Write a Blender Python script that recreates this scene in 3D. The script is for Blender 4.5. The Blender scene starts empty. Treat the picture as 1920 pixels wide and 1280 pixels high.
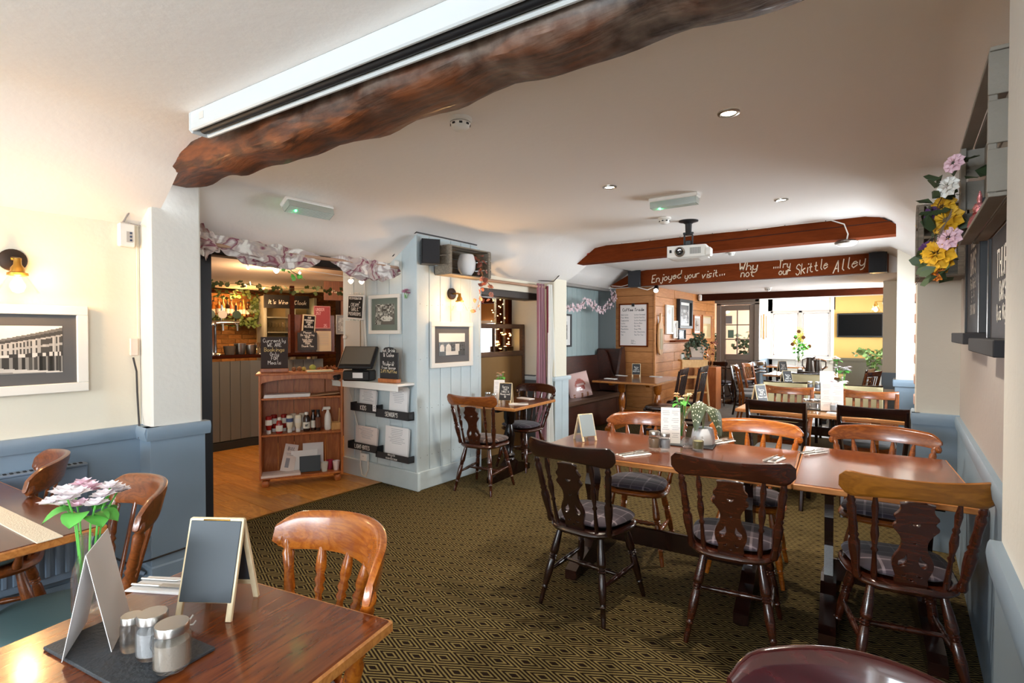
import bpy, math, random
from mathutils import Vector, Matrix
R = math.radians
rnd = random.Random(7)
D = bpy.data
SC = bpy.context.scene
COL = SC.collection
# ------------------------------------------------------------------ camera
F, YAW, PIT, EYE = 985.0, R(36.9), R(0.93), 1.44
cam = D.cameras.new('camera'); cam.sensor_width = 36; cam.lens = F / 1920 * 36; cam.clip_start = .05
camo = D.objects.new('camera', cam); COL.objects.link(camo)
camo.location = (0, 0, EYE); camo.rotation_euler = (R(90) - PIT, 0, YAW)
SC.camera = camo
# ------------------------------------------------------------------ world, exposure
w = D.worlds.new('sky'); SC.world = w; w.use_nodes = True
w.node_tree.nodes['Background'].inputs[0].default_value = (.86, .93, 1, 1)
w.node_tree.nodes['Background'].inputs[1].default_value = 3.0
SC.view_settings.view_transform = 'Standard'; SC.view_settings.look = 'None'
SC.view_settings.gamma = 1; SC.view_settings.use_curve_mapping = False
SC.view_settings.exposure = 1.22
SC.cycles.max_bounces = 8; SC.cycles.diffuse_bounces = 5; SC.cycles.glossy_bounces = 3
SC.cycles.transparent_max_bounces = 12; SC.cycles.transmission_bounces = 6
SC.cycles.caustics_reflective = False; SC.cycles.caustics_refractive = False
SC.cycles.sample_clamp_indirect = 4; SC.cycles.blur_glossy = 1
def area(name, loc, rot, sx, sy, power, col=(1, 1, 1)):
    l = D.lights.new(name, 'AREA'); l.shape = 'RECTANGLE'; l.size = sx; l.size_y = sy
    l.energy = power; l.color = col
    o = D.objects.new(name, l); COL.objects.link(o); o.location = loc; o.rotation_euler = rot
    return o
def point(name, loc, power, col, r=.03):
    l = D.lights.new(name, 'POINT'); l.energy = power; l.color = col; l.shadow_soft_size = r
    o = D.objects.new(name, l); COL.objects.link(o); o.location = loc
    return o
def spot(name, loc, power, col, ang=110):
    l = D.lights.new(name, 'SPOT'); l.energy = power; l.color = col; l.spot_size = R(ang); l.spot_blend = .6; l.shadow_soft_size = .04
    o = D.objects.new(name, l); COL.objects.link(o); o.location = loc
    return o
DAY = (.86, .94, 1.0); WARM = (1, .60, .28)
area('daylight_rear_window', (-1.7, -4.62, 1.9), (R(84), 0, 0), 2.9, .8, 78, (.78, .90, 1))          # shines along +Y
area('daylight_right_front_window', (.42, -1.05, 1.5), (0, R(90), 0), 1.3, 1.5, 16, DAY)      # shines along -X
area('daylight_right_window', (1.1, 5.9, 1.25), (0, R(90), 0), 1.5, 2.4, 165, DAY)
area('daylight_far_window', (-1.83, 13.25, 1.45), (R(-90), 0, 0), 1.15, 1.0, 62, DAY)
area('daylight_side_window', (.34, 10.9, 1.45), (0, R(90), 0), 1.0, 1.8, 34, DAY)
point('glow_bar', (-8.2, 4.2, 1.75), 10, WARM, .1)
point('glow_bar_front', (-5.6, 3.0, 1.95), 16, (1, .68, .42), .15)
point('glow_lounge', (-5.9, 5.2, 1.7), 12, (1, .72, .45), .1)
# ------------------------------------------------------------------ materials
def hexc(h):
    h = h.lstrip('#'); v = [int(h[i:i+2], 16) / 255 for i in (0, 2, 4)]
    return tuple((c / 12.92 if c < .04045 else ((c + .055) / 1.055) ** 2.4) for c in v) + (1,)
MT = {}
def mat(name, col='#888888', rough=.5, metal=0, emit=None, es=1, trans=0, ior=1.45, alpha=1, coat=0, bump=0, bscale=60, var=0, spec=.5, sheen=0):
    if name in MT: return MT[name]
    m = D.materials.new(name); m.use_nodes = True; nt = m.node_tree; b = nt.nodes['Principled BSDF']
    c = hexc(col) if isinstance(col, str) else col
    b.inputs['Base Color'].default_value = c; b.inputs['Roughness'].default_value = rough
    b.inputs['Metallic'].default_value = metal; b.inputs['IOR'].default_value = ior
    b.inputs['Transmission Weight'].default_value = trans; b.inputs['Alpha'].default_value = alpha
    b.inputs['Coat Weight'].default_value = coat; b.inputs['Specular IOR Level'].default_value = spec
    b.inputs['Sheen Weight'].default_value = sheen
    if emit: b.inputs['Emission Color'].default_value = hexc(emit) if isinstance(emit, str) else emit; b.inputs['Emission Strength'].default_value = es
    if bump or var:
        tc = nt.nodes.new('ShaderNodeTexCoord'); n = nt.nodes.new('ShaderNodeTexNoise')
        n.inputs['Scale'].default_value = bscale; n.inputs['Detail'].default_value = 5
        nt.links.new(tc.outputs['Object'], n.inputs['Vector'])
        if bump:
            bp = nt.nodes.new('ShaderNodeBump'); bp.inputs['Strength'].default_value = bump; bp.inputs['Distance'].default_value = .01
            nt.links.new(n.outputs['Fac'], bp.inputs['Height']); nt.links.new(bp.outputs['Normal'], b.inputs['Normal'])
        if var:
            n2 = nt.nodes.new('ShaderNodeTexNoise'); n2.inputs['Scale'].default_value = 3; n2.inputs['Detail'].default_value = 4
            nt.links.new(tc.outputs['Object'], n2.inputs['Vector'])
            r = nt.nodes.new('ShaderNodeValToRGB'); r.color_ramp.elements[0].position = .3; r.color_ramp.elements[1].position = .7
            r.color_ramp.elements[0].color = tuple(x * (1 - var) for x in c[:3]) + (1,)
            r.color_ramp.elements[1].color = tuple(min(1, x * (1 + var * .6)) for x in c[:3]) + (1,)
            nt.links.new(n2.outputs['Fac'], r.inputs['Fac']); nt.links.new(r.outputs['Color'], b.inputs['Base Color'])
    MT[name] = m
    return m
def wood(name, c1, c2, rough=.3, coat=.3, scale=1.0, axis=0, stretch=9, bump=.08, rand=0, fig=.16):
    """grain along one local axis; rand tints each object a little differently"""
    if name in MT: return MT[name]
    m = D.materials.new(name); m.use_nodes = True; nt = m.node_tree; b = nt.nodes['Principled BSDF']; L = nt.links.new
    tc = nt.nodes.new('ShaderNodeTexCoord'); mp = nt.nodes.new('ShaderNodeMapping')
    s = [stretch * scale] * 3; s[axis] = scale * .9; mp.inputs['Scale'].default_value = s
    oi = nt.nodes.new('ShaderNodeObjectInfo'); vm = nt.nodes.new('ShaderNodeVectorMath'); vm.operation = 'SCALE'
    cmb = nt.nodes.new('ShaderNodeCombineXYZ')
    for k in range(3): L(oi.outputs['Random'], cmb.inputs[k])
    L(cmb.outputs[0], vm.inputs[0]); vm.inputs['Scale'].default_value = 11
    L(vm.outputs[0], mp.inputs['Location']); L(tc.outputs['Object'], mp.inputs['Vector'])
    n = nt.nodes.new('ShaderNodeTexNoise'); n.inputs['Scale'].default_value = 1.6; n.inputs['Detail'].default_value = 3; n.inputs['Distortion'].default_value = 1.2
    L(mp.outputs[0], n.inputs['Vector'])
    mul = nt.nodes.new('ShaderNodeMath'); mul.operation = 'MULTIPLY'; mul.inputs[1].default_value = 7; L(n.outputs['Fac'], mul.inputs[0])
    sn = nt.nodes.new('ShaderNodeMath'); sn.operation = 'SINE'
    m2 = nt.nodes.new('ShaderNodeMath'); m2.operation = 'MULTIPLY'; m2.inputs[1].default_value = 3.2; L(mul.outputs[0], m2.inputs[0]); L(m2.outputs[0], sn.inputs[0])
    n3 = nt.nodes.new('ShaderNodeTexNoise'); n3.inputs['Scale'].default_value = 12; n3.inputs['Detail'].default_value = 4; L(mp.outputs[0], n3.inputs['Vector'])
    ad = nt.nodes.new('ShaderNodeMath'); ad.operation = 'MULTIPLY_ADD'; ad.inputs[1].default_value = fig; L(sn.outputs[0], ad.inputs[0])
    a5 = nt.nodes.new('ShaderNodeMath'); a5.operation = 'MULTIPLY_ADD'; a5.inputs[1].default_value = .55; a5.inputs[2].default_value = .23; L(n3.outputs['Fac'], a5.inputs[0]); L(a5.outputs[0], ad.inputs[2])
    r = nt.nodes.new('ShaderNodeValToRGB'); e = r.color_ramp.elements; e[0].position = .2; e[1].position = .85
    e[0].color = hexc(c1); e[1].color = hexc(c2); L(ad.outputs[0], r.inputs['Fac'])
    src = r.outputs['Color']
    if rand:
        hs = nt.nodes.new('ShaderNodeHueSaturation'); mr = nt.nodes.new('ShaderNodeMapRange')
        mr.inputs['To Min'].default_value = 1 - rand; mr.inputs['To Max'].default_value = 1 + rand
        L(oi.outputs['Random'], mr.inputs['Value']); L(mr.outputs[0], hs.inputs['Value']); L(src, hs.inputs['Color']); src = hs.outputs['Color']
    L(src, b.inputs['Base Color'])
    bp = nt.nodes.new('ShaderNodeBump'); bp.inputs['Strength'].default_value = bump; bp.inputs['Distance'].default_value = .004
    L(n3.outputs['Fac'], bp.inputs['Height']); L(bp.outputs['Normal'], b.inputs['Normal'])
    b.inputs['Roughness'].default_value = rough; b.inputs['Coat Weight'].default_value = coat; b.inputs['Coat Roughness'].default_value = .12
    MT[name] = m
    return m
def tartan(name, base, l1, l2, per=.13):
    if name in MT: return MT[name]
    m = D.materials.new(name); m.use_nodes = True; nt = m.node_tree; b = nt.nodes['Principled BSDF']; L = nt.links.new
    tc = nt.nodes.new('ShaderNodeTexCoord'); sp = nt.nodes.new('ShaderNodeSeparateXYZ'); L(tc.outputs['Object'], sp.inputs[0])
    def math_(op, a, v=None, c=None):
        q = nt.nodes.new('ShaderNodeMath'); q.operation = op
        for i, x in enumerate((a, v, c)):
            if x is None: continue
            if isinstance(x, (int, float)): q.inputs[i].default_value = x
            else: L(x, q.inputs[i])
        return q.outputs[0]
    def band(src, off, wd):
        f = math_('FRACT', math_('ADD', math_('DIVIDE', src, per), off + 10)); g = math_('ABSOLUTE', math_('SUBTRACT', f, .5)); return math_('LESS_THAN', g, wd)
    cur = None
    def mixc(f, c0, c1):
        q = nt.nodes.new('ShaderNodeMix'); q.data_type = 'RGBA'
        L(f, q.inputs[0])
        if isinstance(c0, tuple): q.inputs[6].default_value = c0
        else: L(c0, q.inputs[6])
        q.inputs[7].default_value = c1
        return q.outputs[2]
    cur = hexc(base)
    for ax in (0, 1):
        s = sp.outputs[ax]
        f = math_('MULTIPLY', band(s, .25, .22), .45); cur = mixc(f, cur, hexc(l2))
        f = math_('MULTIPLY', band(s, 0, .035), .6); cur = mixc(f, cur, hexc(l1))
        f = math_('MULTIPLY', band(s, .5, .018), .4); cur = mixc(f, cur, hexc(l1))
    L(cur, b.inputs['Base Color']); b.inputs['Roughness'].default_value = .85; b.inputs['Sheen Weight'].default_value = .2
    MT[name] = m
    return m
def painted():
    """vertex-colour material for flat prints"""
    if 'printed_picture' in MT: return MT['printed_picture']
    m = D.materials.new('printed_picture'); m.use_nodes = True; nt = m.node_tree; b = nt.nodes['Principled BSDF']
    a = nt.nodes.new('ShaderNodeVertexColor'); a.layer_name = 'print'
    nt.links.new(a.outputs['Color'], b.inputs['Base Color']); b.inputs['Roughness'].default_value = .25; b.inputs['Coat Weight'].default_value = .6
    MT['printed_picture'] = m
    return m
# ------------------------------------------------------------------ mesh builder
class MB:
    def __init__(s): s.v = []; s.f = []; s.cols = None
    def add(s, vs, fs):
        n = len(s.v); s.v += [tuple(p) for p in vs]; s.f += [tuple(i + n for i in f) for f in fs]; return s
    def box(s, c, d, rot=None, ch=0):
        """box centre c, size d, rot a Matrix; ch chamfers the edges"""
        hx, hy, hz = d[0] / 2, d[1] / 2, d[2] / 2
        ch = min(ch, hx * .9, hy * .9, hz * .9)
        if ch <= 0:
            vs = [(x * hx, y * hy, z * hz) for x in (-1, 1) for y in (-1, 1) for z in (-1, 1)]
            fs = [(0, 1, 3, 2), (4, 6, 7, 5), (0, 4, 5, 1), (2, 3, 7, 6), (0, 2, 6, 4), (1, 5, 7, 3)]
        else:
            vs = []; ix = {}
            for x in (-1, 1):
                for y in (-1, 1):
                    for z in (-1, 1):
                        for a in range(3):
                            p = [x * hx, y * hy, z * hz]
                            for k in range(3):
                                if k != a: p[k] -= (x, y, z)[k] * ch
                            ix[x, y, z, a] = len(vs); vs.append(tuple(p))
            fs = []
            I = lambda x, y, z, a: ix[x, y, z, a]
            for q in (-1, 1):
                fs.append(tuple([I(q, -1, -1, 0), I(q, 1, -1, 0), I(q, 1, 1, 0), I(q, -1, 1, 0)][::q]))
                fs.append(tuple([I(-1, q, -1, 1), I(-1, q, 1, 1), I(1, q, 1, 1), I(1, q, -1, 1)][::q]))
                fs.append(tuple([I(-1, -1, q, 2), I(1, -1, q, 2), I(1, 1, q, 2), I(-1, 1, q, 2)][::q]))
            for p in (-1, 1):
                for q in (-1, 1):
                    t = p * q
                    fs.append(tuple([I(p, q, -1, 0), I(p, q, -1, 1), I(p, q, 1, 1), I(p, q, 1, 0)][::t]))
                    fs.append(tuple([I(p, -1, q, 2), I(p, -1, q, 0), I(p, 1, q, 0), I(p, 1, q, 2)][::t][::-1][::-1]))
                    fs.append(tuple([I(-1, p, q, 1), I(-1, p, q, 2), I(1, p, q, 2), I(1, p, q, 1)][::t]))
            for x in (-1, 1):
                for y in (-1, 1):
                    for z in (-1, 1): fs.append(tuple([I(x, y, z, 0), I(x, y, z, 1), I(x, y, z, 2)][::x * y * z]))
        c = Vector(c)
        vs = [(rot @ Vector(p) if rot else Vector(p)) + c for p in vs]
        return s.add(vs, fs)
    def tube(s, pts, rad, n=8, cap=True):
        """swept circle along points; rad number or list"""
        pts = [Vector(p) for p in pts]; m = len(pts)
        if not isinstance(rad, (list, tuple)): rad = [rad] * m
        vs = []; prev = None
        for i, p in enumerate(pts):
            t = (pts[min(i + 1, m - 1)] - pts[max(i - 1, 0)]).normalized()
            if prev is None:
                up = Vector((0, 0, 1)) if abs(t.z) < .9 else Vector((0, 1, 0)); a = t.cross(up).normalized()
            else: a = (prev - t * prev.dot(t)).normalized()
            prev = a; b = t.cross(a)
            for k in range(n):
                g = 2 * math.pi * k / n; vs.append(p + (a * math.cos(g) + b * math.sin(g)) * rad[i])
        fs = [(i * n + k, i * n + (k + 1) % n, (i + 1) * n + (k + 1) % n, (i + 1) * n + k) for i in range(m - 1) for k in range(n)]
        if cap: fs += [tuple(range(n))[::-1], tuple((m - 1) * n + k for k in range(n))]
        return s.add(vs, fs)
    def turn(s, p0, p1, prof, n=10):
        """turned spindle from p0 to p1; prof = [(t, radius)]"""
        p0, p1 = Vector(p0), Vector(p1)
        return s.tube([p0.lerp(p1, t) for t, r in prof], [r for t, r in prof], n)
    def lathe(s, prof, c=(0, 0, 0), n=20, close=False):
        """prof [(r,z)] round the z axis at c; points with r=0 collapse"""
        vs = []; fs = []; rows = []
        for r, z in prof:
            if r < 1e-6: rows.append([len(vs)]); vs.append((c[0], c[1], c[2] + z))
            else:
                rows.append(list(range(len(vs), len(vs) + n)))
                vs += [(c[0] + r * math.cos(2 * math.pi * k / n), c[1] + r * math.sin(2 * math.pi * k / n), c[2] + z) for k in range(n)]
        for a, b in zip(rows, rows[1:]):
            for k in range(n):
                k2 = (k + 1) % n
                if len(a) == 1 and len(b) == 1: continue
                if len(a) == 1: fs.append((a[0], b[k2], b[k]))
                elif len(b) == 1: fs.append((a[k], a[k2], b[0]))
                else: fs.append((a[k], a[k2], b[k2], b[k]))
        return s.add(vs, fs)
    def prism(s, poly, h0, h1, plane='xy'):
        """extrude a 2-D outline; plane xy: along z, xz: along y, yz: along x"""
        n = len(poly)
        def P(p, h): return (p[0], p[1], h) if plane == 'xy' else ((p[0], h, p[1]) if plane == 'xz' else (h, p[0], p[1]))
        vs = [P(p, h0) for p in poly] + [P(p, h1) for p in poly]
        fs = [tuple(range(n))[::-1], tuple(range(n, 2 * n))] + [(i, (i + 1) % n, n + (i + 1) % n, n + i) for i in range(n)]
        return s.add(vs, fs)
    def grid(s, fn, nu, nv, thick=None, wrap=False):
        """fn(u,v)->point, u,v in 0..1; thick: offset vector fn2 gives back face"""
        vs = [fn(i / nu, j / nv) for i in range(nu + 1) for j in range(nv + 1)]
        idx = lambda i, j: i * (nv + 1) + j
        fs = [(idx(i, j), idx(i + 1, j), idx(i + 1, j + 1), idx(i, j + 1)) for i in range(nu) for j in range(nv)]
        if thick:
            N = len(vs); vs += [tuple(a + b for a, b in zip(p, thick)) if not callable(thick) else thick(p) for p in vs[:N]]
            fs += [tuple(N + k for k in f[::-1]) for f in fs]
            ring = [idx(i, 0) for i in range(nu + 1)] + [idx(nu, j) for j in range(1, nv + 1)] + [idx(i, nv) for i in range(nu - 1, -1, -1)] + [idx(0, j) for j in range(nv - 1, 0, -1)]
            for a, b in zip(ring, ring[1:] + ring[:1]): fs.append((a, a + N, b + N, b)[::-1])
        return s.add(vs, fs)
    def build(s, name, m=None, parent=None, smooth=False, loc=None, rot=None, ang=40, label=None):
        me = D.meshes.new(name); me.from_pydata(s.v, [], s.f); me.validate(); me.update()
        if s.cols:
            a = me.color_attributes.new('print', 'FLOAT_COLOR', 'CORNER'); k = 0
            for p in me.polygons:
                for _ in p.loop_indices: a.data[_].color = s.cols[p.index]
        if m: me.materials.append(m)
        if smooth:
            for p in me.polygons: p.use_smooth = True
            me.set_sharp_from_angle(angle=R(ang))
        o = D.objects.new(name, me); COL.objects.link(o)
        if parent: o.parent = parent
        if loc: o.location = loc
        if rot: o.rotation_euler = rot
        if label: o['label'] = label
        return o
def tag(o, label, cat, group=None, kind=None):
    if label: o['label'] = label
    if cat: o['category'] = cat
    if group: o['group'] = group
    if kind: o['kind'] = kind
    return o
def thing(name, label, cat, loc=(0, 0, 0), rz=0, group=None, rot=None):
    o = D.objects.new(name, None); COL.objects.link(o); o.empty_display_size = .1
    o.location = loc; o.rotation_euler = rot if rot else (0, 0, rz)
    return tag(o, label, cat, group)
def copy_tree(src, parent=None, loc=None, rz=None, label=None, group=None):
    c = src.copy(); COL.objects.link(c)
    if parent: c.parent = parent
    if loc is not None: c.location = loc
    if rz is not None: c.rotation_euler = (0, 0, rz)
    if label: c['label'] = label
    if group: c['group'] = group
    for ch in list(src.children): copy_tree(ch, c)
    return c
def struct(o, label=None):
    o['kind'] = 'structure'
    if label: o['label'] = label
    return o
def piece(src, name_parent, loc, rot=None, scale=None):
    c = src.copy(); COL.objects.link(c); c.parent = name_parent; c.location = loc
    if rot: c.rotation_euler = rot
    if scale: c.scale = scale
    return c
RZ = lambda a: Matrix.Rotation(a, 3, 'Z')
RX = lambda a: Matrix.Rotation(a, 3, 'X')
RY = lambda a: Matrix.Rotation(a, 3, 'Y')
_c, _s = math.cos(YAW), math.sin(YAW)
def at(u, v, x=None, y=None, z=None):
    """world point seen at photo pixel u,v on the plane x=, y= or z="""
    a = (u - 960) / F; h = -(v - 640) / F; b = math.cos(PIT) + h * math.sin(PIT); h = h * math.cos(PIT) - math.sin(PIT)
    r = (_c * a - _s * b, _s * a + _c * b, h)
    t = x / r[0] if x is not None else (y / r[1] if y is not None else (z - EYE) / r[2])
    return Vector((t * r[0], t * r[1], EYE + t * r[2]))
# ------------------------------------------------------------------ hand lettering (single stroke)
G = {'a': '3515040312223335 3533 3342', 'b': '0802 0415253433221202', 'c': '3425150403122233', 'd': '3515040312223335 3832', 'e': '0434251504031233',
 'f': '37281712 0525', 'g': '3515040312223335 35312010', 'h': '0802 0415253432', 'i': '1512 1717', 'j': '25211001 2727', 'k': '0802 3504 1432', 'l': '181322',
 'm': '0502 0415252422 2435454442', 'n': '0502 0415253432', 'o': '150403122233342515', 'p': '0500 0415253433221203', 'r': '0502 041535', 's': '351504133322 1202',
 't': '17132232 0525', 'u': '0503122233 3532', 'v': '051235', 'w': '0512243245', 'x': '0532 0235', 'y': '0503122233 35312010', 'z': '05350232', 'q': '3530 3515040312223335',
 'A': '022832 1424', 'B': '02082837362505 2534332202', 'C': '3728180704... ', 'D': '02082836342202', 'E': '38080232 0525', 'F': '380802 0525', 'G': '372818060412223335 3525',
 'H': '0208 3238 0535', 'I': '1812', 'J': '3833221203', 'K': '0208 3805 0532', 'L': '080232', 'M': '0208254842', 'N': '02083238', 'O': '18060412223436 2818 2836',
 'P': '02082837362505', 'Q': '1806041222343628 18 2431', 'R': '02082837362505 2532', 'S': '3728180706253433221203', 'T': '0838 1812', 'U': '080312223338', 'V': '081238',
 'W': '0812253248', 'X': '0832 0238', 'Y': '081538 1512', 'Z': '08380232', '0': '180604122234362818', '1': '071812', '2': '07182837360232', '3': '0838253433221203',
 '4': '280434 2722', '5': '380805253433221203', '6': '28060403122233342504', '7': '083812', '8': '180706343322120304362818', '9': '36250607182837363322', '&': '3206071827360312 1234',
 '.': '1213', "'": '1816', '-': '0525', '/': '0238', '?': '07182837251413 1212', '!': '1814 1212', ',': '1302', '£': '37281712 0232 0525'}
G['C'] = '3728180604122233'; G['O'] = '180604122234362818'; G['s'] = '35150413332212'; G['s'] = '3515041333221202'; G['Q'] = G['O'] + ' 2431'
def lettering(mb, text, x, z, h, y=0, th=None, slant=0, adv=None, rise=0):
    """strokes on the local XZ plane facing -Y; h = capital height; returns end x"""
    k = h / 6; th = th or h * .09
    for ch in text:
        if ch == ' ': x += 3.0 * k; continue
        g = G.get(ch)
        if not g: x += 3 * k; continue
        mx = 0
        for st in g.split():
            p = [(int(st[i]), int(st[i+1]) - 2) for i in range(0, len(st) - 1, 2)]
            mx = max(mx, max(a for a, b in p))
            w2 = [(x + a * k * .95 + b * k * slant, z + b * k + rise * (x + a * k)) for a, b in p]
            if len(w2) > 1 and w2[0] == w2[-1] and len(w2) == 2: w2[1] = (w2[1][0] + th, w2[1][1])
            for (x0, z0), (x1, z1) in zip(w2, w2[1:]):
                dx, dz = x1 - x0, z1 - z0; L = math.hypot(dx, dz) or 1e-6; nx, nz = -dz / L * th / 2, dx / L * th / 2; ex, ez = dx / L * th * .3, dz / L * th * .3
                x0 -= ex; z0 -= ez; x1 += ex; z1 += ez
                q = [(x0 + nx, z0 + nz), (x1 + nx, z1 + nz), (x1 - nx, z1 - nz), (x0 - nx, z0 - nz)]
                n = len(mb.v); mb.v += [(a, y, b) for a, b in q]; mb.f.append((n, n + 3, n + 2, n + 1))
        x += (mx * .95 + 1.15) * k if adv is None else adv * k
    return x
def text_width(text, h):
    k = h / 6; x = 0
    for ch in text:
        g = G.get(ch)
        if ch == ' ' or not g: x += 3 * k; continue
        x += (max(int(st[i]) for st in g.split() for i in range(0, len(st) - 1, 2)) * .95 + 1.15) * k
    return x - 1.15 * k
def centred(mb, text, z, h, y=0, th=None, slant=0, cx=0, maxw=None, rise=0):
    wd = text_width(text, h)
    if maxw and wd > maxw: h *= maxw / wd; wd = maxw
    lettering(mb, text, cx - wd / 2, z, h, y, th, slant, rise=rise)
def picture(w, h, nx, nz, fn, y=0):
    """flat print as a coloured grid on local XZ facing -Y; fn(u,v)->(r,g,b) srgb 0..1, v up"""
    mb = MB(); mb.cols = []
    for i in range(nx + 1):
        for j in range(nz + 1): mb.v.append((-w / 2 + w * i / nx, y, h * j / nz))
    for i in range(nx):
        for j in range(nz):
            a = i * (nz + 1) + j; mb.f.append((a, a + nz + 1, a + nz + 2, a + 1))
            c = fn((i + .5) / nx, (j + .5) / nz)
            if not isinstance(c, tuple): c = (c, c, c)
            mb.cols.append(tuple(max(0, q) ** 2.2 for q in c) + (1,))
    return mb
# materials used often
M_WHITE = mat('ceiling_plaster', '#f6f2ee', .8, bump=.15, bscale=25)
M_CREAM = mat('cream_wall_paint', '#e6decb', .7, bump=.15, bscale=30)
M_PIER = mat('white_wall_paint', '#dedbd3', .7, bump=.2, bscale=30)
M_RPIER = mat('dimmed_pier_paint', '#cfc7b8', .7, bump=.15, bscale=30)  # pier paint darkened, dim light of the right side put into the colour
M_YEL = mat('yellow_wall_paint', '#e6bd72', .7)
M_GREYW = mat('grey_wall_paint', '#a59d98', .7, bump=.15, bscale=30)
M_BLUE = mat('slate_blue_paint', '#8092a2', .45, var=.05)
M_DBLUE = mat('dark_grey_blue_paint', '#5b6166', .5)
M_BOARD = mat('pale_blue_board_paint', '#c6d3d7', .55, var=.10, bump=.1, bscale=40)
M_MINT = mat('alcove_board_paint', '#9fb0b0', .55, var=.06)
M_SEAM = mat('board_joint_dark', '#4c565b', .8)  # dark backing that shows in the joints between boards
W_TABLE = wood('table_top_wood', '#4c2410', '#78401f', .22, .5, 1.6, 0, 8, rand=.05)
W_TABLE2 = wood('table_top_wood_crosswise', '#542612', '#84441f', .2, .5, 1.3, 1, 7)
W_EDGE = wood('table_edge_wood', '#a0602a', '#c98a4a', .35, .3, 2, 0, 6)
W_HONEY = wood('honey_chair_wood', '#8e4310', '#c2711f', .25, .5, 3, 0, 5, rand=.1)
W_AMBER = wood('amber_chair_wood', '#9c4a10', '#cf7a22', .25, .5, 3, 0, 5)
W_DARK = wood('dark_chair_wood', '#180c09', '#2e140d', .22, .5, 3, 0, 5, rand=.1)
W_RED = wood('mahogany_chair_wood', '#2c120a', '#4c200f', .22, .6, 3, 0, 5, rand=.1)
W_BEAM = wood('red_beam_wood', '#5a2610', '#7e3b1a', .55, .0, .8, 0, 5, bump=.3, fig=.05)
W_DBEAM = wood('dark_beam_wood', '#2c140a', '#472012', .6, 0, .8, 0, 5, fig=.05)
W_PINE = wood('orange_pine', '#a75a28', '#cc7d40', .4, .2, 1.5, 2, 7)
W_CLAD = wood('pine_cladding', '#a5652f', '#c98a50', .5, .05, 1.0, 0, 5, rand=.14, fig=.1)
W_FLOOR = wood('oak_floor', '#b5752e', '#e0a04c', .32, .25, 1.2, 0, 6, rand=.14)
W_CRATE = wood('weathered_crate_wood', '#6f6558', '#958a7a', .8, 0, 2, 0, 7, rand=.1)
W_PALE = wood('pale_birch', '#d8c39a', '#ecdcb8', .5, 0, 2, 2, 6)
W_LADDER = wood('ladder_pine', '#c8914a', '#e0b06c', .45, .1, 2, 2, 6)
BLACKB = mat('chalkboard_black', '#2b2a2b', .6)
SLATEB = mat('chalkboard_slate', '#3d4449', .55)
CHALK = mat('chalk_white', '#f2efe8', .9)
CHALKG = mat('chalk_gold', '#e3c988', .9)
PAPER = mat('white_paper', '#f1efee', .7)
PAPERP = mat('pinkish_paper', '#e9dcd6', .7)
INK = mat('grey_print_ink', '#9a9aa2', .8)
BLACK = mat('black_plastic', '#1c1c1e', .4)
WPLAS = mat('white_plastic', '#eceae4', .35)
BRASS = mat('aged_brass', '#a07a38', .3, .9)
CHROME = mat('chrome', '#d5d5d5', .15, 1)
STEEL = mat('brushed_steel', '#b5b2ad', .3, 1)
GLASS = mat('clear_glass', '#ffffff', .02, trans=1, ior=1.3, alpha=.45)
PANE = mat('window_pane_glass', '#ffffff', .02, trans=1, ior=1.02, alpha=.25)
CABLE = mat('black_cable', '#2a2422', .5)
WCABLE = mat('white_cable', '#e6e2da', .5)
GREEN = mat('leaf_green', '#5fb04a', .5)
DGREEN = mat('dark_leaf_green', '#3f5136', .5)
PETALW = mat('white_petal', '#f6eef0', .6)
PETALP = mat('pink_petal', '#eccad6', .6)
# ================================================================== SETTING
def slab(name, c, d, m, parent=None, ch=0, label=None, rot=None):
    o = MB().box((0, 0, 0), d, rot, ch).build(name, m, parent, loc=c)
    if parent is None: struct(o)
    if label: o['label'] = label
    return o
# --- carpet
cm = D.materials.new('diamond_carpet'); cm.use_nodes = True; nt = cm.node_tree; b = nt.nodes['Principled BSDF']; L = nt.links.new
tc = nt.nodes.new('ShaderNodeTexCoord'); mp = nt.nodes.new('ShaderNodeMapping'); mp.inputs['Rotation'].default_value = (0, 0, R(-6.5)); L(tc.outputs['Object'], mp.inputs[0])
sp = nt.nodes.new('ShaderNodeSeparateXYZ'); L(mp.outputs[0], sp.inputs[0])
def mth(op, a, b_=None, c=None):
    q = nt.nodes.new('ShaderNodeMath'); q.operation = op
    for i, x in enumerate((a, b_, c)):
        if x is None: continue
        if isinstance(x, (int, float)): q.inputs[i].default_value = x
        else: L(x, q.inputs[i])
    return q.outputs[0]
fx = mth('ABSOLUTE', mth('SUBTRACT', mth('FRACT', mth('ADD', mth('DIVIDE', sp.outputs[0], .22), 100)), .5))
fy = mth('ABSOLUTE', mth('SUBTRACT', mth('FRACT', mth('ADD', mth('DIVIDE', sp.outputs[1], .105), 100)), .5))
dd = mth('ADD', fx, fy); dd = mth('MINIMUM', dd, mth('SUBTRACT', 1, dd))      # 0 centre .. .5 edge
ring = mth('ABSOLUTE', mth('SUBTRACT', mth('FRACT', mth('ADD', mth('MULTIPLY', dd, 6.0), .5)), .5))
ring = mth('ADD', ring, mth('LESS_THAN', dd, .07))
n = nt.nodes.new('ShaderNodeTexNoise'); n.inputs['Scale'].default_value = 260; L(tc.outputs['Object'], n.inputs[0])
f = mth('SUBTRACT', mth('ADD', ring, mth('MULTIPLY', n.outputs['Fac'], .16)), .26)
f = mth('MULTIPLY', f, 9.0)
rp = nt.nodes.new('ShaderNodeValToRGB'); L(f, rp.inputs[0]); rp.color_ramp.elements[0].color = hexc('#74653f'); rp.color_ramp.elements[1].color = hexc('#1c120a')
rp.color_ramp.elements[0].position = .15; rp.color_ramp.elements[1].position = .75
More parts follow.
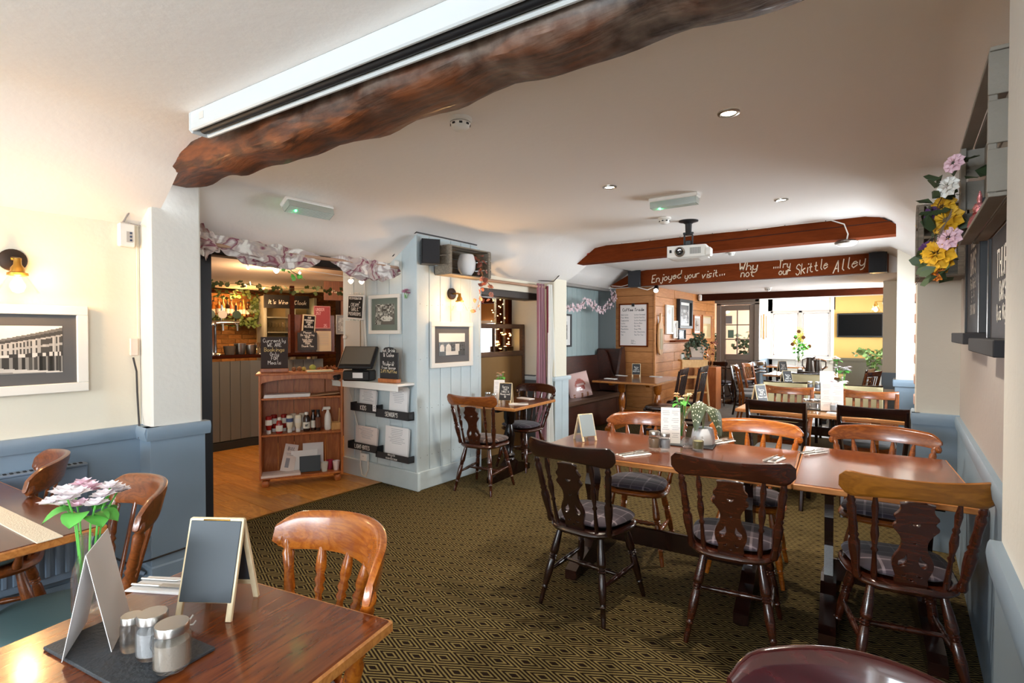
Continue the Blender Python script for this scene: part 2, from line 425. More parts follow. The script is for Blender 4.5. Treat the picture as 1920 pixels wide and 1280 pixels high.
L(rp.outputs[0], b.inputs['Base Color']); b.inputs['Roughness'].default_value = .95; b.inputs['Specular IOR Level'].default_value = .1
bp = nt.nodes.new('ShaderNodeBump'); bp.inputs['Strength'].default_value = .5; bp.inputs['Distance'].default_value = .004; L(n.outputs['Fac'], bp.inputs['Height']); L(bp.outputs[0], b.inputs['Normal'])
fl = struct(MB().prism([(-4.03, -4.6), (.45, -4.6), (.45, 8.3), (-4.9, 8.3), (-4.9, 3.4), (-4.03, 3.4)], -.05, 0).build('floor', cm), 'carpet woven in olive and black diamonds')
stone = mat('grey_stone_tile', '#8b8a84', .45, var=.12, bump=.15)
fs_ = struct(MB().prism([(-4.9, 8.3), (.45, 8.3), (.45, 13.1), (-4.9, 13.1)], -.05, -.006).build('floor', mat('tile_grout', '#5f5b54', .9)), 'grey stone tiles at the far end')
tl = MB().box((0, 0, 0), (.595, .395, .02), None, .003).build('tile', stone, fs_, loc=(-3.6, 8.5, -.006))
for i in range(8):
    for j in range(12):
        x = -4.5 + i * .6 + (.3 if j % 2 else 0); y = 8.5 + j * .4
        if x > .2 or (i, j) == (0, 0): continue
        piece(tl, fs_, (x, y, -.006 + rnd.uniform(-.001, .001)))
tl.location = (-4.5, 8.5, -.006)
# lounge / bar floor boards
fb = struct(MB().box((-6.6, 4.0, -.035), (5.14, 7.4, .05)).build('floor', mat('floor_board_gap', '#3a2210', .9)), 'wide worn wooden boards by the bar')
bd = MB().box((0, 0, 0), (1.18, .176, .02), None, .002).build('floorboard', W_FLOOR, fb, loc=(-4.62, .5, -.008))
for j in range(40):
    for i in range(3):
        if (i, j) == (0, 0): continue
        x = -4.62 - i * 1.185; sh = (j * 37 % 5) * .2
        x -= sh
        y = .5 + j * .18
        if y > 6.6: continue
        piece(bd, fb, (x, y, -.008 + rnd.uniform(-.0008, .0008)), (0, 0, 0))
    if (j * 37 % 5) and .5 + j * .18 <= 6.6:
        sh = (j * 37 % 5) * .2; piece(bd, fb, (-4.03 - sh / 2 + .0, .5 + j * .18, -.0085), None, ((sh - .005) / 1.18, 1, 1))
struct(slab('trim', (-4.03, 2.35, .002), (.018, 1.9, .008), BRASS), 'thin brass strip between carpet and boards')
# --- ceiling
def vault(name, prof, y0, y1, m=M_WHITE, ny=1):
    mb = MB(); k = len(prof)
    for i in range(ny + 1):
        y = y0 + (y1 - y0) * i / ny
        mb.v += [(x, y, z) for x, z in prof]
    for i in range(ny):
        for j in range(k - 1): mb.f.append((i * k + j, i * k + j + 1, (i + 1) * k + j + 1, (i + 1) * k + j))
    o = mb.build(name, m, smooth=True, ang=60); return struct(o)
RC = [(-.30, 2.45), (-.16, 2.425), (.02, 2.30), (.16, 2.14), (.28, 2.02), (.6, 2.0)]
RC0 = [(-.30, 2.45), (-.1, 2.448), (.1, 2.44), (.2, 2.42), (.27, 2.34), (.6, 2.3)]
def left_cove(dx=0, zb=2.06, xb=-3.55):
    return [(xb - .5, zb - .02), (xb, zb), (xb + .22, zb + .13), (xb + .42, zb + .27), (xb + .58, 2.43), (xb + .74, 2.45)]
vault('ceiling', left_cove() + RC0, -4.6, 1.2)
vault('ceiling', left_cove(zb=2.1, xb=-3.92) + RC0, 1.2, 4.05)
mb = MB(); pa_, pb_ = left_cove(zb=2.1, xb=-3.92) + RC0, left_cove(zb=2.05, xb=-3.5) + RC; kk = len(pa_)
for i in range(9):
    t_ = i / 8; t_ = t_ * t_ * (3 - 2 * t_)
    mb.v += [(a[0] + (b_[0] - a[0]) * t_, 4.05 + .6 * i / 8, a[1] + (b_[1] - a[1]) * t_) for a, b_ in zip(pa_, pb_)]
mb.f = [(i * kk + j, i * kk + j + 1, (i + 1) * kk + j + 1, (i + 1) * kk + j) for i in range(8) for j in range(kk - 1)]
struct(mb.build('ceiling', M_WHITE, smooth=True, ang=60))
vault('ceiling', left_cove(zb=2.05, xb=-3.5) + RC, 4.65, 5.73)
vault('ceiling', left_cove(zb=2.2, xb=-4.1) + RC, 5.73, 8.32)
vault('ceiling', [(-5, 2.2), (.6, 2.2)], 8.22, 13.1)
vault('ceiling', [(-9.2, 2.16), (-4.45, 2.16)], 4.9, 7.2, mat('bar_ceiling_paint', '#cdb79c', .8))
vault('ceiling', [(-9.2, 2.16), (-3.9, 2.16)], -.1, 4.9, mat('bar_ceiling_paint', '#cdb79c', .8))
struct(MB().box((-4.2, 4.7, 2.0), (1.3, 1.2, .02)).build('ceiling', M_CREAM))
struct(MB().box((-1.9, 8.255, 2.336), (4.9, .1, .268)).build('ceiling', M_WHITE))
# --- left wall, pillar
def wainscot(parent, c, d, m=M_BLUE):
    return MB().box((0, 0, 0), d, None, .002).build('wainscot', m, parent, loc=Vector(c) - parent.location, label='painted lower wall')
def rail(name, pts, parent=None, m=M_BLUE, z=.88, wd=.035, hh=.075):
    """rounded rail along wall points [(x,y)], wd = projection"""
    mb = MB()
    for (x0, y0), (x1, y1) in zip(pts, pts[1:]):
        Ln = math.hypot(x1 - x0, y1 - y0); a = math.atan2(y1 - y0, x1 - x0)
        sec = [(-wd, -hh/2), (wd, -hh/2), (wd * 1.15, -hh/4), (wd * 1.3, hh*.1), (wd * 1.15, hh*.4), (wd, hh/2), (-wd, hh/2)]
        n0 = len(mb.v); e = wd
        for t in (-e, Ln + e):
            for sx, sz in sec:
                px_, py_ = x0 + math.cos(a) * t + math.sin(a) * sx, y0 + math.sin(a) * t - math.cos(a) * sx
                mb.v.append((px_, py_, z + sz))
        k = len(sec); mb.f += [(n0 + i, n0 + (i + 1) % k, n0 + k + (i + 1) % k, n0 + k + i) for i in range(k)]
        mb.f += [tuple(range(n0, n0 + k)), tuple(range(n0 + k, n0 + 2 * k))]
    return struct(mb.build(name, m, parent, smooth=True, ang=35))
wl = struct(MB().box((0, 0, 0), (.1, 5.74, 2.1)).build('wall_left', M_CREAM, loc=(-3.60, -1.73, 1.04)))
wainscot(wl, (-3.548, -1.73, .43), (.012, 5.74, .86))
rail('trim_left', [(-3.56, -2.5), (-3.56, 1.14)], z=.875)
pl = struct(MB().box((0, 0, 0), (.62, .27, 2.42), None, .012).build('wall_left_pier', M_PIER, loc=(-3.71, 1.277, 1.21)), 'square cream pier with a slate blue lower half')
wainscot(pl, (-3.707, 1.275, .43), (.64, .29, .86))
rail('trim_left', [(-3.6, 1.145), (-3.41, 1.145), (-3.41, 1.41)], z=.872)
slab('baseboard_left', (-3.705, 1.275, .06), (.655, .305, .12), M_BLUE, ch=.008)
slab('baseboard_left', (-3.54, -.7, .06), (.02, 3.6, .12), M_BLUE)
# bar opening header and dark door edge
slab('wall_bar_header', (-4.1, 2.35, 2.2), (.25, 1.92, .16), M_WHITE)
slab('trim_bar_opening', (-3.98, 1.565, 1.06), (.045, .29, 2.06), mat('near_black_paint', '#25262a', .35))
slab('trim_bar_opening', (-4.06, 2.35, 2.07), (.14, 1.9, .13), mat('near_black_beam', '#1d1715', .4), ch=.01)
# --- painted block (boards one by one)
blk = struct(MB().box((0, 0, 0), (1.09, .86, 2.45)).build('wall_bar_block', M_SEAM, loc=(-4.11, 3.74, 1.22)), 'block of pale blue boards between the bar and the curtained opening')
def board_wall(parent, p0, p1, z0, z1, wd, m, name='board', th=.016, gap=.005, topfn=None):
    """vertical boards from p0 to p1 (x,y), proud of the wall on its right-hand side"""
    dx, dy = p1[0] - p0[0], p1[1] - p0[1]; Ln = math.hypot(dx, dy); n = max(1, round(Ln / wd)); w_ = Ln / n; a = math.atan2(dy, dx)
    first = None; pl_ = parent.location if parent else Vector((0, 0, 0))
    for i in range(n):
        t = (i + .5) * w_ + 0; z1_ = topfn((i + .5) * w_) if topfn else z1
        jit = rnd.uniform(-.0015, .0015)
        c = Vector((p0[0] + math.cos(a) * t + math.sin(a) * (th / 2 + jit), p0[1] + math.sin(a) * t - math.cos(a) * (th / 2 + jit), (z0 + z1_) / 2)) - pl_
        if topfn or first is None:
            o = MB().box((0, 0, 0), (w_ - gap, th, z1_ - z0), None, .0025).build(name, m, parent, loc=c, rot=(0, 0, a)); first = o
        else: piece(first, parent, c, (0, 0, a))
board_wall(blk, (-4.655, 3.31), (-3.57, 3.31), .17, 2.3, .18, M_BOARD, topfn=lambda t: 2.12 if t < .65 else 2.12 + min(1, (t - .65) / .33) * .2)
board_wall(blk, (-3.565, 3.30), (-3.565, 4.17), .17, 2.335, .145, M_BOARD)
for c, d in (((-3.557, 3.297, 1.17), (.034, .034, 2.30)), ((-3.557, 4.17, 1.17), (.03, .03, 2.32))):
    MB().box((0, 0, 0), d, None, .004).build('corner_board', M_BOARD, blk, loc=Vector(c) - blk.location)
slab('baseboard_block', (-3.552, 3.73, .085), (.035, .9, .17), M_BOARD, ch=.006)
slab('baseboard_block', (-4.08, 3.29, .085), (1.12, .035, .17), M_BOARD, ch=.006)
# nails along the boards
nb = MB()
for k in range(6):
    for z in (.3, .75, 1.2, 1.7, 2.15):
        for q in (.03, .115): nb.box((-3.547, 3.3 + k * .145 + q, z + rnd.uniform(-.01, .01)), (.003, .005, .005))
nb.build('nail', mat('nail_dark', '#5d6468', .6), blk, loc=-blk.location)['kind'] = 'stuff'
# --- curtained opening
slab('wall_opening_header', (-3.66, 4.72, 1.985), (.16, 1.3, .15), M_CREAM)
slab('wall_opening_header', (-3.67, 4.72, 1.875), (.2, 1.12, .085), mat('black_lintel', '#2a211b', .5), ch=.01)
wj = struct(MB().box((0, 0, 0), (.70, .12, 2.0)).build('wall_opening_side', M_CREAM, loc=(-4.0, 5.46, 1.0)))
wainscot(wj, (-4.0, 5.392, .44), (.70, .014, .88), M_DBLUE)
rail('trim_opening', [(-4.33, 5.40), (-3.7, 5.40)], m=M_DBLUE, z=.88, wd=.02)
# --- second pier
p2 = struct(MB().box((0, 0, 0), (.5, .29, 2.30), None, .01).build('wall_left_pier', M_CREAM, loc=(-3.67, 5.56, 1.15)), 'cream pier beside the white curtain')
board_wall(p2, (-3.9, 5.41), (-3.425, 5.41), 0, .86, .16, M_BOARD, 'wainscot_board')
board_wall(p2, (-3.415, 5.40), (-3.415, 5.72), 0, .86, .16, M_BOARD, 'wainscot_board')
rail('trim_left', [(-3.9, 5.40), (-3.41, 5.40), (-3.41, 5.73)], m=M_BOARD, z=.88, wd=.022, hh=.05)
# --- alcove
alc = struct(MB().box((0, 0, 0), (.1, 2.8, 2.3)).build('wall_alcove', M_SEAM, loc=(-4.38, 7.0, 1.15)), 'mint grey boarded wall of the settle alcove')
board_wall(alc, (-4.325, 5.7), (-4.325, 8.25), 0, 2.2, .15, M_MINT)
slab('wall_alcove_end', (-4.25, 8.33, 1.15), (.5, .12, 2.3), mat('alcove_end_shade', '#74797a', .6))  # shade on the end wall put into a darker grey than the boards
slab('trim_alcove', (-4.16, 7.0, 2.19), (.12, 2.7, .07), mat('alcove_lintel_paint', '#8a8580', .6))
# --- pine clad chimney / partition
clad = struct(MB().box((0, 0, 0), (.74, 3.38, 2.27)).build('wall_pine_clad', mat('cladding_gap', '#4a2712', .8), loc=(-3.69, 10.01, 1.135)), 'wall clad in horizontal orange pine boards')
def planks(parent, p0, p1, z0, z1, hh, m, ln=1.1, name='plank', th=.014, shift=True):
    dx, dy = p1[0] - p0[0], p1[1] - p0[1]; Ln = math.hypot(dx, dy); a = math.atan2(dy, dx); rows = round((z1 - z0) / hh); hh = (z1 - z0) / rows; pl_ = parent.location
    protos = {}
    for r in range(rows):
        t = 0; k = 0; stp = (ln * (.35 + .65 * ((r * 29) % 7) / 7)) if shift else ln
        while t < Ln - .02:
            l_ = min(stp if k == 0 else ln, Ln - t)
            tm = t + l_ / 2; jit = rnd.uniform(-.002, .003)
            c = Vector((p0[0] + math.cos(a) * tm + math.sin(a) * (th / 2 + jit), p0[1] + math.sin(a) * tm - math.cos(a) * (th / 2 + jit), z0 + (r + .5) * hh)) - pl_
            key = round(l_, 3)
            if key in protos: piece(protos[key], parent, c, (0, 0, a))
            else: protos[key] = MB().box((0, 0, 0), (l_ - .003, th, hh - .004), None, .002).build(name, m, parent, loc=c, rot=(0, 0, a))
            t += l_; k += 1
planks(clad, (-4.06, 8.32), (-3.30, 8.32), 0, 2.25, .19, W_CLAD, 1.0, shift=False)
planks(clad, (-3.32, 8.31), (-3.32, 11.68), 0, 2.2, .155, W_CLAD, 1.0)
MB().box((0, 0, 0), (.03, .03, 2.24), None, .004).build('corner_board', W_CLAD, clad, loc=Vector((-3.305, 8.305, 1.12)) - clad.location)
# --- door wall
M_DOOR = mat('taupe_door_paint', '#756a60', .5)
dw = slab('wall_far_door', (-2.98, 11.76, 2.14), (1.1, .1, .12), M_DOOR)
slab('wall_far_pier', (-2.47, 11.76, 1.1), (.07, .1, 2.2), mat('buff_wall_paint', '#d9cfa9', .6))
slab('trim_far', (-2.46, 11.75, .44), (.11, .12, .88), M_DBLUE)
door = struct(D.objects.new('door_1', None)); COL.objects.link(door); door.location = (-3.27, 11.72, 0); door['label'] = 'taupe half glazed door with six panes'
def dpart(name, c, d, m=M_DOOR, ch=.003): return MB().box((0, 0, 0), d, None, ch).build(name, m, door, loc=c)
for c, d in (((.04, 0, 1.03), (.09, .06, 2.06)), ((.80, 0, 1.03), (.09, .06, 2.06)), ((.42, 0, 2.06), (.85, .06, .06))): dpart('door_frame', c, d)
for c, d in (((.13, .01, 1.02), (.10, .04, 2.0)), ((.70, .01, 1.02), (.10, .04, 2.0)), ((.415, .01, 1.97), (.5, .04, .11)), ((.415, .01, .93), (.5, .04, .12)), ((.415, .01, .12), (.5, .04, .22))): dpart('stile', c, d)
dpart('door_panel', (.415, .015, .55), (.5, .02, .7))
for k in (1, 2): dpart('glazing_bar', (.415, .0, 1.0 + .305 * k), (.49, .03, .022))
dpart('glazing_bar', (.415, 0, 1.45), (.022, .03, .94))
for i in range(2):
    for j in range(3): MB().box((0, 0, 0), (.225, .004, .285)).build('pane', PANE, door, loc=(.295 + i * .24, .01, 1.148 + j * .305))
dpart('notice', (.25, -.02, 1.72), (.13, .004, .17), mat('grey_notice', '#77777b', .6)); dpart('notice', (.29, -.02, 1.42), (.12, .004, .17), mat('green_notice', '#5c7568', .6))
# room behind the door
bk = slab('wall_behind_door', (-3.2, 14.4, 1.2), (4, .1, 2.4), mat('peach_wall', '#dfb79c', .7)); slab('wall_behind_door', (-4.9, 13.1, 1.2), (.1, 2.6, 2.4), mat('peach_wall'))
slab('floor', (-3.7, 13.0, -.03), (2.6, 2.7, .05), stone); slab('ceiling', (-3.7, 13.1, 2.3), (2.6, 2.9, .05), M_WHITE)
point('glow_behind_door', (-3.4, 12.9, 2.0), 22, (1, .93, .85), .1)
# --- far room
slab('wall_far_left', (-2.56, 12.42, 1.1), (.1, 1.3, 2.2), mat('sunlit_white_paint', '#f3f1ea', .6)); slab('trim_far', (-2.50, 12.4, .44), (.03, 1.25, .88), M_BLUE)
wf = struct(MB().box((-2.48, 13.08, 1.1), (.12, .14, 2.2)).box((-1.86, 13.08, .44), (1.3, .14, .88)).box((-1.86, 13.08, 2.08), (1.3, .14, .3)).build('wall_far', mat('sunlit_white_paint')))
slab('wall_far', (-.42, 13.08, 1.1), (1.62, .14, 2.2), M_YEL)
slab('trim_far', (-.42, 13.0, .44), (1.62, .03, .86), mat('olive_grey_paint', '#6f6a5c', .5)); rail('trim_far', [(-1.2, 13.0), (.3, 13.0)], m=mat('olive_grey_paint'), z=.88, wd=.02)
slab('wall_far', (-1.26, 12.99, 1.5), (.05, .06, 1.4), mat('sunlit_white_paint'))
win = struct(D.objects.new('window_1', None)); COL.objects.link(win); win.location = (-1.86, 13.02, .88); win['label'] = 'two light casement window, blown out by daylight'
FR = mat('window_frame_paint', '#b9b1ac', .5)
for c, d in (((-.57, 0, .525), (.05, .07, 1.05)), ((.57, 0, .525), (.05, .07, 1.05)), ((0, 0, .525), (.07, .07, 1.05)), ((0, 0, .025), (1.19, .09, .05)), ((0, 0, 1.03), (1.19, .07, .05))):
    MB().box((0, 0, 0), d, None, .004).build('window_frame', FR, win, loc=c)
for sx in (-.29, .29):
    for c, d in (((sx - .235, .0, .525), (.03, .05, .93)), ((sx + .235, 0, .525), (.03, .05, .93)), ((sx, 0, .07), (.5, .05, .035)), ((sx, 0, .985), (.5, .05, .035))): MB().box((0, 0, 0), d, None, .003).build('casement', FR, win, loc=c)
    MB().box((0, 0, 0), (.45, .006, .9)).build('pane', PANE, win, loc=(sx, .01, .525))
MB().box((0, 0, 0), (1.25, .2, .03), None, .004).build('window_sill', mat('sunlit_white_paint'), win, loc=(0, -.08, -.005))
# --- right side
slab('wall_right', (.30, -.35, 1.1), (.2, 4.3, 2.6), M_PIER)       # replaced below by wall with a window opening
D.objects.remove(D.objects['wall_right'])
wr = struct(MB().box((.26, .72, 1.2), (.12, 2.2, 2.5)).box((.26, -3.15, 1.2), (.12, 2.9, 2.5)).box((.26, -1.05, .4), (.12, 1.35, .85)).box((.26, -1.05, 2.35), (.12, 1.35, .2)).build('wall_right', M_PIER))
struct(MB().box((.195, .75, .42), (.012, 2.16, .84), None, .003).build('wall_right_wainscot', M_BLUE)); rail('trim_right', [(.205, 1.79), (.205, -.3)], z=.865, wd=.028, hh=.085)
slab('wall_right', (.34, 3.1, 1.2), (.12, 2.8, 2.5), M_GREYW); struct(MB().box((.275, 3.1, .42), (.012, 2.7, .84)).build('wall_right_wainscot', M_BLUE)); rail('trim_right', [(.278, 4.4), (.278, 1.85)], z=.865, wd=.02)
pc = struct(MB().box((0, 0, 0), (.3, .22, 2.46), None, .006).build('wall_right_pier', M_RPIER, loc=(.20, 4.56, 1.23)), 'cream pier under the far flower crate')
wainscot(pc, (.19, 4.555, .43), (.31, .24, .86)); rail('trim_right', [(.3, 4.44), (.055, 4.44), (.055, 4.66)][::-1], z=.87, wd=.022)
BRK = mat('pale_pink_brick', '#c9a496', .85, bump=.4, bscale=40)
for k in range(9):
    o = MB().box((0, 0, 0), (.012, .16, .062), None, .004).build('brick', BRK, pc, loc=Vector((.049, 4.60, .98 + k * .14)) - pc.location)
struct(MB().box((.38, 4.83, 1.2), (.14, .36, 2.5)).box((.38, 7.25, 1.2), (.14, .3, 2.5)).box((.38, 6.05, .46), (.14, 2.2, .93)).box((.38, 6.05, 2.2), (.14, 2.2, .5)).build('wall_right', M_CREAM))
win2 = struct(D.objects.new('window_2', None)); COL.objects.link(win2); win2.location = (.36, 6.05, .93); win2['label'] = 'daylit window beside the far dining tables'
for c, d in (((0, -1.04, .5), (.06, .06, 1.03)), ((0, 1.04, .5), (.06, .06, 1.03)), ((0, 0, .5), (.06, .06, 1.03)), ((0, 0, .02), (.07, 2.1, .05)), ((0, 0, 1.0), (.06, 2.1, .05))): MB().box((0, 0, 0), d, None, .004).build('window_frame', FR, win2, loc=c)
for sy in (-.52, .52): MB().box((0, 0, 0), (.006, 1.0, .95)).build('pane', PANE, win2, loc=(.01, sy, .51))
pb = struct(MB().box((0, 0, 0), (.5, .2, 2.45)).build('wall_right_pier', M_RPIER, loc=(.16, 7.4, 1.225)), 'cream pier half way down the right side')
wainscot(pb, (.16, 7.4, .43), (.52, .22, .86)); rail('trim_right', [(.3, 7.29), (-.095, 7.29), (-.095, 7.5)][::-1], z=.88, wd=.02)
pd = struct(MB().box((0, 0, 0), (.6, .3, 2.2)).build('wall_right_pier', M_CREAM, loc=(.02, 9.6, 1.1)), 'cream pier furthest down the right side')
wainscot(pd, (.02, 9.6, .43), (.62, .32, .86))
struct(MB().box((.38, 8.6, 1.2), (.1, 2.3, 2.5)).box((.30, 12.4, 1.2), (.1, 1.3, 2.5)).box((.3, 10.85, .4), (.1, 1.9, .85)).box((.3, 10.85, 2.2), (.1, 1.9, .3)).build('wall_right', M_YEL))
# --- rear wall (behind the viewer) with its window
struct(MB().box((-3.4, -4.55, 1.2), (.6, .1, 2.5)).box((-.0, -4.55, 1.2), (.7, .1, 2.5)).box((-1.7, -4.55, .4), (2.9, .1, .85)).box((-1.7, -4.55, 2.4), (2.9, .1, .2)).build('wall_rear', M_CREAM))
# --- bar room shell
slab('wall_bar_side', (-6.4, -.15, 1.1), (5.2, .1, 2.2), M_CREAM); slab('wall_bar_side', (-6.8, 7.2, 1.1), (4.6, .1, 2.2), mat('ochre_room_paint', '#a8743a', .7))
bw = struct(MB().box((0, 0, 0), (.1, 7.4, 2.2)).build('wall_bar_back', mat('brick_mortar', '#8a6840', .9), loc=(-9.06, 3.5, 1.1)), 'brick wall behind the bar shelves')
brm = wood('golden_brick', '#8e5a2a', '#c08a4a', .85, 0, 2, 1, 3, bump=.5, rand=.25)
br0 = MB().box((0, 0, 0), (.03, .212, .066), None, .004).build('brick', brm, bw, loc=(.05, -.8, -.1))
cnt = 0
for r in range(17):
    for i in range(17):
        if r == 0 and i == 0: continue
        y = 2.7 + i * .222 + (.111 if r % 2 else 0); z = .92 + r * .076
        piece(br0, bw, Vector((-9.01 + rnd.uniform(-.003, .003), y, z)) - bw.location); cnt += 1
br0.location = Vector((-9.01, 2.7, .92)) - bw.location
# ================================================================== BEAMS, CEILING FITTINGS
# near rough beam
def rough_beam(name, label, x0, x1, y0, sk, zt, m):
    mb = MB(); N = 70; K = 14
    for i in range(N + 1):
        t = i / N; x = x0 + (x1 - x0) * t; yc = y0 + sk * (x - x0)
        wob = .018 * math.sin(x * 4.1 + 1) + .012 * math.sin(x * 9.3) + .006 * math.sin(x * 21)
        hgt = .138 + .016 * math.sin(x * 2.3 + .5) + .008 * math.sin(x * 13) ; wd = .125 + .012 * math.sin(x * 3.3)
        if t < .05: hgt *= .95 + t; 
        for k in range(K):
            a = math.pi * 2 * k / K; ca, sa = math.cos(a), math.sin(a)
            px_ = abs(ca) ** .5 * (1 if ca > 0 else -1); pz = abs(sa) ** .55 * (1 if sa > 0 else -1)
            r = 1 + .05 * math.sin(x * 17 + k * 2.1) + .04 * math.sin(x * 7 + k * 5.3)
            mb.v.append((x, yc + wd * px_ * r + wob * .6, zt - .03 - hgt / 2 + (hgt / 2 + .02) * pz * (r if pz < 0 else 1) + (wob * .5 if pz < 0 else 0)))
    for i in range(N):
        for k in range(K): a = i * K + k; b2 = i * K + (k + 1) % K; mb.f.append((a, b2, b2 + K, a + K))
    mb.f += [tuple(range(K)), tuple(N * K + k for k in range(K))]
    o = mb.build(name, m, smooth=True, ang=50); return tag(o, label, 'beam')
rb = wood('rough_beam_wood', '#2a150c', '#8a4a20', .6, .05, 1.0, 0, 5, bump=.9)
r_ = rb.node_tree
_b = r_.nodes['Principled BSDF']
tc = r_.nodes.new('ShaderNodeTexCoord'); sx = r_.nodes.new('ShaderNodeSeparateXYZ'); r_.links.new(tc.outputs['Object'], sx.inputs[0])
nz = r_.nodes.new('ShaderNodeTexNoise'); nz.inputs['Scale'].default_value = 2.2; nz.inputs['Detail'].default_value = 6; r_.links.new(tc.outputs['Object'], nz.inputs[0])
ad = r_.nodes.new('ShaderNodeMath'); ad.operation = 'MULTIPLY_ADD'; ad.inputs[1].default_value = .36; ad.inputs[2].default_value = -10.45; r_.links.new(sx.outputs[0], ad.inputs[0])
adz = r_.nodes.new('ShaderNodeMath'); adz.operation = 'MULTIPLY_ADD'; adz.inputs[1].default_value = 4.6; r_.links.new(sx.outputs[2], adz.inputs[0]); r_.links.new(ad.outputs[0], adz.inputs[2])   # age darkening towards the right end
ad2 = r_.nodes.new('ShaderNodeMath'); ad2.operation = 'ADD'; r_.links.new(adz.outputs[0], ad2.inputs[0]); r_.links.new(nz.outputs['Fac'], ad2.inputs[1])
rr = r_.nodes.new('ShaderNodeValToRGB'); rr.color_ramp.elements[0].position = -.0; rr.color_ramp.elements[1].position = .62
rr.color_ramp.elements[0].color = (0, 0, 0, 1); rr.color_ramp.elements[1].color = (1, 1, 1, 1); r_.links.new(ad2.outputs[0], rr.inputs[0])
mx = r_.nodes.new('ShaderNodeMix'); mx.data_type = 'RGBA'; r_.links.new(rr.outputs[0], mx.inputs[0])
src = _b.inputs['Base Color'].links[0].from_socket; r_.links.new(src, mx.inputs[6]); 
n4 = r_.nodes.new('ShaderNodeTexNoise'); n4.inputs['Scale'].default_value = 14; n4.inputs['Detail'].default_value = 8; r_.links.new(tc.outputs['Object'], n4.inputs[0])
r4 = r_.nodes.new('ShaderNodeValToRGB'); r4.color_ramp.elements[0].position = .35; r4.color_ramp.elements[1].position = .7; r4.color_ramp.elements[0].color = hexc('#2c231f'); r4.color_ramp.elements[1].color = hexc('#86786c'); r_.links.new(n4.outputs['Fac'], r4.inputs[0])
r_.links.new(r4.outputs[0], mx.inputs[7]); r_.links.new(mx.outputs[2], _b.inputs['Base Color'])
rough_beam('ceiling_beam', 'massive rough hewn old beam behind the white projector screen housing', -3.5, .19, 1.27, .055, 2.47, rb)
# projector screen
sc_ = thing('projector_screen', 'long white retracted projector screen housing along the rough beam', 'screen', (-2.62, 1.055, 2.36), math.atan(.078))
Ls = 2.72
MB().box((0, 0, 0), (Ls, .02, .088), None, .006).build('front_cover', mat('screen_housing_white', '#cdd2d4', .4), sc_, loc=(Ls / 2, 0, .044))
MB().box((0, 0, 0), (Ls, .07, .015)).build('top_plate', mat('screen_housing_white', '#cdd2d4', .4), sc_, loc=(Ls / 2, .045, .08))
MB().tube([(.03, .035, .012), (Ls - .02, .035, .012)], .018, 14).build('screen_roller', mat('black_roller_cloth', '#15171b', .5), sc_, smooth=True)
MB().box((0, 0, 0), (Ls - .03, .018, .02), None, .005).build('weight_bar', mat('screen_housing_white', '#cdd2d4', .4), sc_, loc=(Ls / 2, .065, -.004))
MB().box((0, 0, 0), (.03, .095, .10), None, .012).build('end_cap', mat('screen_housing_white', '#cdd2d4', .4), sc_, loc=(.0, .035, .042))
MB().box((.10, -.011, .05), (.035, .002, .03)).build('blank_label', mat('label_grey', '#d3d0ca', .5), sc_)
# flat beams with chamfered left end
def flat_beam(name, label, poly, y0, y1, m, sk=0):
    mb = MB().prism(poly, y0, y1, 'xz')
    mb.v = [(x, y + sk * (x - poly[0][0]), z) for x, y, z in mb.v]
    return tag(mb.build(name, m), label, 'beam')
b2 = flat_beam('ceiling_beam', 'red brown timber beam behind the hanging projector', [(-3.46, 2.262), (-.08, 2.275), (-.08, 2.36), (-.24, 2.46), (-2.93, 2.46), (-3.2, 2.40), (-3.46, 2.285)], 5.5, 5.66, W_BEAM)
MB().box((0, 0, 0), (2.4, .004, .006), RY(R(-.8))).build('crack', mat('wood_crack', '#2a1208', .9), b2, loc=(-1.25, 5.499, 2.372))
b3 = flat_beam('ceiling_beam', 'timber beam chalked with a skittle alley message', [(-3.98, 2.205), (-.19, 2.205), (-.19, 2.46), (-3.45, 2.46), (-3.66, 2.39), (-3.98, 2.235)], 8.06, 8.21, W_BEAM)
b4 = flat_beam('ceiling_beam', 'low dark beam before the far window room', [(-3.30, 2.07), (-.28, 2.09), (-.28, 2.22), (-3.30, 2.22)], 10.5, 10.62, W_DBEAM, .06)
CHB = mat('cream_chalk_paint', '#f0dcc0', .8)
def beam_text(txt, u, v, h, sl=.12, rise=0, th=None):
    p = at(u, v, y=8.057); mb = MB(); lettering(mb, txt, 0, 0, h, 0, th or h * .1, sl, rise=rise); mb.build('lettering', CHB, b3, loc=(p.x, 8.057, p.z))
def pxm(u, y): l = (u - 960) / F; return F * (.8 + .6 * l) ** 2 / y / 1.0   # px per metre along x on the plane y
for txt, u0, v0, u1, cap, rise in (('Enjoyed', 1222, 530, 1276, .115, .10), ('your', 1284, 523, 1310, .10, .10), ('visit...', 1316, 522, 1358, .11, .08),
        ('Why', 1385, 507, 1419, .12, 0), ('not', 1389, 519, 1413, .115, 0), ('...Try', 1449, 503, 1481, .10, 0), ('our', 1460, 515, 1481, .10, 0),
        ('Skittle', 1492, 516, 1551, .14, .12), ('Alley', 1562, 512, 1621, .15, .20)):
    p0, p1 = at(u0, v0, y=8.057), at(u1, v0, y=8.057); Wd = p1.x - p0.x; tw = text_width(txt, cap); mb = MB()
    lettering(mb, txt, 0, 0, cap, 0, .013, .15, rise=rise); mb.v = [(x * Wd / tw, y, z) for x, y, z in mb.v]
    mb.build('lettering', CHB, b3, loc=(p0.x, 8.057, p0.z))
for m_ in (W_BEAM, W_DBEAM): m_.node_tree.nodes['Principled BSDF'].inputs['Specular IOR Level'].default_value = .05; m_.node_tree.nodes['Principled BSDF'].inputs['Roughness'].default_value = .85
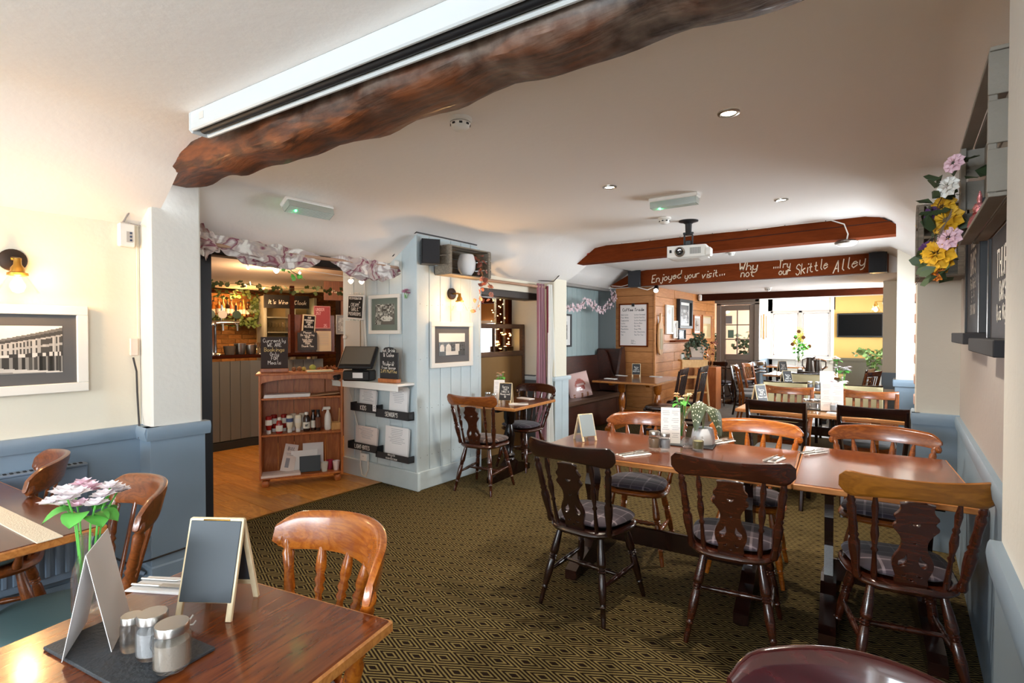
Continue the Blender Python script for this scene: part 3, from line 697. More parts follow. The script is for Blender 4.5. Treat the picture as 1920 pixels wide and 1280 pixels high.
# ceiling fittings
def lathe_obj(name, prof, m, parent, loc=None, n=20, rot=None): return MB().lathe(prof, n=n).build(name, m, parent, smooth=True, loc=loc, rot=rot)
def downlight(loc, label):
    t = thing('downlight', label, 'downlight', loc, group='recessed ceiling spots')
    lathe_obj('trim_ring', [(.031, -.002), (.037, -.009), (.048, -.006), (.049, 0)], STEEL, t)
    lathe_obj('lamp', [(0, -.003), (.032, -.003)], mat('lit_halogen', '#fff4de', .5, emit='#fff0d8', es=14), t)
    spot('downlight_beam', (loc[0], loc[1], loc[2] - .03), 46, (1, .88, .72), 120)
for (u, v), lb in (((1366, 211), 'largest lit round downlight, nearest the right wall crates'), ((1143, 350), 'lit round downlight left of the emergency exit light'), ((1465, 374), 'lit round downlight right of the projector')):
    p = at(u, v, z=2.449); downlight(tuple(p), lb)
def detector(loc, label, s=1):
    t = thing('smoke_detector', label, 'detector', loc, group='smoke detectors on the ceiling')
    lathe_obj('base', [(0, 0), (.052 * s, 0), (.052 * s, -.012 * s), (.045 * s, -.018 * s)], WPLAS, t)
    lathe_obj('sensor_head', [(.04 * s, -.016 * s), (.046 * s, -.024 * s), (.040 * s, -.04 * s), (.026 * s, -.052 * s), (0, -.056 * s)], WPLAS, t)
    mb = MB()
    for k in range(8):
        a = k * math.pi / 4; mb.box((.0435 * s * math.cos(a), .0435 * s * math.sin(a), -.031 * s), (.004, .014 * s, .008 * s), RZ(a))
    mb.build('vent_slots', BLACK, t)
detector(tuple(at(863, 222, z=2.449)), 'white smoke detector just past the rough beam', 1.05)
detector(tuple(at(1246, 408, z=2.449)), 'white smoke detector left of the projector mount', 1.05)
detector(tuple(at(1440, 539, z=2.199)), 'small white smoke detector beyond the lettered beam', 1.1)
detector(tuple(at(1372, 473, z=2.449)), 'tiny white detector above the lettered beam', .8)
def exit_light(loc, rz, ln, label, tilt=0):
    t = thing('emergency_light', label, 'light', loc, rot=(0, tilt, rz), group=None)
    MB().box((0, 0, 0), (ln, .095, .03), None, .006).build('base_tray', WPLAS, t, loc=(0, 0, -.015))
    MB().prism([(-.044, -.03), (.044, -.03), (.036, -.075), (-.036, -.075)], -ln / 2 + .01, ln / 2 - .01, 'yz').build('diffuser', mat('ribbed_diffuser', '#b9c4bb', .25, trans=.35, alpha=.85), t)
    mb = MB()
    for k in range(9): mb.box((0, -.032 + k * .008, -.0765), (ln - .03, .003, .002))
    mb.build('ribs', mat('diffuser_rib', '#ccd4cc', .3), t)
    MB().tube([(-ln / 2 + .05, 0, -.045), (ln / 2 - .05, 0, -.045)], .012, 8).build('tube_lamp', mat('off_tube', '#e6ebe4', .4), t)
    lathe_obj('led_indicator', [(0, -.004), (.006, -.002), (.004, .003), (0, .004)], mat('green_led', '#40ff90', .5, emit='#30ff80', es=30), t, loc=(-ln / 2 + .075, -.0, -.0795))
    point('led_glow', (loc[0] - math.cos(rz) * (ln / 2 - .07), loc[1] - math.sin(rz) * (ln / 2 - .07), loc[2] - .085 + (math.sin(tilt) * ln / 2)), .05, (.2, 1, .5), .01)
exit_light(tuple(at(1264, 368, z=2.449)), R(2), .36, 'white emergency light with a green indicator before the projector')
p = at(589, 404, x=-3.32); exit_light((-3.41, 2.12, 2.35), R(91), .37, 'white emergency light on the sloping ceiling above the bar opening'); exl = D.objects['emergency_light.001']; exl.rotation_euler = (R(4), R(0), R(90)); exl.rotation_euler = (R(-30), 0, R(90))
# projector
pp = at(1291, 414, z=2.449)
pj = thing('projector', 'white projector hanging from a black ceiling mount', 'projector', (pp.x, pp.y, 2.45), R(8))
lathe_obj('ceiling_plate', [(0, 0), (.085, 0), (.085, -.008), (.05, -.016), (.03, -.03), (.026, -.12), (.03, -.13), (0, -.13)], BLACK, pj)
MB().box((-.035, 0, -.17), (.012, .03, .12), None, .003).box((.035, 0, -.17), (.012, .03, .12), None, .003).box((0, 0, -.115), (.09, .035, .02), None, .003).box((0, 0, -.225), (.14, .09, .012), None, .003).box((0, 0, -.2), (.05, .05, .04), None, .004).build('bracket', BLACK, pj)
MB().prism([(-.165, -.105), (.155, -.105), (.165, -.09), (.165, .11), (-.165, .11)], -.235, -.335, 'xy').build('body', WPLAS, pj)
MB().prism([(-.165, -.335), (.165, -.335), (.10, -.352), (-.12, -.352)], -.1, .1, 'xz').build('underside', mat('projector_grey', '#c9c6c0', .4), pj)
o = MB().lathe([(.041, 0), (.045, .006), (.036, .014), (.033, .012)]).build('lens_ring', STEEL, pj, smooth=True, loc=(-.055, -.105, -.29), rot=(R(90), 0, 0))
o = MB().lathe([(.033, .012), (.026, .014), (.024, .004), (.015, .003), (.013, .010), (0, .014)]).build('lens', mat('lens_black', '#0b0c10', .08, coat=1), pj, smooth=True, loc=(-.055, -.105, -.29), rot=(R(90), 0, 0))
mb = MB()
for k in range(11): mb.box((.035 + k * .0085, -.1065, -.285), (.0045, .004, .055))
mb.build('vent_grille', mat('vent_grey', '#8d8a86', .5), pj)
MB().tube([(-.135, -.107, -.27), (-.135, -.107, -.295)], .010, 10).build('sensor_window', BLACK, pj, smooth=True)
MB().box((.185, -.06, -.30), (.05, .09, .075), None, .01).build('side_module', WPLAS, pj)
# red alarm sounder
al = thing('alarm_sounder', 'round red fire alarm sounder on the timber beam', 'alarm', (at(1097, 470, y=5.49).x, 5.5, at(1097, 470, y=5.49).z), rot=(R(90), 0, 0))
MB().box((0, 0, .012), (.1, .1, .024), None, .015).build('back_box', mat('alarm_red', '#a8231a', .3, coat=.4), al)
lathe_obj('sounder_dome', [(.043, .024), (.043, .04), (.034, .048), (.030, .044), (.018, .052), (0, .055)], mat('alarm_red'), al)
# cables on beam 2, dome light
def cable(label, pts, r, m, cat='cable', name='cable'):
    return tag(MB().tube(pts, r, 6).build(name, m, smooth=True), label, cat)
pts = [(-3.47, 5.49, 2.29), (-3.2, 5.485, 2.405), (-2.93, 5.48, 2.452), (-2.3, 5.485, 2.448), (-1.7, 5.487, 2.452), (-1.2, 5.485, 2.446), (-.9, 5.487, 2.45), (-.55, 5.487, 2.448), (-.45, 5.485, 2.40), (-.42, 5.48, 2.31), (-.43, 5.47, 2.24)]
cb = cable('white cable clipped along the top of the projector beam', pts, .006, WCABLE)
for k in range(8): MB().box((0, 0, 0), (.006, .012, .018)).build('cable_clip', CABLE, cb, loc=(-2.9 + k * .33, 5.484, 2.45))
cable('thin black cable above the red alarm', [(-3.45, 5.488, 2.305), (-3.18, 5.49, 2.42), (-2.9, 5.49, 2.458), (-2.2, 5.488, 2.455), (-1.6, 5.49, 2.457)], .004, CABLE)
dl = thing('emergency_light', 'oval chrome emergency light hanging at the right of the beam', 'light', (-.43, 5.46, 2.235))
lathe_obj('housing', [(.0, .02), (.07, .018), (.092, .0), (.085, -.014)], STEEL, dl)
lathe_obj('dome_lens', [(.085, -.012), (.06, -.03), (0, -.036)], mat('frosted_lens', '#f1eee8', .3), dl)
# speakers
def speaker(loc, rz, s, label, tilt=0):
    t = thing('wall_speaker', label, 'speaker', loc, rot=(tilt, 0, rz), group=None)
    MB().prism([(-.09 * s, -.07 * s), (.09 * s, -.07 * s), (.07 * s, .07 * s), (-.07 * s, .07 * s)], -.12 * s, .12 * s, 'xy').build('cabinet', BLACK, t)
    MB().box((0, 0, 0), (.172 * s, .01 * s, .23 * s), None, .006 * s).build('grille', mat('speaker_grille', '#26262a', .7, bump=.6, bscale=400), t, loc=(0, -.074 * s, 0))
    MB().box((0, 0, 0), (.05 * s, .05 * s, .04 * s)).build('bracket', BLACK, t, loc=(0, .09 * s, 0))
speaker((-3.46, 3.36, 2.17), R(60), .92, 'black speaker on the corner of the blue boarded block')
pA = at(1190, 523, y=7.95); speaker((pA.x, 7.97, pA.z - .0), R(12), 1.1, 'black speaker at the left end of the lettered beam')
pA = at(1648, 492, y=7.95); speaker((pA.x, 7.97, pA.z), R(-8), 1.05, 'black speaker at the right end of the lettered beam')
sp_ = thing('spotlight', 'small black spotlight on the pine corner under the lettered beam', 'spotlight', (-3.25, 8.22, 2.17))
MB().tube([(0, .05, .03), (0, 0, .02)], .012, 8).build('arm', BLACK, sp_); MB().turn((0, .02, .03), (.03, -.09, -.05), [(0, .02), (.2, .035), (.8, .042), (1, .045)], 12).build('lamp_head', BLACK, sp_, smooth=True)
MB().turn((.031, -.092, -.052), (.033, -.098, -.056), [(0, .035), (1, .03)], 12).build('bulb', mat('lit_halogen'), sp_)
cable('white flex drooping from the corner speaker to the spotlight', [(-3.95, 8.03, 2.225), (-3.75, 7.98, 2.20), (-3.6, 7.97, 2.23), (-3.45, 7.98, 2.17), (-3.33, 8.05, 2.13), (-3.26, 8.15, 2.18)], .006, WCABLE)
sn = thing('motion_sensor', 'white motion sensor at the left end of the low dark beam', 'sensor', (-3.235, 10.44, 2.13)); MB().box((0, 0, 0), (.06, .05, .12), None, .015).build('sensor_body', WPLAS, sn); MB().box((0, -.026, .01), (.035, .004, .05), None, .002).build('sensor_lens', mat('sensor_lens', '#d8d6d0', .2), sn)
cable('black cable along the top edge of the blue block and cove', [(-3.95, 3.26, 2.13), (-3.82, 3.25, 2.16), (-3.66, 3.25, 2.31), (-3.53, 3.27, 2.345), (-3.53, 3.6, 2.345), (-3.53, 4.1, 2.34)], .007, CABLE)
cable('tangled black cable from the curtain rail to the beam end', [(-3.52, 4.95, 2.075), (-3.48, 5.2, 2.06), (-3.4, 5.36, 2.06), (-3.36, 5.42, 2.13), (-3.4, 5.45, 2.22), (-3.44, 5.48, 2.28)], .006, CABLE)
cable('grey cable round the rough beam end to the socket box', [(-3.44, 1.11, 2.04), (-3.50, 1.05, 2.06), (-3.42, 1.1, 2.2), (-3.32, 1.13, 2.33), (-3.2, 1.12, 2.44)], .005, mat('grey_cable', '#8d8a88', .5))
# ================================================================== FURNITURE LIBRARY
LEGP = [(0, .012), (.05, .015), (.2, .020), (.32, .023), (.355, .021), (.365, .015), (.38, .022), (.395, .015), (.41, .022), (.425, .015), (.45, .019), (.6, .0215), (.74, .017), (.77, .013), (.785, .019), (.80, .013), (.9, .014), (1, .011)]
POSTP = [(0, .016), (.04, .019), (.12, .014), (.3, .021), (.42, .022), (.47, .014), (.5, .020), (.53, .014), (.56, .018), (.7, .015), (.84, .019), (.88, .012), (.91, .017), (.95, .012), (1, .010)]
SPINP = [(0, .010), (.1, .012), (.34, .008), (.37, .014), (.40, .008), (.55, .016), (.64, .013), (.67, .009), (.7, .014), (.73, .009), (.86, .014), (1, .007)]
SPINL = [(0, .011), (.2, .012), (.42, .009), (.5, .012), (.54, .010), (.58, .017), (.61, .011), (.65, .018), (.69, .012), (.74, .018), (.82, .016), (1, .006)]
def crest(mb, hw, zfn, th, sag, lean, y0, z0, nu=26, curl=0):
    """curved top rail; zfn(u)->(bottom, top) u in -1..1; section rounded"""
    n0 = len(mb.v); K = 10
    for i in range(nu + 1):
        u = -1 + 2 * i / nu; zb, zt = zfn(u); zc, hh = (zb + zt) / 2, (zt - zb) / 2
        t = th * (1 - .35 * abs(u) ** 6) / 2
        for k in range(K):
            a = 2 * math.pi * k / K + math.pi / K; ca, sa = math.cos(a), math.sin(a)
            cy = (abs(ca) ** .45) * (1 if ca > 0 else -1) * t; cz = (abs(sa) ** .35) * (1 if sa > 0 else -1) * hh
            nx = 2 * sag * u / hw; nl = math.hypot(1, nx)          # plan normal of the arc
            mb.v.append((u * hw + cy * nx / nl, y0 - sag * u * u + cy / nl + lean * (zc + cz - z0), zc + cz))
    for i in range(nu):
        for k in range(K): a = n0 + i * K + k; b_ = n0 + i * K + (k + 1) % K; mb.f.append((a, b_, b_ + K, a + K))
    mb.f += [tuple(n0 + k for k in range(K)), tuple(n0 + nu * K + k for k in range(K))]
    return mb
def seat_mesh(w, d, th, z, pinch=.03, dome=0, n=36, p=3.2):
    """rounded seat; wider at the front (-y)"""
    mb = MB(); rings = [(.0, th), (.4, th + dome * .85 if 0 else th), ]
    prof = [(0, dome), (.35, dome * .97), (.65, dome * .8), (.85, dome * .45), (.94, dome * .15), (.985, -th * .25), (1, -th * .5), (.985, -th * .75), (.94, -th), (0, -th)]
    rows = []
    for r, zz in prof:
        if r == 0: rows.append([len(mb.v)]); mb.v.append((0, 0, z + zz)); continue
        rows.append(list(range(len(mb.v), len(mb.v) + n)))
        for k in range(n):
            a = 2 * math.pi * k / n; ca, sa = math.cos(a), math.sin(a)
            rr = (abs(ca) ** p + abs(sa) ** p) ** (-1 / p)
            x = ca * rr * w / 2 * (1 - pinch / w * 2 * (sa * rr + 0)); y = sa * rr * d / 2
            mb.v.append((x * r, y * r, z + zz))
    for a, b_ in zip(rows, rows[1:]):
        for k in range(n):
            k2 = (k + 1) % n
            if len(a) == 1: mb.f.append((a[0], b_[k], b_[k2]))
            elif len(b_) == 1: mb.f.append((a[k], b_[0], a[k2]))
            else: mb.f.append((a[k], b_[k], b_[k2], a[k2]))
    return mb
def cut_board(name, outline, holes, th, m, parent, loc, rot):
    """flat board with pierced holes, in local XZ (curve fill)"""
    cu = D.curves.new(name, 'CURVE'); cu.dimensions = '2D'; cu.fill_mode = 'BOTH'; cu.extrude = th / 2; cu.bevel_depth = .0015
    for pl_ in [outline] + holes:
        s_ = cu.splines.new('POLY'); s_.points.add(len(pl_) - 1); s_.use_cyclic_u = True
        for q, (x, y) in zip(s_.points, pl_): q.co = (x, y, 0, 1)
    tmp = D.objects.new('tmp', cu); me = D.meshes.new_from_object(tmp); D.objects.remove(tmp)
    me.transform(Matrix.Rotation(R(90), 4, 'X')); me.materials.clear(); me.materials.append(m); me.name = name
    o = D.objects.new(name, me); COL.objects.link(o); o.parent = parent; o.location = loc; o.rotation_euler = rot
    return o
def smooth_pts(p, n=3):
    for _ in range(n):
        q = []
        for a, b_ in zip(p, p[1:] + p[:1]): q += [(a[0] * .75 + b_[0] * .25, a[1] * .75 + b_[1] * .25), (a[0] * .25 + b_[0] * .75, a[1] * .25 + b_[1] * .75)]
        p = q
    return p
def crescent(cx, cz, r, a=0):
    out = [(math.cos(t) * r, -abs(math.sin(t)) * r) for t in [math.pi + k * math.pi / 8 for k in range(9)]]
    inn = [(math.cos(t) * r * .95, -abs(math.sin(t)) * r * .25) for t in [2 * math.pi - k * math.pi / 8 for k in range(1, 8)]]
    return [(cx + x * math.cos(a) - z * math.sin(a), cz + x * math.sin(a) + z * math.cos(a)) for x, z in out + inn]
def base_parts(t, wm, n=10, seat=True):
    if seat: seat_mesh(.41, .40, .032, .435, .02).build('seat', wm, t, smooth=True)
    tops = [(-.13, -.12), (.13, -.12), (-.12, .12), (.12, .12)]; bots = [(-.205, -.205), (.205, -.205), (-.19, .215), (.19, .215)]
    for (a, b_), (c, d) in zip(tops, bots): MB().turn((a, b_, .41), (c, d, 0), LEGP, n).build('leg', wm, t, smooth=True, ang=60)
    lp = lambda k, f: (tops[k][0] + (bots[k][0] - tops[k][0]) * f, tops[k][1] + (bots[k][1] - tops[k][1]) * f, .41 * (1 - f))
    sp = [(0, .008), (.2, .011), (.38, .015), (.42, .011), (.45, .016), (.5, .012), (.55, .016), (.58, .011), (.62, .015), (.8, .011), (1, .008)]
    for k in (0, 1): MB().turn(lp(k, .55), lp(k + 2, .58), sp, 8).build('stretcher', wm, t, smooth=True, ang=60)
    a, b_ = lp(0, .55), lp(2, .58); c, d = lp(1, .55), lp(3, .58); mid = lambda p, q: tuple((x + y) / 2 for x, y in zip(p, q))
    MB().turn(mid(a, b_), mid(c, d), sp, 8).build('stretcher', wm, t, smooth=True, ang=60)
TART = tartan('purple_tartan_fabric', '#2b222c', '#8d8088', '#40333f', .16)
TARTB = tartan('brown_tartan_fabric', '#3a2a28', '#b09c8e', '#54403a', .15)
def fiddle_chair(name, label, wm, crest_m=None, pad=TART):
    """turned chair with pierced fiddle splat and deep crest rail"""
    t = thing(name, label, 'chair')
    base_parts(t, wm)
    seat_mesh(.38, .35, .02, .468, .018, .018).build('seat_pad', pad, t, smooth=True, loc=(0, -.025, 0))
    cr = lambda u: (.775 + .022 * (1 - u * u) - .0 + (.045 * (max(0, abs(u) - .8) / .2) ** 2), .885 - .006 * (1 - u * u) + .010 * u * u - .028 * (max(0, abs(u) - .88) / .12) ** 2)
    crest(MB(), .255, cr, .026, .045, .22, .262, .82).build('crest_rail', crest_m or wm, t, smooth=True, ang=60)
    for s in (-1, 1):
        MB().turn((s * .175, .135, .43), (s * .215, .222, .80), POSTP, 10).build('back_post', wm, t, smooth=True, ang=60)
        MB().turn((s * .118, .155, .43), (s * .135, .245, .80), SPINP, 8).build('spindle', wm, t, smooth=True, ang=60)
    half = [(.050, .0), (.056, .02), (.050, .04), (.064, .075), (.068, .105), (.058, .135), (.044, .16), (.040, .19), (.044, .215), (.060, .24), (.078, .262), (.060, .278), (.062, .29), (.074, .305), (.056, .325), (.050, .345), (.056, .365)]
    outl = [(x, z) for x, z in half] + [(-x, z) for x, z in half[::-1]]; outl = smooth_pts(outl, 1)
    tear = lambda s_: [(s_ * x, z) for x, z in ((.022, .150), (.030, .128), (.048, .112), (.050, .095), (.038, .085), (.024, .092), (.016, .115))]
    holes = [crescent(0, .285, .018), tear(1), tear(-1), crescent(-.026, .055, .012, .4), crescent(.026, .055, .012, -.4), crescent(0, .035, .011), crescent(0, .20, .010)]
    cut_board('splat', outl, holes, .013, wm, t, (0, .168, .432), (R(-13.5), 0, 0))
    return t
def spindle_chair(name, label, wm, pad=TART, n=4, slats=False, hw=.275, sag=.11, ch_h=0):
    """low bow-rail chair with turned spindles (or flat slats)"""
    t = thing(name, label, 'chair')
    base_parts(t, wm)
    if pad: seat_mesh(.38, .35, .02, .468, .018, .018).build('seat_pad', pad, t, smooth=True, loc=(0, -.025, 0))
    cr = lambda u: (.785 - ch_h - .012 * abs(u) ** 3 + .03 * max(0, abs(u) - .88) / .12, .878 - .020 * u ** 2 - .035 * max(0, (abs(u) - .8) / .2) ** 2)
    crest(MB(), hw, cr, .03, sag, .25, .275, .83, nu=30).build('crest_rail', wm, t, smooth=True, ang=60)
    for s in (-1, 1):
        MB().turn((s * .168, .12, .43), (s * hw * .90, .268 - sag * .81, .80), POSTP, 10).build('back_post', wm, t, smooth=True, ang=60)
        MB().turn((s * hw * .93, .268 - sag * .86, .795), (s * hw * .95, .262 - sag * .9, .757), [(0, .012), (.3, .017), (.7, .017), (1, .008)], 8).build('rail_drop', wm, t, smooth=True)
    for i in range(n):
        q = -1 + 2 * (i + .5) / n; x1 = q * hw * .74; x0 = q * .125
        a, b_ = (x0, .165 - .02 * abs(q), .43), (x1, .266 - sag * (x1 / hw) ** 2, .80)
        if slats:
            d = Vector(b_) - Vector(a); mb = MB().box((0, 0, 0), (.034, .010, d.length), None, .002)
            mb.build('slat', wm, t, loc=tuple((Vector(a) + Vector(b_)) / 2), rot=(-math.atan2(d.y, d.z), math.atan2(d.x, d.z), 0))
        else: MB().turn(a, b_, SPINL, 8).build('spindle', wm, t, smooth=True, ang=60)
    return t
def slat_chair(name, label, wm, kind='rail', fab=None, hw=.215, cat='chair'):
    """square-section dining chair: 'rail' (two cross rails), 'slat' (vertical slats), 'pad' (upholstered back)"""
    t = thing(name, label, cat)
    seat_mesh(.43, .41, .045, .445, .01, .012, p=5).build('seat', fab or wm, t, smooth=True)
    for sx in (-1, 1):
        MB().box((0, 0, 0), (.034, .034, .42), None, .004).build('leg', wm, t, loc=(sx * .19, -.18, .21))
        MB().tube([(sx * .19, .235, 0), (sx * .192, .19, .22), (sx * .195, .185, .44), (sx * hw * .98, .215, .62), (sx * hw, .262, .86)], [.017, .02, .022, .02, .017], 6).build('back_leg', wm, t)
        MB().box((0, 0, 0), (.02, .36, .03), None, .003).build('stretcher', wm, t, loc=(sx * .19, 0, .18))
    for y in (-.18, .18): MB().box((0, 0, 0), (.37, .02, .055), None, .003).build('apron', wm, t, loc=(0, y, .385))
    cr = lambda u: (.79, .885 - .012 * (1 - u * u))
    def bow(z0, z1, nm, y0=.262, m=wm, th=.022): crest(MB(), hw + .012, lambda u: (z0, z1 - (.012 * (1 - u * u) if nm == 'crest_rail' else 0)), th, -.035, .2, y0 + .2 * ((z0 + z1) / 2 - .84) - .03, (z0 + z1) / 2, 16).build(nm, m, t, smooth=True, ang=60)
    if kind == 'rail':
        bow(.79, .885, 'crest_rail'); bow(.715, .745, 'back_rail'); bow(.655, .68, 'back_rail')
    elif kind == 'slat':
        bow(.80, .885, 'crest_rail'); bow(.56, .59, 'back_rail')
        for k in range(5): MB().box((0, 0, 0), (.022, .01, .23), None, .002).build('slat', wm, t, loc=(-.13 + k * .065, .245, .69), rot=(R(-12), 0, 0))
    else:
        bow(.865, .885, 'crest_rail'); bow(.60, .865, 'back_pad', m=fab, th=.045)
    return t
def trestle(t, wm, x, ylen, z=.72, foot=.11, turned=False):
    """pedestal leg under a table at local x, foot along y"""
    h = ylen / 2
    MB().prism([(-h, 0), (h, 0), (h, .055), (h - .05, .075), (.12, .12), (.06, .16), (-.06, .16), (-.12, .12), (-h + .05, .075), (-h, .055)], x - .035, x + .035, 'yz').build('foot', wm, t)
    if turned:
        MB().lathe([(0, .14), (.055, .14), (.06, .17), (.045, .19), (.06, .21), (.035, .24), (.05, .36), (.055, .42), (.035, .50), (.03, .52), (.05, .54), (.05, .56), (.06, .58), (.06, z - .02), (0, z - .02)], (x, 0, 0), 16).build('column', wm, t, smooth=True, ang=50)
    else:
        hl = [(.06, .14), (.075, .2), (.05, .28), (.035, .34), (.05, .42), (.085, .50), (.06, .56), (.07, .62), (.11, z)]
        MB().prism(hl + [(-a, b_) for a, b_ in hl[::-1]], x - .02, x + .02, 'yz').build('column', wm, t)
    MB().prism([(-h * .85, z), (h * .85, z), (h * .75, z - .05), (-h * .75, z - .05)], x - .03, x + .03, 'yz').build('top_bearer', wm, t)
def dining_table(name, label, loc, rz, lx, ly, m, wm=W_DARK, edge=W_EDGE, turned=False, inset=.22, z=.75, th=.03):
    t = thing(name, label, 'table', loc, rz)
    MB().box((0, 0, 0), (lx - .012, ly - .012, th), None, .004).build('tabletop', m, t, loc=(0, 0, z - th / 2))
    e = MB()
    for c, d in (((0, ly / 2 - .004, z - th / 2 - .0015), (lx, .010, th - .002)), ((0, -ly / 2 + .004, z - th / 2 - .0015), (lx, .010, th - .002)), ((lx / 2 - .004, 0, z - th / 2 - .0015), (.010, ly, th - .002)), ((-lx / 2 + .004, 0, z - th / 2 - .0015), (.010, ly, th - .002))): e.box(c, d, None, .004)
    e.build('edge_band', edge, t)
    for s in (-1, 1): trestle(t, wm, s * (lx / 2 - inset), ly * .86, z - th, turned=turned)
    if inset < lx / 2: MB().box((0, 0, 0), (lx - 2 * inset, .025, .11), None, .004).build('stretcher', wm, t, loc=(0, 0, .21))
    return t
# ------------------------------------------------------------------ table-top things
def flower_bunch(t, z, n, rad, pet, leaf, r0=.02, leaves=5, seedv=1, stem_from=None, fl='flower_head'):
    q = random.Random(seedv); heads = []
    for i in range(n):
        a = q.uniform(0, 6.28); rr = rad * math.sqrt(q.random()); heads.append((rr * math.cos(a), rr * math.sin(a), z + q.uniform(-.02, .025)))
    for hi, (hx, hy, hz) in enumerate(heads):
        if hi < 7: MB().tube([(hx * .1, hy * .1, stem_from if stem_from is not None else z - .12), (hx * .5, hy * .5, z - .06), (hx, hy, hz)], .0022, 5).build('stem', GREEN if leaf is None else leaf, t)
        mb = MB()
        for ring, (np_, tilt, L_) in enumerate(((7, .25, r0), (6, .7, r0 * .8))):
            for k in range(np_):
                a = 6.283 * k / np_ + ring * .5 + q.uniform(-.2, .2); ca, sa = math.cos(a), math.sin(a); up = math.sin(tilt); ot = math.cos(tilt); w_ = L_ * .38
                pts = [(0, 0, 0), (ca * ot * L_ * .6 - sa * w_, sa * ot * L_ * .6 + ca * w_, up * L_ * .6 + .002), (ca * ot * L_, sa * ot * L_, up * L_), (ca * ot * L_ * .6 + sa * w_, sa * ot * L_ * .6 - ca * w_, up * L_ * .6 + .002), (ca * ot * L_ * .55, sa * ot * L_ * .55, up * L_ * .4)]
                mb.add([(x + hx, y + hy, zz + hz) for x, y, zz in pts], [(0, 1, 4), (1, 2, 4), (2, 3, 4), (3, 0, 4)])
        h = mb.build(fl, pet if not isinstance(pet, list) else q.choice(pet), t)
    for k in range(leaves):
        a = 6.283 * k / leaves + q.uniform(-.3, .3); L_ = r0 * 2.0; ca, sa = math.cos(a), math.sin(a); d0 = rad * .3; zz = z - .035 + q.uniform(-.01, .01)
        def lf(u, v): w_ = math.sin(math.pi * min(1, u * 1.0)) ** .6 * L_ * .45; return (ca * (d0 + u * L_) - sa * w_ * (v - .5) * 2, sa * (d0 + u * L_) + ca * w_ * (v - .5) * 2, zz + .012 * math.sin(u * 3) - .02 * u * u + abs(v - .5) * .006)
        MB().grid(lf, 6, 4).build('leaf', leaf or GREEN, t, smooth=True)
def bottle_vase(label, loc, petals, seedv=1, h=.19, n=6, rad=.055, r0=.022, group=None, leaves=6, gm=None):
    t = thing('flower_vase', label, 'vase', loc, group=group)
    MB().lathe([(0, .003), (.026, .003), (.030, .01), (.030, h * .45), (.026, h * .58), (.014, h * .74), (.012, h * .9), (.015, h * .93), (.015, h), (.011, h), (.010, h * .75), (.023, h * .55), (.027, .012), (0, .01)], n=20).build('bottle', gm or GLASS, t, smooth=True)
    flower_bunch(t, h + .09, n, rad, petals, GREEN, r0, leaves, seedv, .02)
    return t
def mason_jar(label, loc, h=.10, r=.033, fill='#d9c7ae', lid=True, handle=True, rz=0, group=None, cat='jar'):
    t = thing('mason_jar', label, cat, loc, rz, group)
    MB().lathe([(0, .001), (r * .85, .001), (r, .008), (r, h * .72), (r * .82, h * .8), (r * .82, h * .9), (r * .74, h * .9), (r * .74, h * .8), (r * .92, h * .72), (r * .92, .01), (0, .006)], n=20).build('jar_body', GLASS, t, smooth=True, ang=60)
    if fill: MB().lathe([(0, .008), (r * .89, .01), (r * .89, h * .62), (0, h * .64)], n=18).build('contents', mat('jar_contents_' + fill[1:], fill, .8, bump=.3, bscale=300), t, smooth=True)
    if lid: MB().lathe([(r * .86, h * .8), (r * .92, h * .82), (r * .92, h * .97), (r * .88, h), (0, h)], n=22).build('lid', STEEL, t, smooth=True, ang=30)
    if handle: MB().tube([(r, 0, h * .62), (r + .018, 0, h * .58), (r + .022, 0, h * .38), (r + .01, 0, h * .2), (r, 0, h * .22)], .004, 8).build('handle', GLASS, t, smooth=True)
    return t
def a_frame(label, loc, rz, h=.17, w_=.10, text=None, front=SLATEB, wm=W_PALE, spread=.055, gold=False, group=None, text_back=False):
    t = thing('table_sign', label, 'sign', loc, rz, group)
    a = math.atan(spread / h)
    for s, nm in ((1, 0), (-1, 1)):
        rot = RX(-s * a) ; Ls = h / math.cos(a)
        f = MB(); mid = lambda x, z: rot @ Vector((x, 0, z))
        base = Vector((0, -s * spread, 0))
        for x in (-w_ / 2 + .005, w_ / 2 - .005): f.box(base + rot @ Vector((x, 0, Ls / 2)), (.014, .009, Ls), rot, .001)
        f.box(base + rot @ Vector((0, 0, Ls - .006)), (w_, .008, .016), rot, .001); f.box(base + rot @ Vector((0, 0, Ls * .2)), (w_, .008, .012), rot, .001)
        f.build('frame', wm, t)
        b_ = MB().box(base + rot @ Vector((0, -s * .003 * 1, Ls * .58)), (w_ - .006, .007, Ls * .80), rot, .001).build('board', front, t)
        if (s == 1 and text):
            for i, (tx, hh, col) in enumerate(text):
                pass
            tot = sum(hh for _, hh, _ in text) * 1.35; zc = Ls * .58 + tot / 2
            for tx, hh, col in text:
                mb = MB(); zc -= hh * 1.35; centred(mb, tx, zc + hh * .2, hh, -.0075, maxw=w_ * .88, th=hh * .13)
                mb.v = [tuple(base + rot @ Vector(p)) for p in mb.v]; mb.build('lettering', CHALKG if col else CHALK, t)
    MB().box((0, 0, h - .002), (w_ * .5, .012, .004)).build('hinge', BRASS, t)
    return t
RES = [('Sorry', .020, 0), ('THIS', .017, 0), ('TABLE IS', .016, 0), ('Reserved', .018, 0), ('10', .020, 0)]
RES2 = [('Sorry', .020, 0), ('THIS', .017, 0), ('TABLE IS', .016, 0), ('Reserved', .018, 0)]
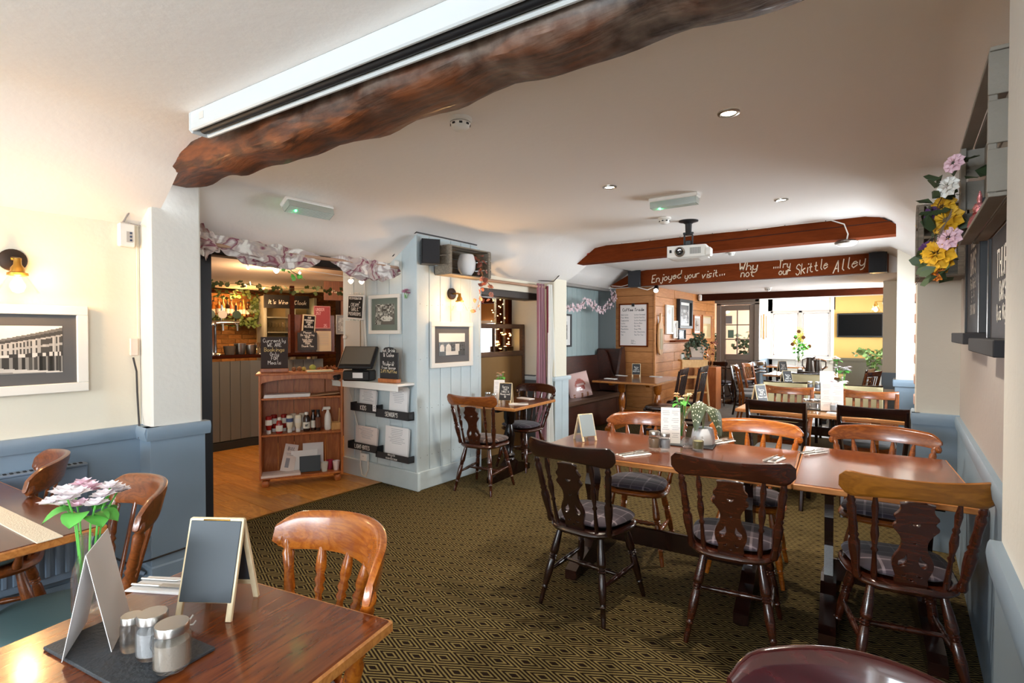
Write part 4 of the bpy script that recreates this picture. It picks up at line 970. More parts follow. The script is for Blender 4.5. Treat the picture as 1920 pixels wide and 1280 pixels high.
def menu_card(label, loc, rz, w_=.10, h=.20, lean=12, lines=True, m=PAPER, name='menu_card', spread=.045, group=None, curl=0):
    """folded card standing as a tent"""
    t = thing(name, label, 'menu', loc, rz, group)
    a = math.atan(spread / h); Ls = h / math.cos(a)
    for s in (1, -1):
        rot = RX(-s * a); base = Vector((0, -s * spread, 0)); mb = MB()
        mb.box(base + rot @ Vector((0, 0, Ls / 2)), (w_, .0012, Ls), rot); mb.build('card_leaf', m, t)
    if lines:
        rot = RX(-a); base = Vector((0, -spread, 0)); mb = MB(); q = random.Random(5)
        for k in range(16):
            if k % 4 == 3: continue
            for sx in (-.25, .25):
                mb.box(base + rot @ Vector((sx * w_ + q.uniform(-.004, .004), -.0010, Ls * (.9 - k * .052))), (w_ * q.uniform(.22, .4), .0006, .0022), rot)
        mb.build('printed_lines', INK, t)['kind'] = 'stuff'
    return t
def place_setting(label, loc, rz, group=None, fork=True, s=1):
    t = thing('napkin', label, 'napkin', loc, rz, group)
    MB().box((0, 0, .002), (.085 * s, .19 * s, .004), None, .001).build('folded_napkin', PAPER, t)
    MB().box((.0, 0, .005), (.080 * s, .185 * s, .002), RZ(.02), .001).build('napkin_fold', PAPER, t)
    if fork:
        MB().tube([(-.015, -.095, .009), (-.015, .01, .009), (-.015, .03, .014)], [.0035, .0025, .003], 6).box((-.015, .045, .014), (.022, .03, .002)).build('fork', STEEL, t)
        for k in range(4): MB().box((0, 0, 0), (.003, .035, .002)).build('tine', STEEL, t, loc=(-.0235 + k * .0057, .075, .015))
        MB().tube([(.018, -.095, .009), (.018, -.01, .009)], .0035, 6).box((.018, .045, .012), (.017, .11, .0018), None, .0008).build('knife', STEEL, t)
    return t
# ================================================================== NEAR LEFT TABLES
nt_rz = R(12.2)
# near table: far right corner (-.985,.835), far left corner (-1.685,.683)
cx_, cy_ = -1.335 + .6 * math.sin(nt_rz), .757 - .6 * math.cos(nt_rz)
dining_table('dining_table', 'glossy red brown table nearest the viewer at lower left', (cx_, cy_, 0), nt_rz, .72, 1.2, W_TABLE2, W_HONEY, inset=.2)
slate = tag(MB().box((0, 0, 0), (.335, .17, .008), None, .002).build('slate_board', mat('dark_slate', '#34373b', .55, bump=.4, bscale=90), loc=(-1.345, .405, .7545), rot=(0, 0, R(10))), 'dark slate serving board on the nearest table', 'slate board')
bottle_vase('glass bottle of white and pink blossoms on the slate board', (-1.60, .395, .7585), [PETALW, PETALW, PETALW, PETALP], 3, .19, 18, .065, .030, leaves=7)
menu_card('blank white tent menu card leaning before the flower bottle', (-1.447, .378, .7585), R(152), .17, .215, m=PAPER, lines=False, spread=.042)
mason_jar('sugar filled handled jar at the front of the slate board', (-1.19, .432, .7585), .092, .034, '#e6d8c6', rz=R(200))
mason_jar('handled salt jar in the middle behind the sugar jar', (-1.268, .424, .7585), .092, .031, '#eef0f2', rz=R(190))
mason_jar('small empty glass jar at the back of the jar cluster', (-1.328, .405, .7585), .075, .022, None, rz=R(160))
a_frame('blank black tabletop chalkboard in a pale frame on the nearest table', (-1.375, .605, .75), R(34), .225, .135, None, mat('blank_chalkboard', '#3d444a', .5), spread=.062)
MB_ = MB().tube([(-1.35, .535, .77), (-1.345, .525, .763), (-1.335, .52, .757), (-1.325, .525, .76), (-1.322, .53, .768)], .002, 6)
tag(MB_.build('hook', WPLAS, smooth=True), 'tiny white hook under the blank chalkboard', 'hook')
place_setting('white napkin with fork left of the blank chalkboard', (-1.60, .575, .75), R(-60))
# honey spindle chair
ch_sp = spindle_chair('spindle_chair', 'honey coloured spindle chair behind the nearest table', W_HONEY, sag=.15, hw=.29, ch_h=.03)
ch_sp.location = (-1.35, .73, 0); ch_sp.rotation_euler = (0, 0, R(-8))
# left table
dining_table('dining_table', 'brown table against the radiator at far left', (-2.83, .235, 0), R(6), 1.14, .68, W_TABLE, W_HONEY, inset=.22)
tag(MB().box((0, 0, 0), (.9, .07, .004), None, .001).build('table_runner', mat('cream_runner', '#e9dcc4', .8, bump=.4, bscale=200), loc=(-2.72, .42, .752), rot=(0, 0, R(6))), 'cream woven strip lying across the far left table', 'runner')
sl1 = spindle_chair('slat_back_chair', 'brown slat back chair right of the far left table', wood('walnut_chair_wood', '#5e3014', '#8c4c22', .28, .4, 3, 0, 5), mat('teal_vinyl', '#4a6163', .5), 4, True, ch_h=.03)
sl1.location = (-2.36, .53, 0); sl1.rotation_euler = (0, 0, R(-8))
copy_tree(sl1, None, (-3.24, .44, 0), R(-14), 'brown slat back chair half hidden beside the radiator')
# radiator
rd = thing('radiator', 'slate blue panel radiator under the left wall picture', 'radiator', (-3.485, .12, .16))
RADP = mat('radiator_paint', '#76879a', .4)
MB().box((0, 0, .29), (.03, 1.5, .58), None, .006).build('panel', RADP, rd)
fl0 = MB().box((0, 0, 0), (.012, .022, .46), None, .005).build('flute', RADP, rd, loc=(.02, -.70, .27))
for k in range(1, 36): piece(fl0, rd, (.02, -.70 + k * .04, .27))
MB().box((-.015, 0, .585), (.07, 1.5, .012), None, .002).build('top_grille', RADP, rd)
g0 = MB().box((0, 0, 0), (.03, .012, .004)).build('grille_slot', mat('slot_dark', '#22282c', .8), rd, loc=(-.01, -.72, .592))
for k in range(1, 60): piece(g0, rd, (-.01, -.72 + k * .0245, .592))
MB().tube([(0, .76, .05), (0, .82, .05), (0, .84, .02), (0, .84, -.14)], .012, 10).build('pipe', RADP, rd, smooth=True)
MB().tube([(.0, .84, -.04), (.02, .95, -.06), (.06, .99, -.08)], .012, 10).build('pipe', RADP, rd, smooth=True)
MB().tube([(.0, .76, .12), (.0, .80, .12)], .018, 10).build('valve', RADP, rd, smooth=True)
# wall picture, lamp, sockets
def frame(label, loc, rz, w_, h, fw, fm, mm, matw, fn=None, nx=44, nz=34, depth=.025, name='framed_picture', tilt=0, cat='picture', group=None):
    """framed picture; local XZ, faces -Y; loc = bottom centre on the wall"""
    t = thing(name, label, cat, loc, rot=(tilt, 0, rz), group=group)
    for c, d in (((0, 0, fw / 2), (w_, depth, fw)), ((0, 0, h - fw / 2), (w_, depth, fw)), ((-w_ / 2 + fw / 2, 0, h / 2), (fw, depth, h - 2 * fw)), ((w_ / 2 - fw / 2, 0, h / 2), (fw, depth, h - 2 * fw))):
        MB().box((0, 0, 0), d, None, .003).build('frame_rail', fm, t, loc=(c[0], c[1] - depth / 2, c[2]))
    MB().box((0, 0, 0), (w_ - fw, .004, h - fw)).build('mount', mm, t, loc=(0, -.006, h / 2))
    if fn:
        pw, ph = w_ - 2 * fw - 2 * matw, h - 2 * fw - 2 * matw
        picture(pw, ph, nx, nz, fn, 0).build('print', painted(), t, loc=(0, -.0095, fw + matw))
    return t
def inpoly(u, v, P):
    c = False
    for (x0, y0), (x1, y1) in zip(P, P[1:] + P[:1]):
        if (y0 > v) != (y1 > v) and u < (x1 - x0) * (v - y0) / (y1 - y0) + x0: c = not c
    return c
def hsh(u, v, k=1): return (math.sin(u * 127.1 * k + v * 311.7 * k) * 43758.5453) % 1
def street(u, v):
    top = .42 + .55 * max(0, (u - .12) / .88) ** 1.35; base = .33 - .31 * u; g = None
    if u > .12 and base < v < top:
        f = (v - base) / (top - base); p = 5 / (1.22 - u); k = int(p); fr = p - k
        if f < .36: g = .12 + .2 * hsh(k, 3) if fr > .35 else .55
        elif f < .46: g = .85 if k % 2 else .25
        elif f < .84: g = .3 if (p * 2 % 1) > .5 and (f * 5 % 1) > .3 else .66 + .1 * hsh(k, 1)
        else: g = .3 if f < .93 else .45
    elif v >= .30 and u < .48 and v < .52 + (.10 if .02 < u < .16 or .22 < u < .36 else 0) + (.05 if int(u * 40) % 3 == 0 and .2 < u < .38 else 0): g = .5 + .25 * hsh(round(u * 30), round(v * 16))
    elif v > .3: g = .95 - .1 * (1 - u) * hsh(round(u * 5), round(v * 5))
    else: g = .50 + .35 * u + .05 * hsh(round(u * 9), round(v * 20)) - (.25 if v < .1 - .1 * u else 0)
    return (g, g * .97, g * .93)
WF = mat('white_picture_frame', '#e9e5dc', .45); DGM = mat('dark_grey_mount', '#5b5a5a', .7)
frame('large white framed street photograph under the left wall lamp', (-3.535, .42, 1.13), R(90), .94, .452, .048, WF, DGM, .058, street, 110, 56)
def wall_lamp(label, loc, rz, glow=9, sc=1, rw=0):
    """brass arm lamp; local -Y points into the room"""
    t = thing('wall_lamp', label, 'lamp', loc, rz)
    MB().turn((0, 0, 0), (0, -.02, 0), [(0, .055), (.8, .055), (1, .048)], 24).build('backplate', mat('lamp_backplate', '#3a2c22', .45, .4), t, smooth=True)
    MB().tube([(0, -.02, 0), (0, -.09, .0), (0, -.11, -.012)], .008, 8).build('arm', BRASS, t, smooth=True)
    MB().turn((-.02, -.085, .0), (.02, -.085, 0), [(0, .006), (.2, .008), (.8, .008), (1, .006)], 8).build('thumb_screw', BRASS, t, smooth=True)
    lathe_obj('lamp_holder', [(0, .012), (.014, .010), (.016, -.02), (.026, -.035), (.028, -.055), (.040, -.060), (.041, -.072), (.030, -.074), (0, -.074)], BRASS, t, (0, -.11, -.01))
    MB().lathe([(.034, -.074), (.05, -.10), (.082, -.155), (.080, -.155), (.048, -.10), (.032, -.074)], n=28).build('glass_shade', mat('thin_clear_glass', '#ffffff', .03, trans=1, ior=1.1, alpha=.12), t, smooth=True, loc=(0, -.11, -.01))
    lathe_obj('bulb', [(0, -.075), (.012, -.08), (.016, -.095), (.026, -.115), (.028, -.13), (.02, -.15), (0, -.158)], mat('lit_filament_bulb', '#ffd9a0', .4, emit='#ffb45a', es=22), t, (0, -.11, -.01))
    p = Matrix.Rotation(rz, 3, 'Z') @ Vector((0, -.17, -.10)); point('lamp_light', (loc[0] + p.x, loc[1] + p.y, loc[2] + p.z), glow, (1, .58, .25), .035)
    return t
wall_lamp('brass wall lamp with lit bulb above the street photograph', (-3.55, .60, 1.80), R(90), 4.5)
sb = thing('socket_box', 'white twin socket box high on the left wall by the pier', 'socket', (-3.525, 1.07, 1.99)); MB().box((0, 0, 0), (.04, .075, .13), None, .006).build('box', WPLAS, sb)
MB().box((.021, .01, -.01), (.004, .03, .06)).build('socket_plate', mat('socket_grey', '#b9b5b0', .4), sb)
for k in range(3): MB().turn((.022, .016, .012 - k * .02), (.026, .016, .012 - k * .02), [(0, .006), (1, .006)], 10).build('port', mat('port_blue', '#3c4a66', .5), sb)
jb = thing('junction_box', 'small pinkish junction plate on the left wall edge', 'plate', (-3.54, 1.105, 1.36)); MB().box((0, 0, 0), (.02, .04, .10), None, .004).build('plate', mat('pinkish_plastic', '#e3cfc0', .4), jb)
cable('black cable running down the wall corner to the rail', [(-3.535, 1.10, 1.30), (-3.533, 1.115, 1.22), (-3.535, 1.118, 1.1), (-3.533, 1.122, .98), (-3.50, 1.115, .91), (-3.49, 1.11, .84)], .005, CABLE)
cable('thin white wire running down the corner beside the junction plate', [(-3.542, 1.125, 1.95), (-3.542, 1.126, 1.7), (-3.542, 1.125, 1.42)], .002, WCABLE)
MBc = cable('black cable looping low round the blue pier base', [(-3.545, .98, .2), (-3.5, 1.05, .14), (-3.42, 1.09, .15), (-3.375, 1.12, .17), (-3.37, 1.3, .18), (-3.372, 1.44, .19)], .005, CABLE)
# dark captain chair in the corner
cd = spindle_chair('bow_back_chair', 'dark red glossy bow back chair cut off at lower right', wood('dark_red_gloss_wood', '#351012', '#52191b', .12, .9, 2, 0, 4), pad=TART, n=5, hw=.215, sag=.10, ch_h=.05)
cd.location = (-.02, .82, 0); cd.rotation_euler = (0, 0, R(4))
# ================================================================== MAIN TABLE GROUP
dining_table('dining_table', 'long table with A-frame sign and polka dot plant, middle right', (-1.13, 3.02, 0), R(5.5), 1.36, .78, W_TABLE)
dining_table('dining_table', 'bare table end against the right wall beyond the honey crest chair', (-.115, 3.20, 0), R(5), .68, .95, W_TABLE2, inset=.14)
fa = fiddle_chair('fiddle_back_chair', 'near black fiddle back chair at the left of the long table', W_DARK)
fa.location = (-1.35, 2.52, 0); fa.rotation_euler = (0, 0, R(178))
f2 = fiddle_chair('fiddle_back_chair', 'red mahogany fiddle back chair in the middle of the long table', W_RED, W_RED)
f2.location = (-.66, 2.67, 0); f2.rotation_euler = (0, 0, R(190))
f3 = fiddle_chair('fiddle_back_chair', 'fiddle back chair with a honey crest rail beside the right wall', W_RED, wood('ochre_crest_wood', '#7c4a14', '#a86a24', .3, .4, 2, 0, 5))
f3.location = (-.02, 2.78, 0); f3.rotation_euler = (0, 0, R(194))
MIXW = wood('mid_brown_chair_wood', '#6a3413', '#96521f', .25, .5, 3, 0, 5)
s1 = spindle_chair('spindle_chair', 'brown spindle chair far side of the long table, left of the menu', MIXW); s1.location = (-1.42, 3.30, 0); s1.rotation_euler = (0, 0, R(8))
s2 = spindle_chair('spindle_chair', 'amber spindle chair far side of the long table, right of the plant', W_AMBER, n=4, sag=.06); s2.location = (-.76, 3.43, 0); s2.rotation_euler = (0, 0, R(5))
s3 = spindle_chair('spindle_chair', 'brown spindle chair behind the table end by the right wall', MIXW, n=4, sag=.07); s3.location = (-.10, 3.62, 0); s3.rotation_euler = (0, 0, R(2))
pz = .75
a_frame('grey A-frame chalkboard sign at the left end of the long table', tuple(at(1097, 824, z=pz)), R(62), .165, .105, None, mat('pale_chalkboard', '#8e9aa0', .5), spread=.055)
place_setting('napkin with fork and knife between the two dark chairs', tuple(at(1188, 852, z=pz)), R(-28))
mr = tag(MB().box((0, 0, 0), (.34, .15, .008), None, .002).build('slate_board', mat('dark_slate'), loc=tuple(at(1285, 832, z=.754)), rot=(0, 0, R(8))), 'thin slate tray under the jars on the long table', 'slate board')
mason_jar('sugar jar with glass handle on the long table', tuple(at(1227, 841, z=.758)), .105, .034, '#c9a98a', rz=R(250))
mason_jar('salt jar with glass handle beside the menu', tuple(at(1247, 842, z=.758)), .095, .030, '#e8ecf2', rz=R(250))
menu_card('tall printed menu card standing behind the jars', tuple(at(1257, 828, z=.758)), R(22), .115, .215, spread=.04)
bottle_vase('glass bottle with cream and peach flowers behind the menu', tuple(at(1277, 822, z=.758)), [mat('cream_petal', '#f3e6c8', .6), mat('peach_petal', '#eec39a', .6)], 11, .17, 6, .05, .024)
mason_jar('low glass tealight bowl before the plant pot', tuple(at(1289, 838, z=.758)), .06, .034, None, False, False, cat='candle holder')
mason_jar('tall glass candle tumbler before the plant pot', tuple(at(1309, 843, z=.758)), .085, .032, '#8d8a60', False, False, cat='candle holder')
# polka dot plant
pp_ = at(1318, 833, z=pz); pt = thing('potted_plant', 'polka dot begonia in a white tapered pot', 'plant', tuple(pp_))
lathe_obj('pot', [(0, .0), (.062, .0), (.072, .03), (.062, .09), (.054, .105), (.048, .105), (.05, .09), (0, .088)], mat('white_pot', '#e3e4e6', .5), pt, n=28)
lathe_obj('soil', [(0, .092), (.05, .092)], mat('soil', '#2d221a', .9), pt)
LEAFD = mat('spotted_leaf_green', '#4c5740', .45); SPOT = mat('leaf_spot_white', '#e8e8d4', .5)
for k, (a, L_, hh, w_) in enumerate(((205, .15, .155, .05), (335, .15, .15, .055), (25, .13, .14, .045), (265, .12, .175, .05))):
    a = R(a); ca, sa = math.cos(a), math.sin(a)
    top = (ca * .02, sa * .02, .09 + hh)
    MB().tube([(0, 0, .09), (ca * .008, sa * .008, .09 + hh * .5), top], .0032, 6).build('stem', mat('pale_stem', '#a9b490', .5), pt, smooth=True)
    def lf(u, v, off=0):
        wd = math.sin(math.pi * min(.97, u * .93 + .05)) ** .7 * w_ * (1.1 - .35 * u)
        return (top[0] + ca * L_ * u * (1 - .25 * u) - sa * wd * (v - .5) * 2, top[1] + sa * L_ * u * (1 - .25 * u) + ca * wd * (v - .5) * 2, top[2] + .012 * math.sin(u * 3.1) - .16 * u ** 2.2 - .5 * abs(v - .5) * w_ + off)
    lo = MB().grid(lf, 12, 6).build('leaf', LEAFD, pt, smooth=True)
    sm = MB(); q = random.Random(k)
    for i in range(8):
        for j in range(4):
            u, v = (i + .6) / 9 + q.uniform(-.02, .02), (j + .7) / 5 + q.uniform(-.04, .04)
            c = Vector(lf(u, v, .002)); du = (Vector(lf(u + .02, v, .002)) - c).normalized(); dv = (Vector(lf(u, v + .03, .002)) - c).normalized(); r_ = q.uniform(.0025, .0042)
            sm.add([c + du * math.cos(g) * r_ * 1.4 + dv * math.sin(g) * r_ for g in [m_ * math.pi / 3 for m_ in range(6)]], [tuple(range(6))])
    sm.build('leaf_spots', SPOT, lo)['kind'] = 'stuff'
place_setting('napkin and cutlery right of the white plant pot', tuple(at(1352, 828, z=pz)), R(-20))
place_setting('napkin with cutlery at the joint of the two tables', tuple(at(1525, 849, z=pz)), R(-30), s=.8)
place_setting('napkin with cutlery half hidden by the mahogany chair', tuple(at(1452, 862, z=pz)), R(170), s=.8)
# ================================================================== BLOCK, SHELF, BAR
frame('white framed arched bridge photograph on the blue boards', (-3.545, 3.74, 1.11), R(90), .585, .437, .045, WF, DGM, .065,
      lambda u, v: (lambda g: (g, g * .97, g * .92))((.93 if v > .62 else (.18 + .15 * hsh(round(u * 20), round(v * 20)) if u > .78 or v > .52 or (v > .2 and not (((u - .12) / .09) ** 2 + ((v - .3) / .2) ** 2 < 1 or ((u - .36) / .11) ** 2 + ((v - .3) / .22) ** 2 < 1)) and u < .62 or u > .8 else .8) if not (v < .2) else (.85 if .25 < u < .75 and v > .03 else .2))), 50, 36)
wall_lamp('lit brass lamp on the blue block above the bridge photograph', (-3.548, 3.74, 1.82), R(90), 5)
# crate with pot
def crate(name, label, loc, rz, w_, d, h, n=3, wm=W_CRATE, cat='crate', back=True, rot=None):
    """open wooden crate; opening faces local -Y"""
    t = thing(name, label, cat, loc, rz, rot=rot)
    th = .012; sl = h / n
    for i in range(n):
        z = sl * (i + .5)
        for s in (-1, 1): MB().box((0, 0, 0), (th, d, sl * .88), None, .002).build('side_slat', wm, t, loc=(s * (w_ / 2 - th / 2), 0, z))
        if back: MB().box((0, 0, 0), (w_, th, sl * .88), None, .002).build('back_slat', wm, t, loc=(0, d / 2 - th / 2, z))
    nb_ = max(2, round(d / .08)); sd = d / nb_
    for i in range(nb_):
        for z in (0, h): MB().box((0, 0, 0), (w_, sd * .88, th), None, .002).build('plank', wm, t, loc=(0, -d / 2 + sd * (i + .5), z))
    for s in (-1, 1): MB().box((0, 0, 0), (.03, .02, h), None, .002).build('corner_post', wm, t, loc=(s * (w_ / 2 - .022), -d / 2 + .012, h / 2))
    return t
ck = crate('wooden_crate', 'brown crate box holding a white pot on the blue block', (-3.44, 3.80, 1.985), R(90), .60, .20, .26)
wp = thing('white_pot', 'round white ceramic pot inside the crate on the blue block', 'pot', (-3.43, 3.83, 2.0)); lathe_obj('pot', [(0, 0), (.05, 0), (.085, .05), (.09, .12), (.075, .18), (.065, .2), (.055, .2), (.06, .16), (0, .15)], mat('white_pot'), wp)
def trailing(t, path, n, leaf_m, ls=.03, seedv=2, name='leaf', stem_m=None, spread=.03, stuff=True, r=.002):
    q = random.Random(seedv); P_ = [Vector(p) for p in path]
    MB().tube(P_, r, 5).build('vine_stem', stem_m or mat('vine_brown', '#5a3c26', .7), t)
    seg = []; tot = 0
    for a, b_ in zip(P_, P_[1:]): seg.append((tot, a, b_)); tot += (b_ - a).length
    mb = MB()
    for i in range(n):
        s_ = tot * (i + q.random()) / n
        for o_, a, b_ in seg:
            L_ = (b_ - a).length
            if o_ <= s_ <= o_ + L_: c = a.lerp(b_, (s_ - o_) / L_)
        c = c + Vector((q.uniform(-spread, spread), q.uniform(-spread, spread), q.uniform(-spread, spread)))
        a = Vector((q.uniform(-1, 1), q.uniform(-1, 1), q.uniform(-.8, .4))).normalized(); b2_ = a.cross(Vector((q.uniform(-1, 1), q.uniform(-1, 1), q.uniform(-1, 1)))).normalized(); l_ = ls * q.uniform(.7, 1.2); nn = a.cross(b2_) * l_ * .15
        mb.add([c, c + a * l_ * .35 + b2_ * l_ * .36 + nn, c + a * l_ * .75 + b2_ * l_ * .28, c + a * l_, c + a * l_ * .75 - b2_ * l_ * .28, c + a * l_ * .35 - b2_ * l_ * .36 + nn], [(0, 1, 2, 3), (0, 3, 4, 5)])
    o = mb.build(name, leaf_m, t)
    if stuff: o['kind'] = 'stuff'
    return t
AUT = mat('copper_leaf', '#8a4a3a', .5)
tv = thing('trailing_plant', 'copper leaved vine trailing from the crate on the block', 'plant', (0, 0, 0))
trailing(tv, [(-3.42, 3.90, 2.19), (-3.32, 3.93, 2.16), (-3.31, 3.94, 2.0), (-3.33, 3.92, 1.87), (-3.31, 3.9, 1.78), (-3.34, 3.85, 1.64)], 26, AUT, .06, 4, spread=.03)
trailing(tv, [(-3.33, 3.94, 2.0), (-3.30, 4.05, 1.9), (-3.31, 4.1, 1.86), (-3.32, 4.02, 1.80)], 12, mat('pale_copper_leaf', '#b0796a', .5), .06, 9, 'leaf', spread=.03)
# --- left face of block (y = 3.29)
Yb = 3.292
sh = thing('wall_shelf', 'narrow white shelf under the till', 'shelf', (-4.06, 3.19, .975)); MB().box((0, 0, 0), (.98, .22, .022), None, .004).build('shelf_board', WPLAS, sh); MB().box((0, -.10, -.03), (.96, .018, .05), None, .003).build('edge_batten', WPLAS, sh)
def flat(name, label, cat, u0, v0, u1, v1, m, x=None, y=None, th=.012, rz=0, group=None, tilt=0, ch=.002, parent=None):
    """thin board seen between two photo corners, on the plane y= (faces -Y) or x= (faces +X)"""
    a, b_ = at(u0, v0, x=x, y=y), at(u1, v1, x=x, y=y); 
    w_ = abs(b_.x - a.x) if y is not None else abs(b_.y - a.y); c = (a + b_) / 2; hz = abs(a.z - b_.z)
    t = thing(name, label, cat, (c.x, c.y, c.z), rot=(0, tilt, R(90) if x is not None else 0), group=group)
    MB().box((0, 0, 0), (w_, th, hz), None, ch).build('panel', m, t)
    t['w'] = w_; t['h'] = hz
    return t
def letter_lines(t, lines, y, w_, ztop, m=CHALK, lead=1.35, name='lettering', slant=0, cx=0):
    z = ztop
    for tx, h, *mm in lines:
        z -= h * lead; mb = MB(); centred(mb, tx, z + h * .15, h, y, h * .14, slant, cx, w_); mb.build(name, mm[0] if mm else m, t)
fr = frame('small white framed print of racing cars beside the fuse box', (at(723, 626, y=Yb).x, Yb, at(723, 626, y=Yb).z), 0, .46, .375, .035, WF, mat('green_grey_mount', '#6f7a70', .7), .055,
      lambda u, v: (lambda g: (g, g, g * .95))(.25 + .6 * hsh(round(u * 16), round(v * 14)) if v > .45 or u < .3 else (.85 if ((u - .6) / .3) ** 2 + ((v - .3) / .14) ** 2 < 1 and hsh(round(u * 24), round(v * 20)) > .2 else .4)), 40, 30)
fb_ = flat('fuse_box', 'pale grey fuse cupboard door with round knob left of the framed print', 'cupboard', 651, 601, 686, 652, mat('grey_white_paint', '#c9c5bc', .5), y=Yb, th=.05)
lathe_obj('knob', [(0, .02), (.02, .015), (.022, 0), (.01, -.005)], WPLAS, fb_, (-.12, -.045, -.03), rot=(R(90), 0, 0))
MB().box((.1, -.026, 0), (.006, .004, fb_['h'])).box((.13, -.03, .16), (.012, .012, .02)).build('hinge', BRASS, fb_)
lb = flat('letter_board', 'black letter board in a white frame with lunch recommendation', 'sign', 653, 554, 683, 598, WPLAS, y=Yb - .05, th=.02, tilt=R(4))
MB().box((0, 0, 0), (lb['w'] - .03, .004, lb['h'] - .03)).build('felt', mat('black_felt', '#0e0d0e', .9), lb, loc=(0, -.011, 0))
letter_lines(lb, [('LUNCH', .028), ('RECOMMENDATION', .03), ('', .02), ('CREAMY', .032), ('GARLIC', .032), ('MUSHROOMS', .034)], -.0145, .19, .15)
for x, z in ((-.08, .135), (.08, .135), (.07, .05), (-.09, .0), (.08, .0), (-.08, -.13), (.04, -.13), (.08, -.125)): lathe_obj('letter_star', [(0, 0), (.008, .0)], CHALK, lb, (x, -.0145, z), 5, (R(90), 0, 0))
cable('thick white cable dropping beside the fuse cupboard', [(-4.30, 3.26, 2.12), (-4.26, 3.27, 2.0), (-4.27, 3.27, 1.6), (-4.25, 3.27, 1.3), (-4.25, 3.27, 1.05)], .010, WCABLE)
pf = thing('paper_flower', 'small pink artificial bloom beside the framed print', 'flower', tuple(at(760, 547, y=3.25))); flower_bunch(pf, 0, 4, .03, mat('dusty_pink_petal', '#c98aa8', .7), GREEN, .035, 0, 8, -.03)
cs = thing('clip_spotlight', 'small white clip spotlight high on the boards', 'spotlight', tuple(at(745, 498, y=3.25))); MB().turn((.03, 0, .0), (0, -.03, 0), [(0, .04), (.6, .05), (1, .05)], 14).build('shade', WPLAS, cs, smooth=True); MB().tube([(0, -.02, -.01), (-.04, -.03, -.03), (-.07, -.03, -.06)], .006, 6).build('arm', WPLAS, cs)
MB().turn((-.07, -.03, -.06), (-.085, -.035, -.085), [(0, .012), (.5, .022), (1, .012)], 10).build('bulb', mat('heart_bulb', '#fff0e0', .4, emit='#ffe6cc', es=6), cs, smooth=True)
# till
tl_ = thing('till', 'black touchscreen till on the white shelf', 'till', (-4.17, 3.13, .987), R(28))
MB().box((0, .0, .05), (.27, .16, .10), None, .012).prism([(-.06, .09), (.06, .09), (.03, .2), (-.01, .2)], -.05, .05, 'yz').build('base', BLACK, tl_)
rt = RX(R(-38)); MB().box((0, -.02, .22), (.34, .035, .25), rt, .008).build('monitor', BLACK, tl_)
MB().box(Vector((0, -.02, .222)) + rt @ Vector((0, -.019, .008)), (.30, .003, .20), rt).build('touchscreen', mat('till_screen', '#6f6a60', .15, coat=.5), tl_)
MB().box((0.02, -.082, .055), (.10, .003, .05)).build('printed_label', PAPER, tl_)
cr_ = thing('card_machine', 'small card payment machine left of the till', 'card machine', (-4.42, 3.07, .987), R(20)); MB().box((0, 0, .035), (.075, .12, .05), RX(.3), .01).build('body', BLACK, cr_); MB().box((0, .01, .067), (.055, .045, .003), RX(.3)).build('display', mat('lit_violet_display', '#8f93e8', .4, emit='#8f93e8', es=.8), cr_)
def chalk_slab(name, label, loc, rz, w_, h, lines, arch=0, base=W_PINE, cat='chalkboard', col=BLACKB, extra=None, group=None):
    t = thing(name, label, cat, loc, rz, group=group)
    pts = [(-w_ / 2, .03), (w_ / 2, .03), (w_ / 2, h - arch)]
    if arch: pts += [(w_ * .36, h - arch), (w_ * .36, h - arch * .5), (w_ * .2, h - arch * .1), (0, h), (-w_ * .2, h - arch * .1), (-w_ * .36, h - arch * .5), (-w_ * .36, h - arch)]
    pts += [(-w_ / 2, h - arch)]
    MB().prism(pts, -.006, .006, 'xz').build('board', col, t)
    if base: MB().box((0, 0, .018), (w_ * 1.05, .06, .036), None, .004).build('wooden_base', base, t)
    letter_lines(t, lines, -.0072, w_ * .9, h - .012, lead=1.28)
    if extra: extra(t)
    return t
def icons(t):
    mb = MB()
    # muffin, cup, cake slice outlines
    lettering(mb, 'U', -.075, .165, .028, -.0072, .003); lettering(mb, 'o', -.075, .182, .022, -.0072, .003)
    lettering(mb, 'U', -.015, .165, .03, -.0072, .003); lettering(mb, 'D', .052, .165, .026, -.0072, .003)
    for x0, z0, x1, z1 in ((-.02, .162, .02, .162), (.02, .185, .03, .18)): mb.box(((x0 + x1) / 2, -.0072, (z0 + z1) / 2), (x1 - x0, .001, .003))
    mb.build('drawn_icons', CHALK, t)
chalk_slab('chalkboard', 'arched hot drink and cake chalkboard right of the till', (-3.775, 3.16, .987), R(5), .225, .325, [('Hot Drink', .030), ('& Cake', .034), ('', .036), ('Victoria', .026), ('From Sponge', .024), ('3.49 Muffins', .028, CHALKG)], .05, W_PINE, extra=icons)
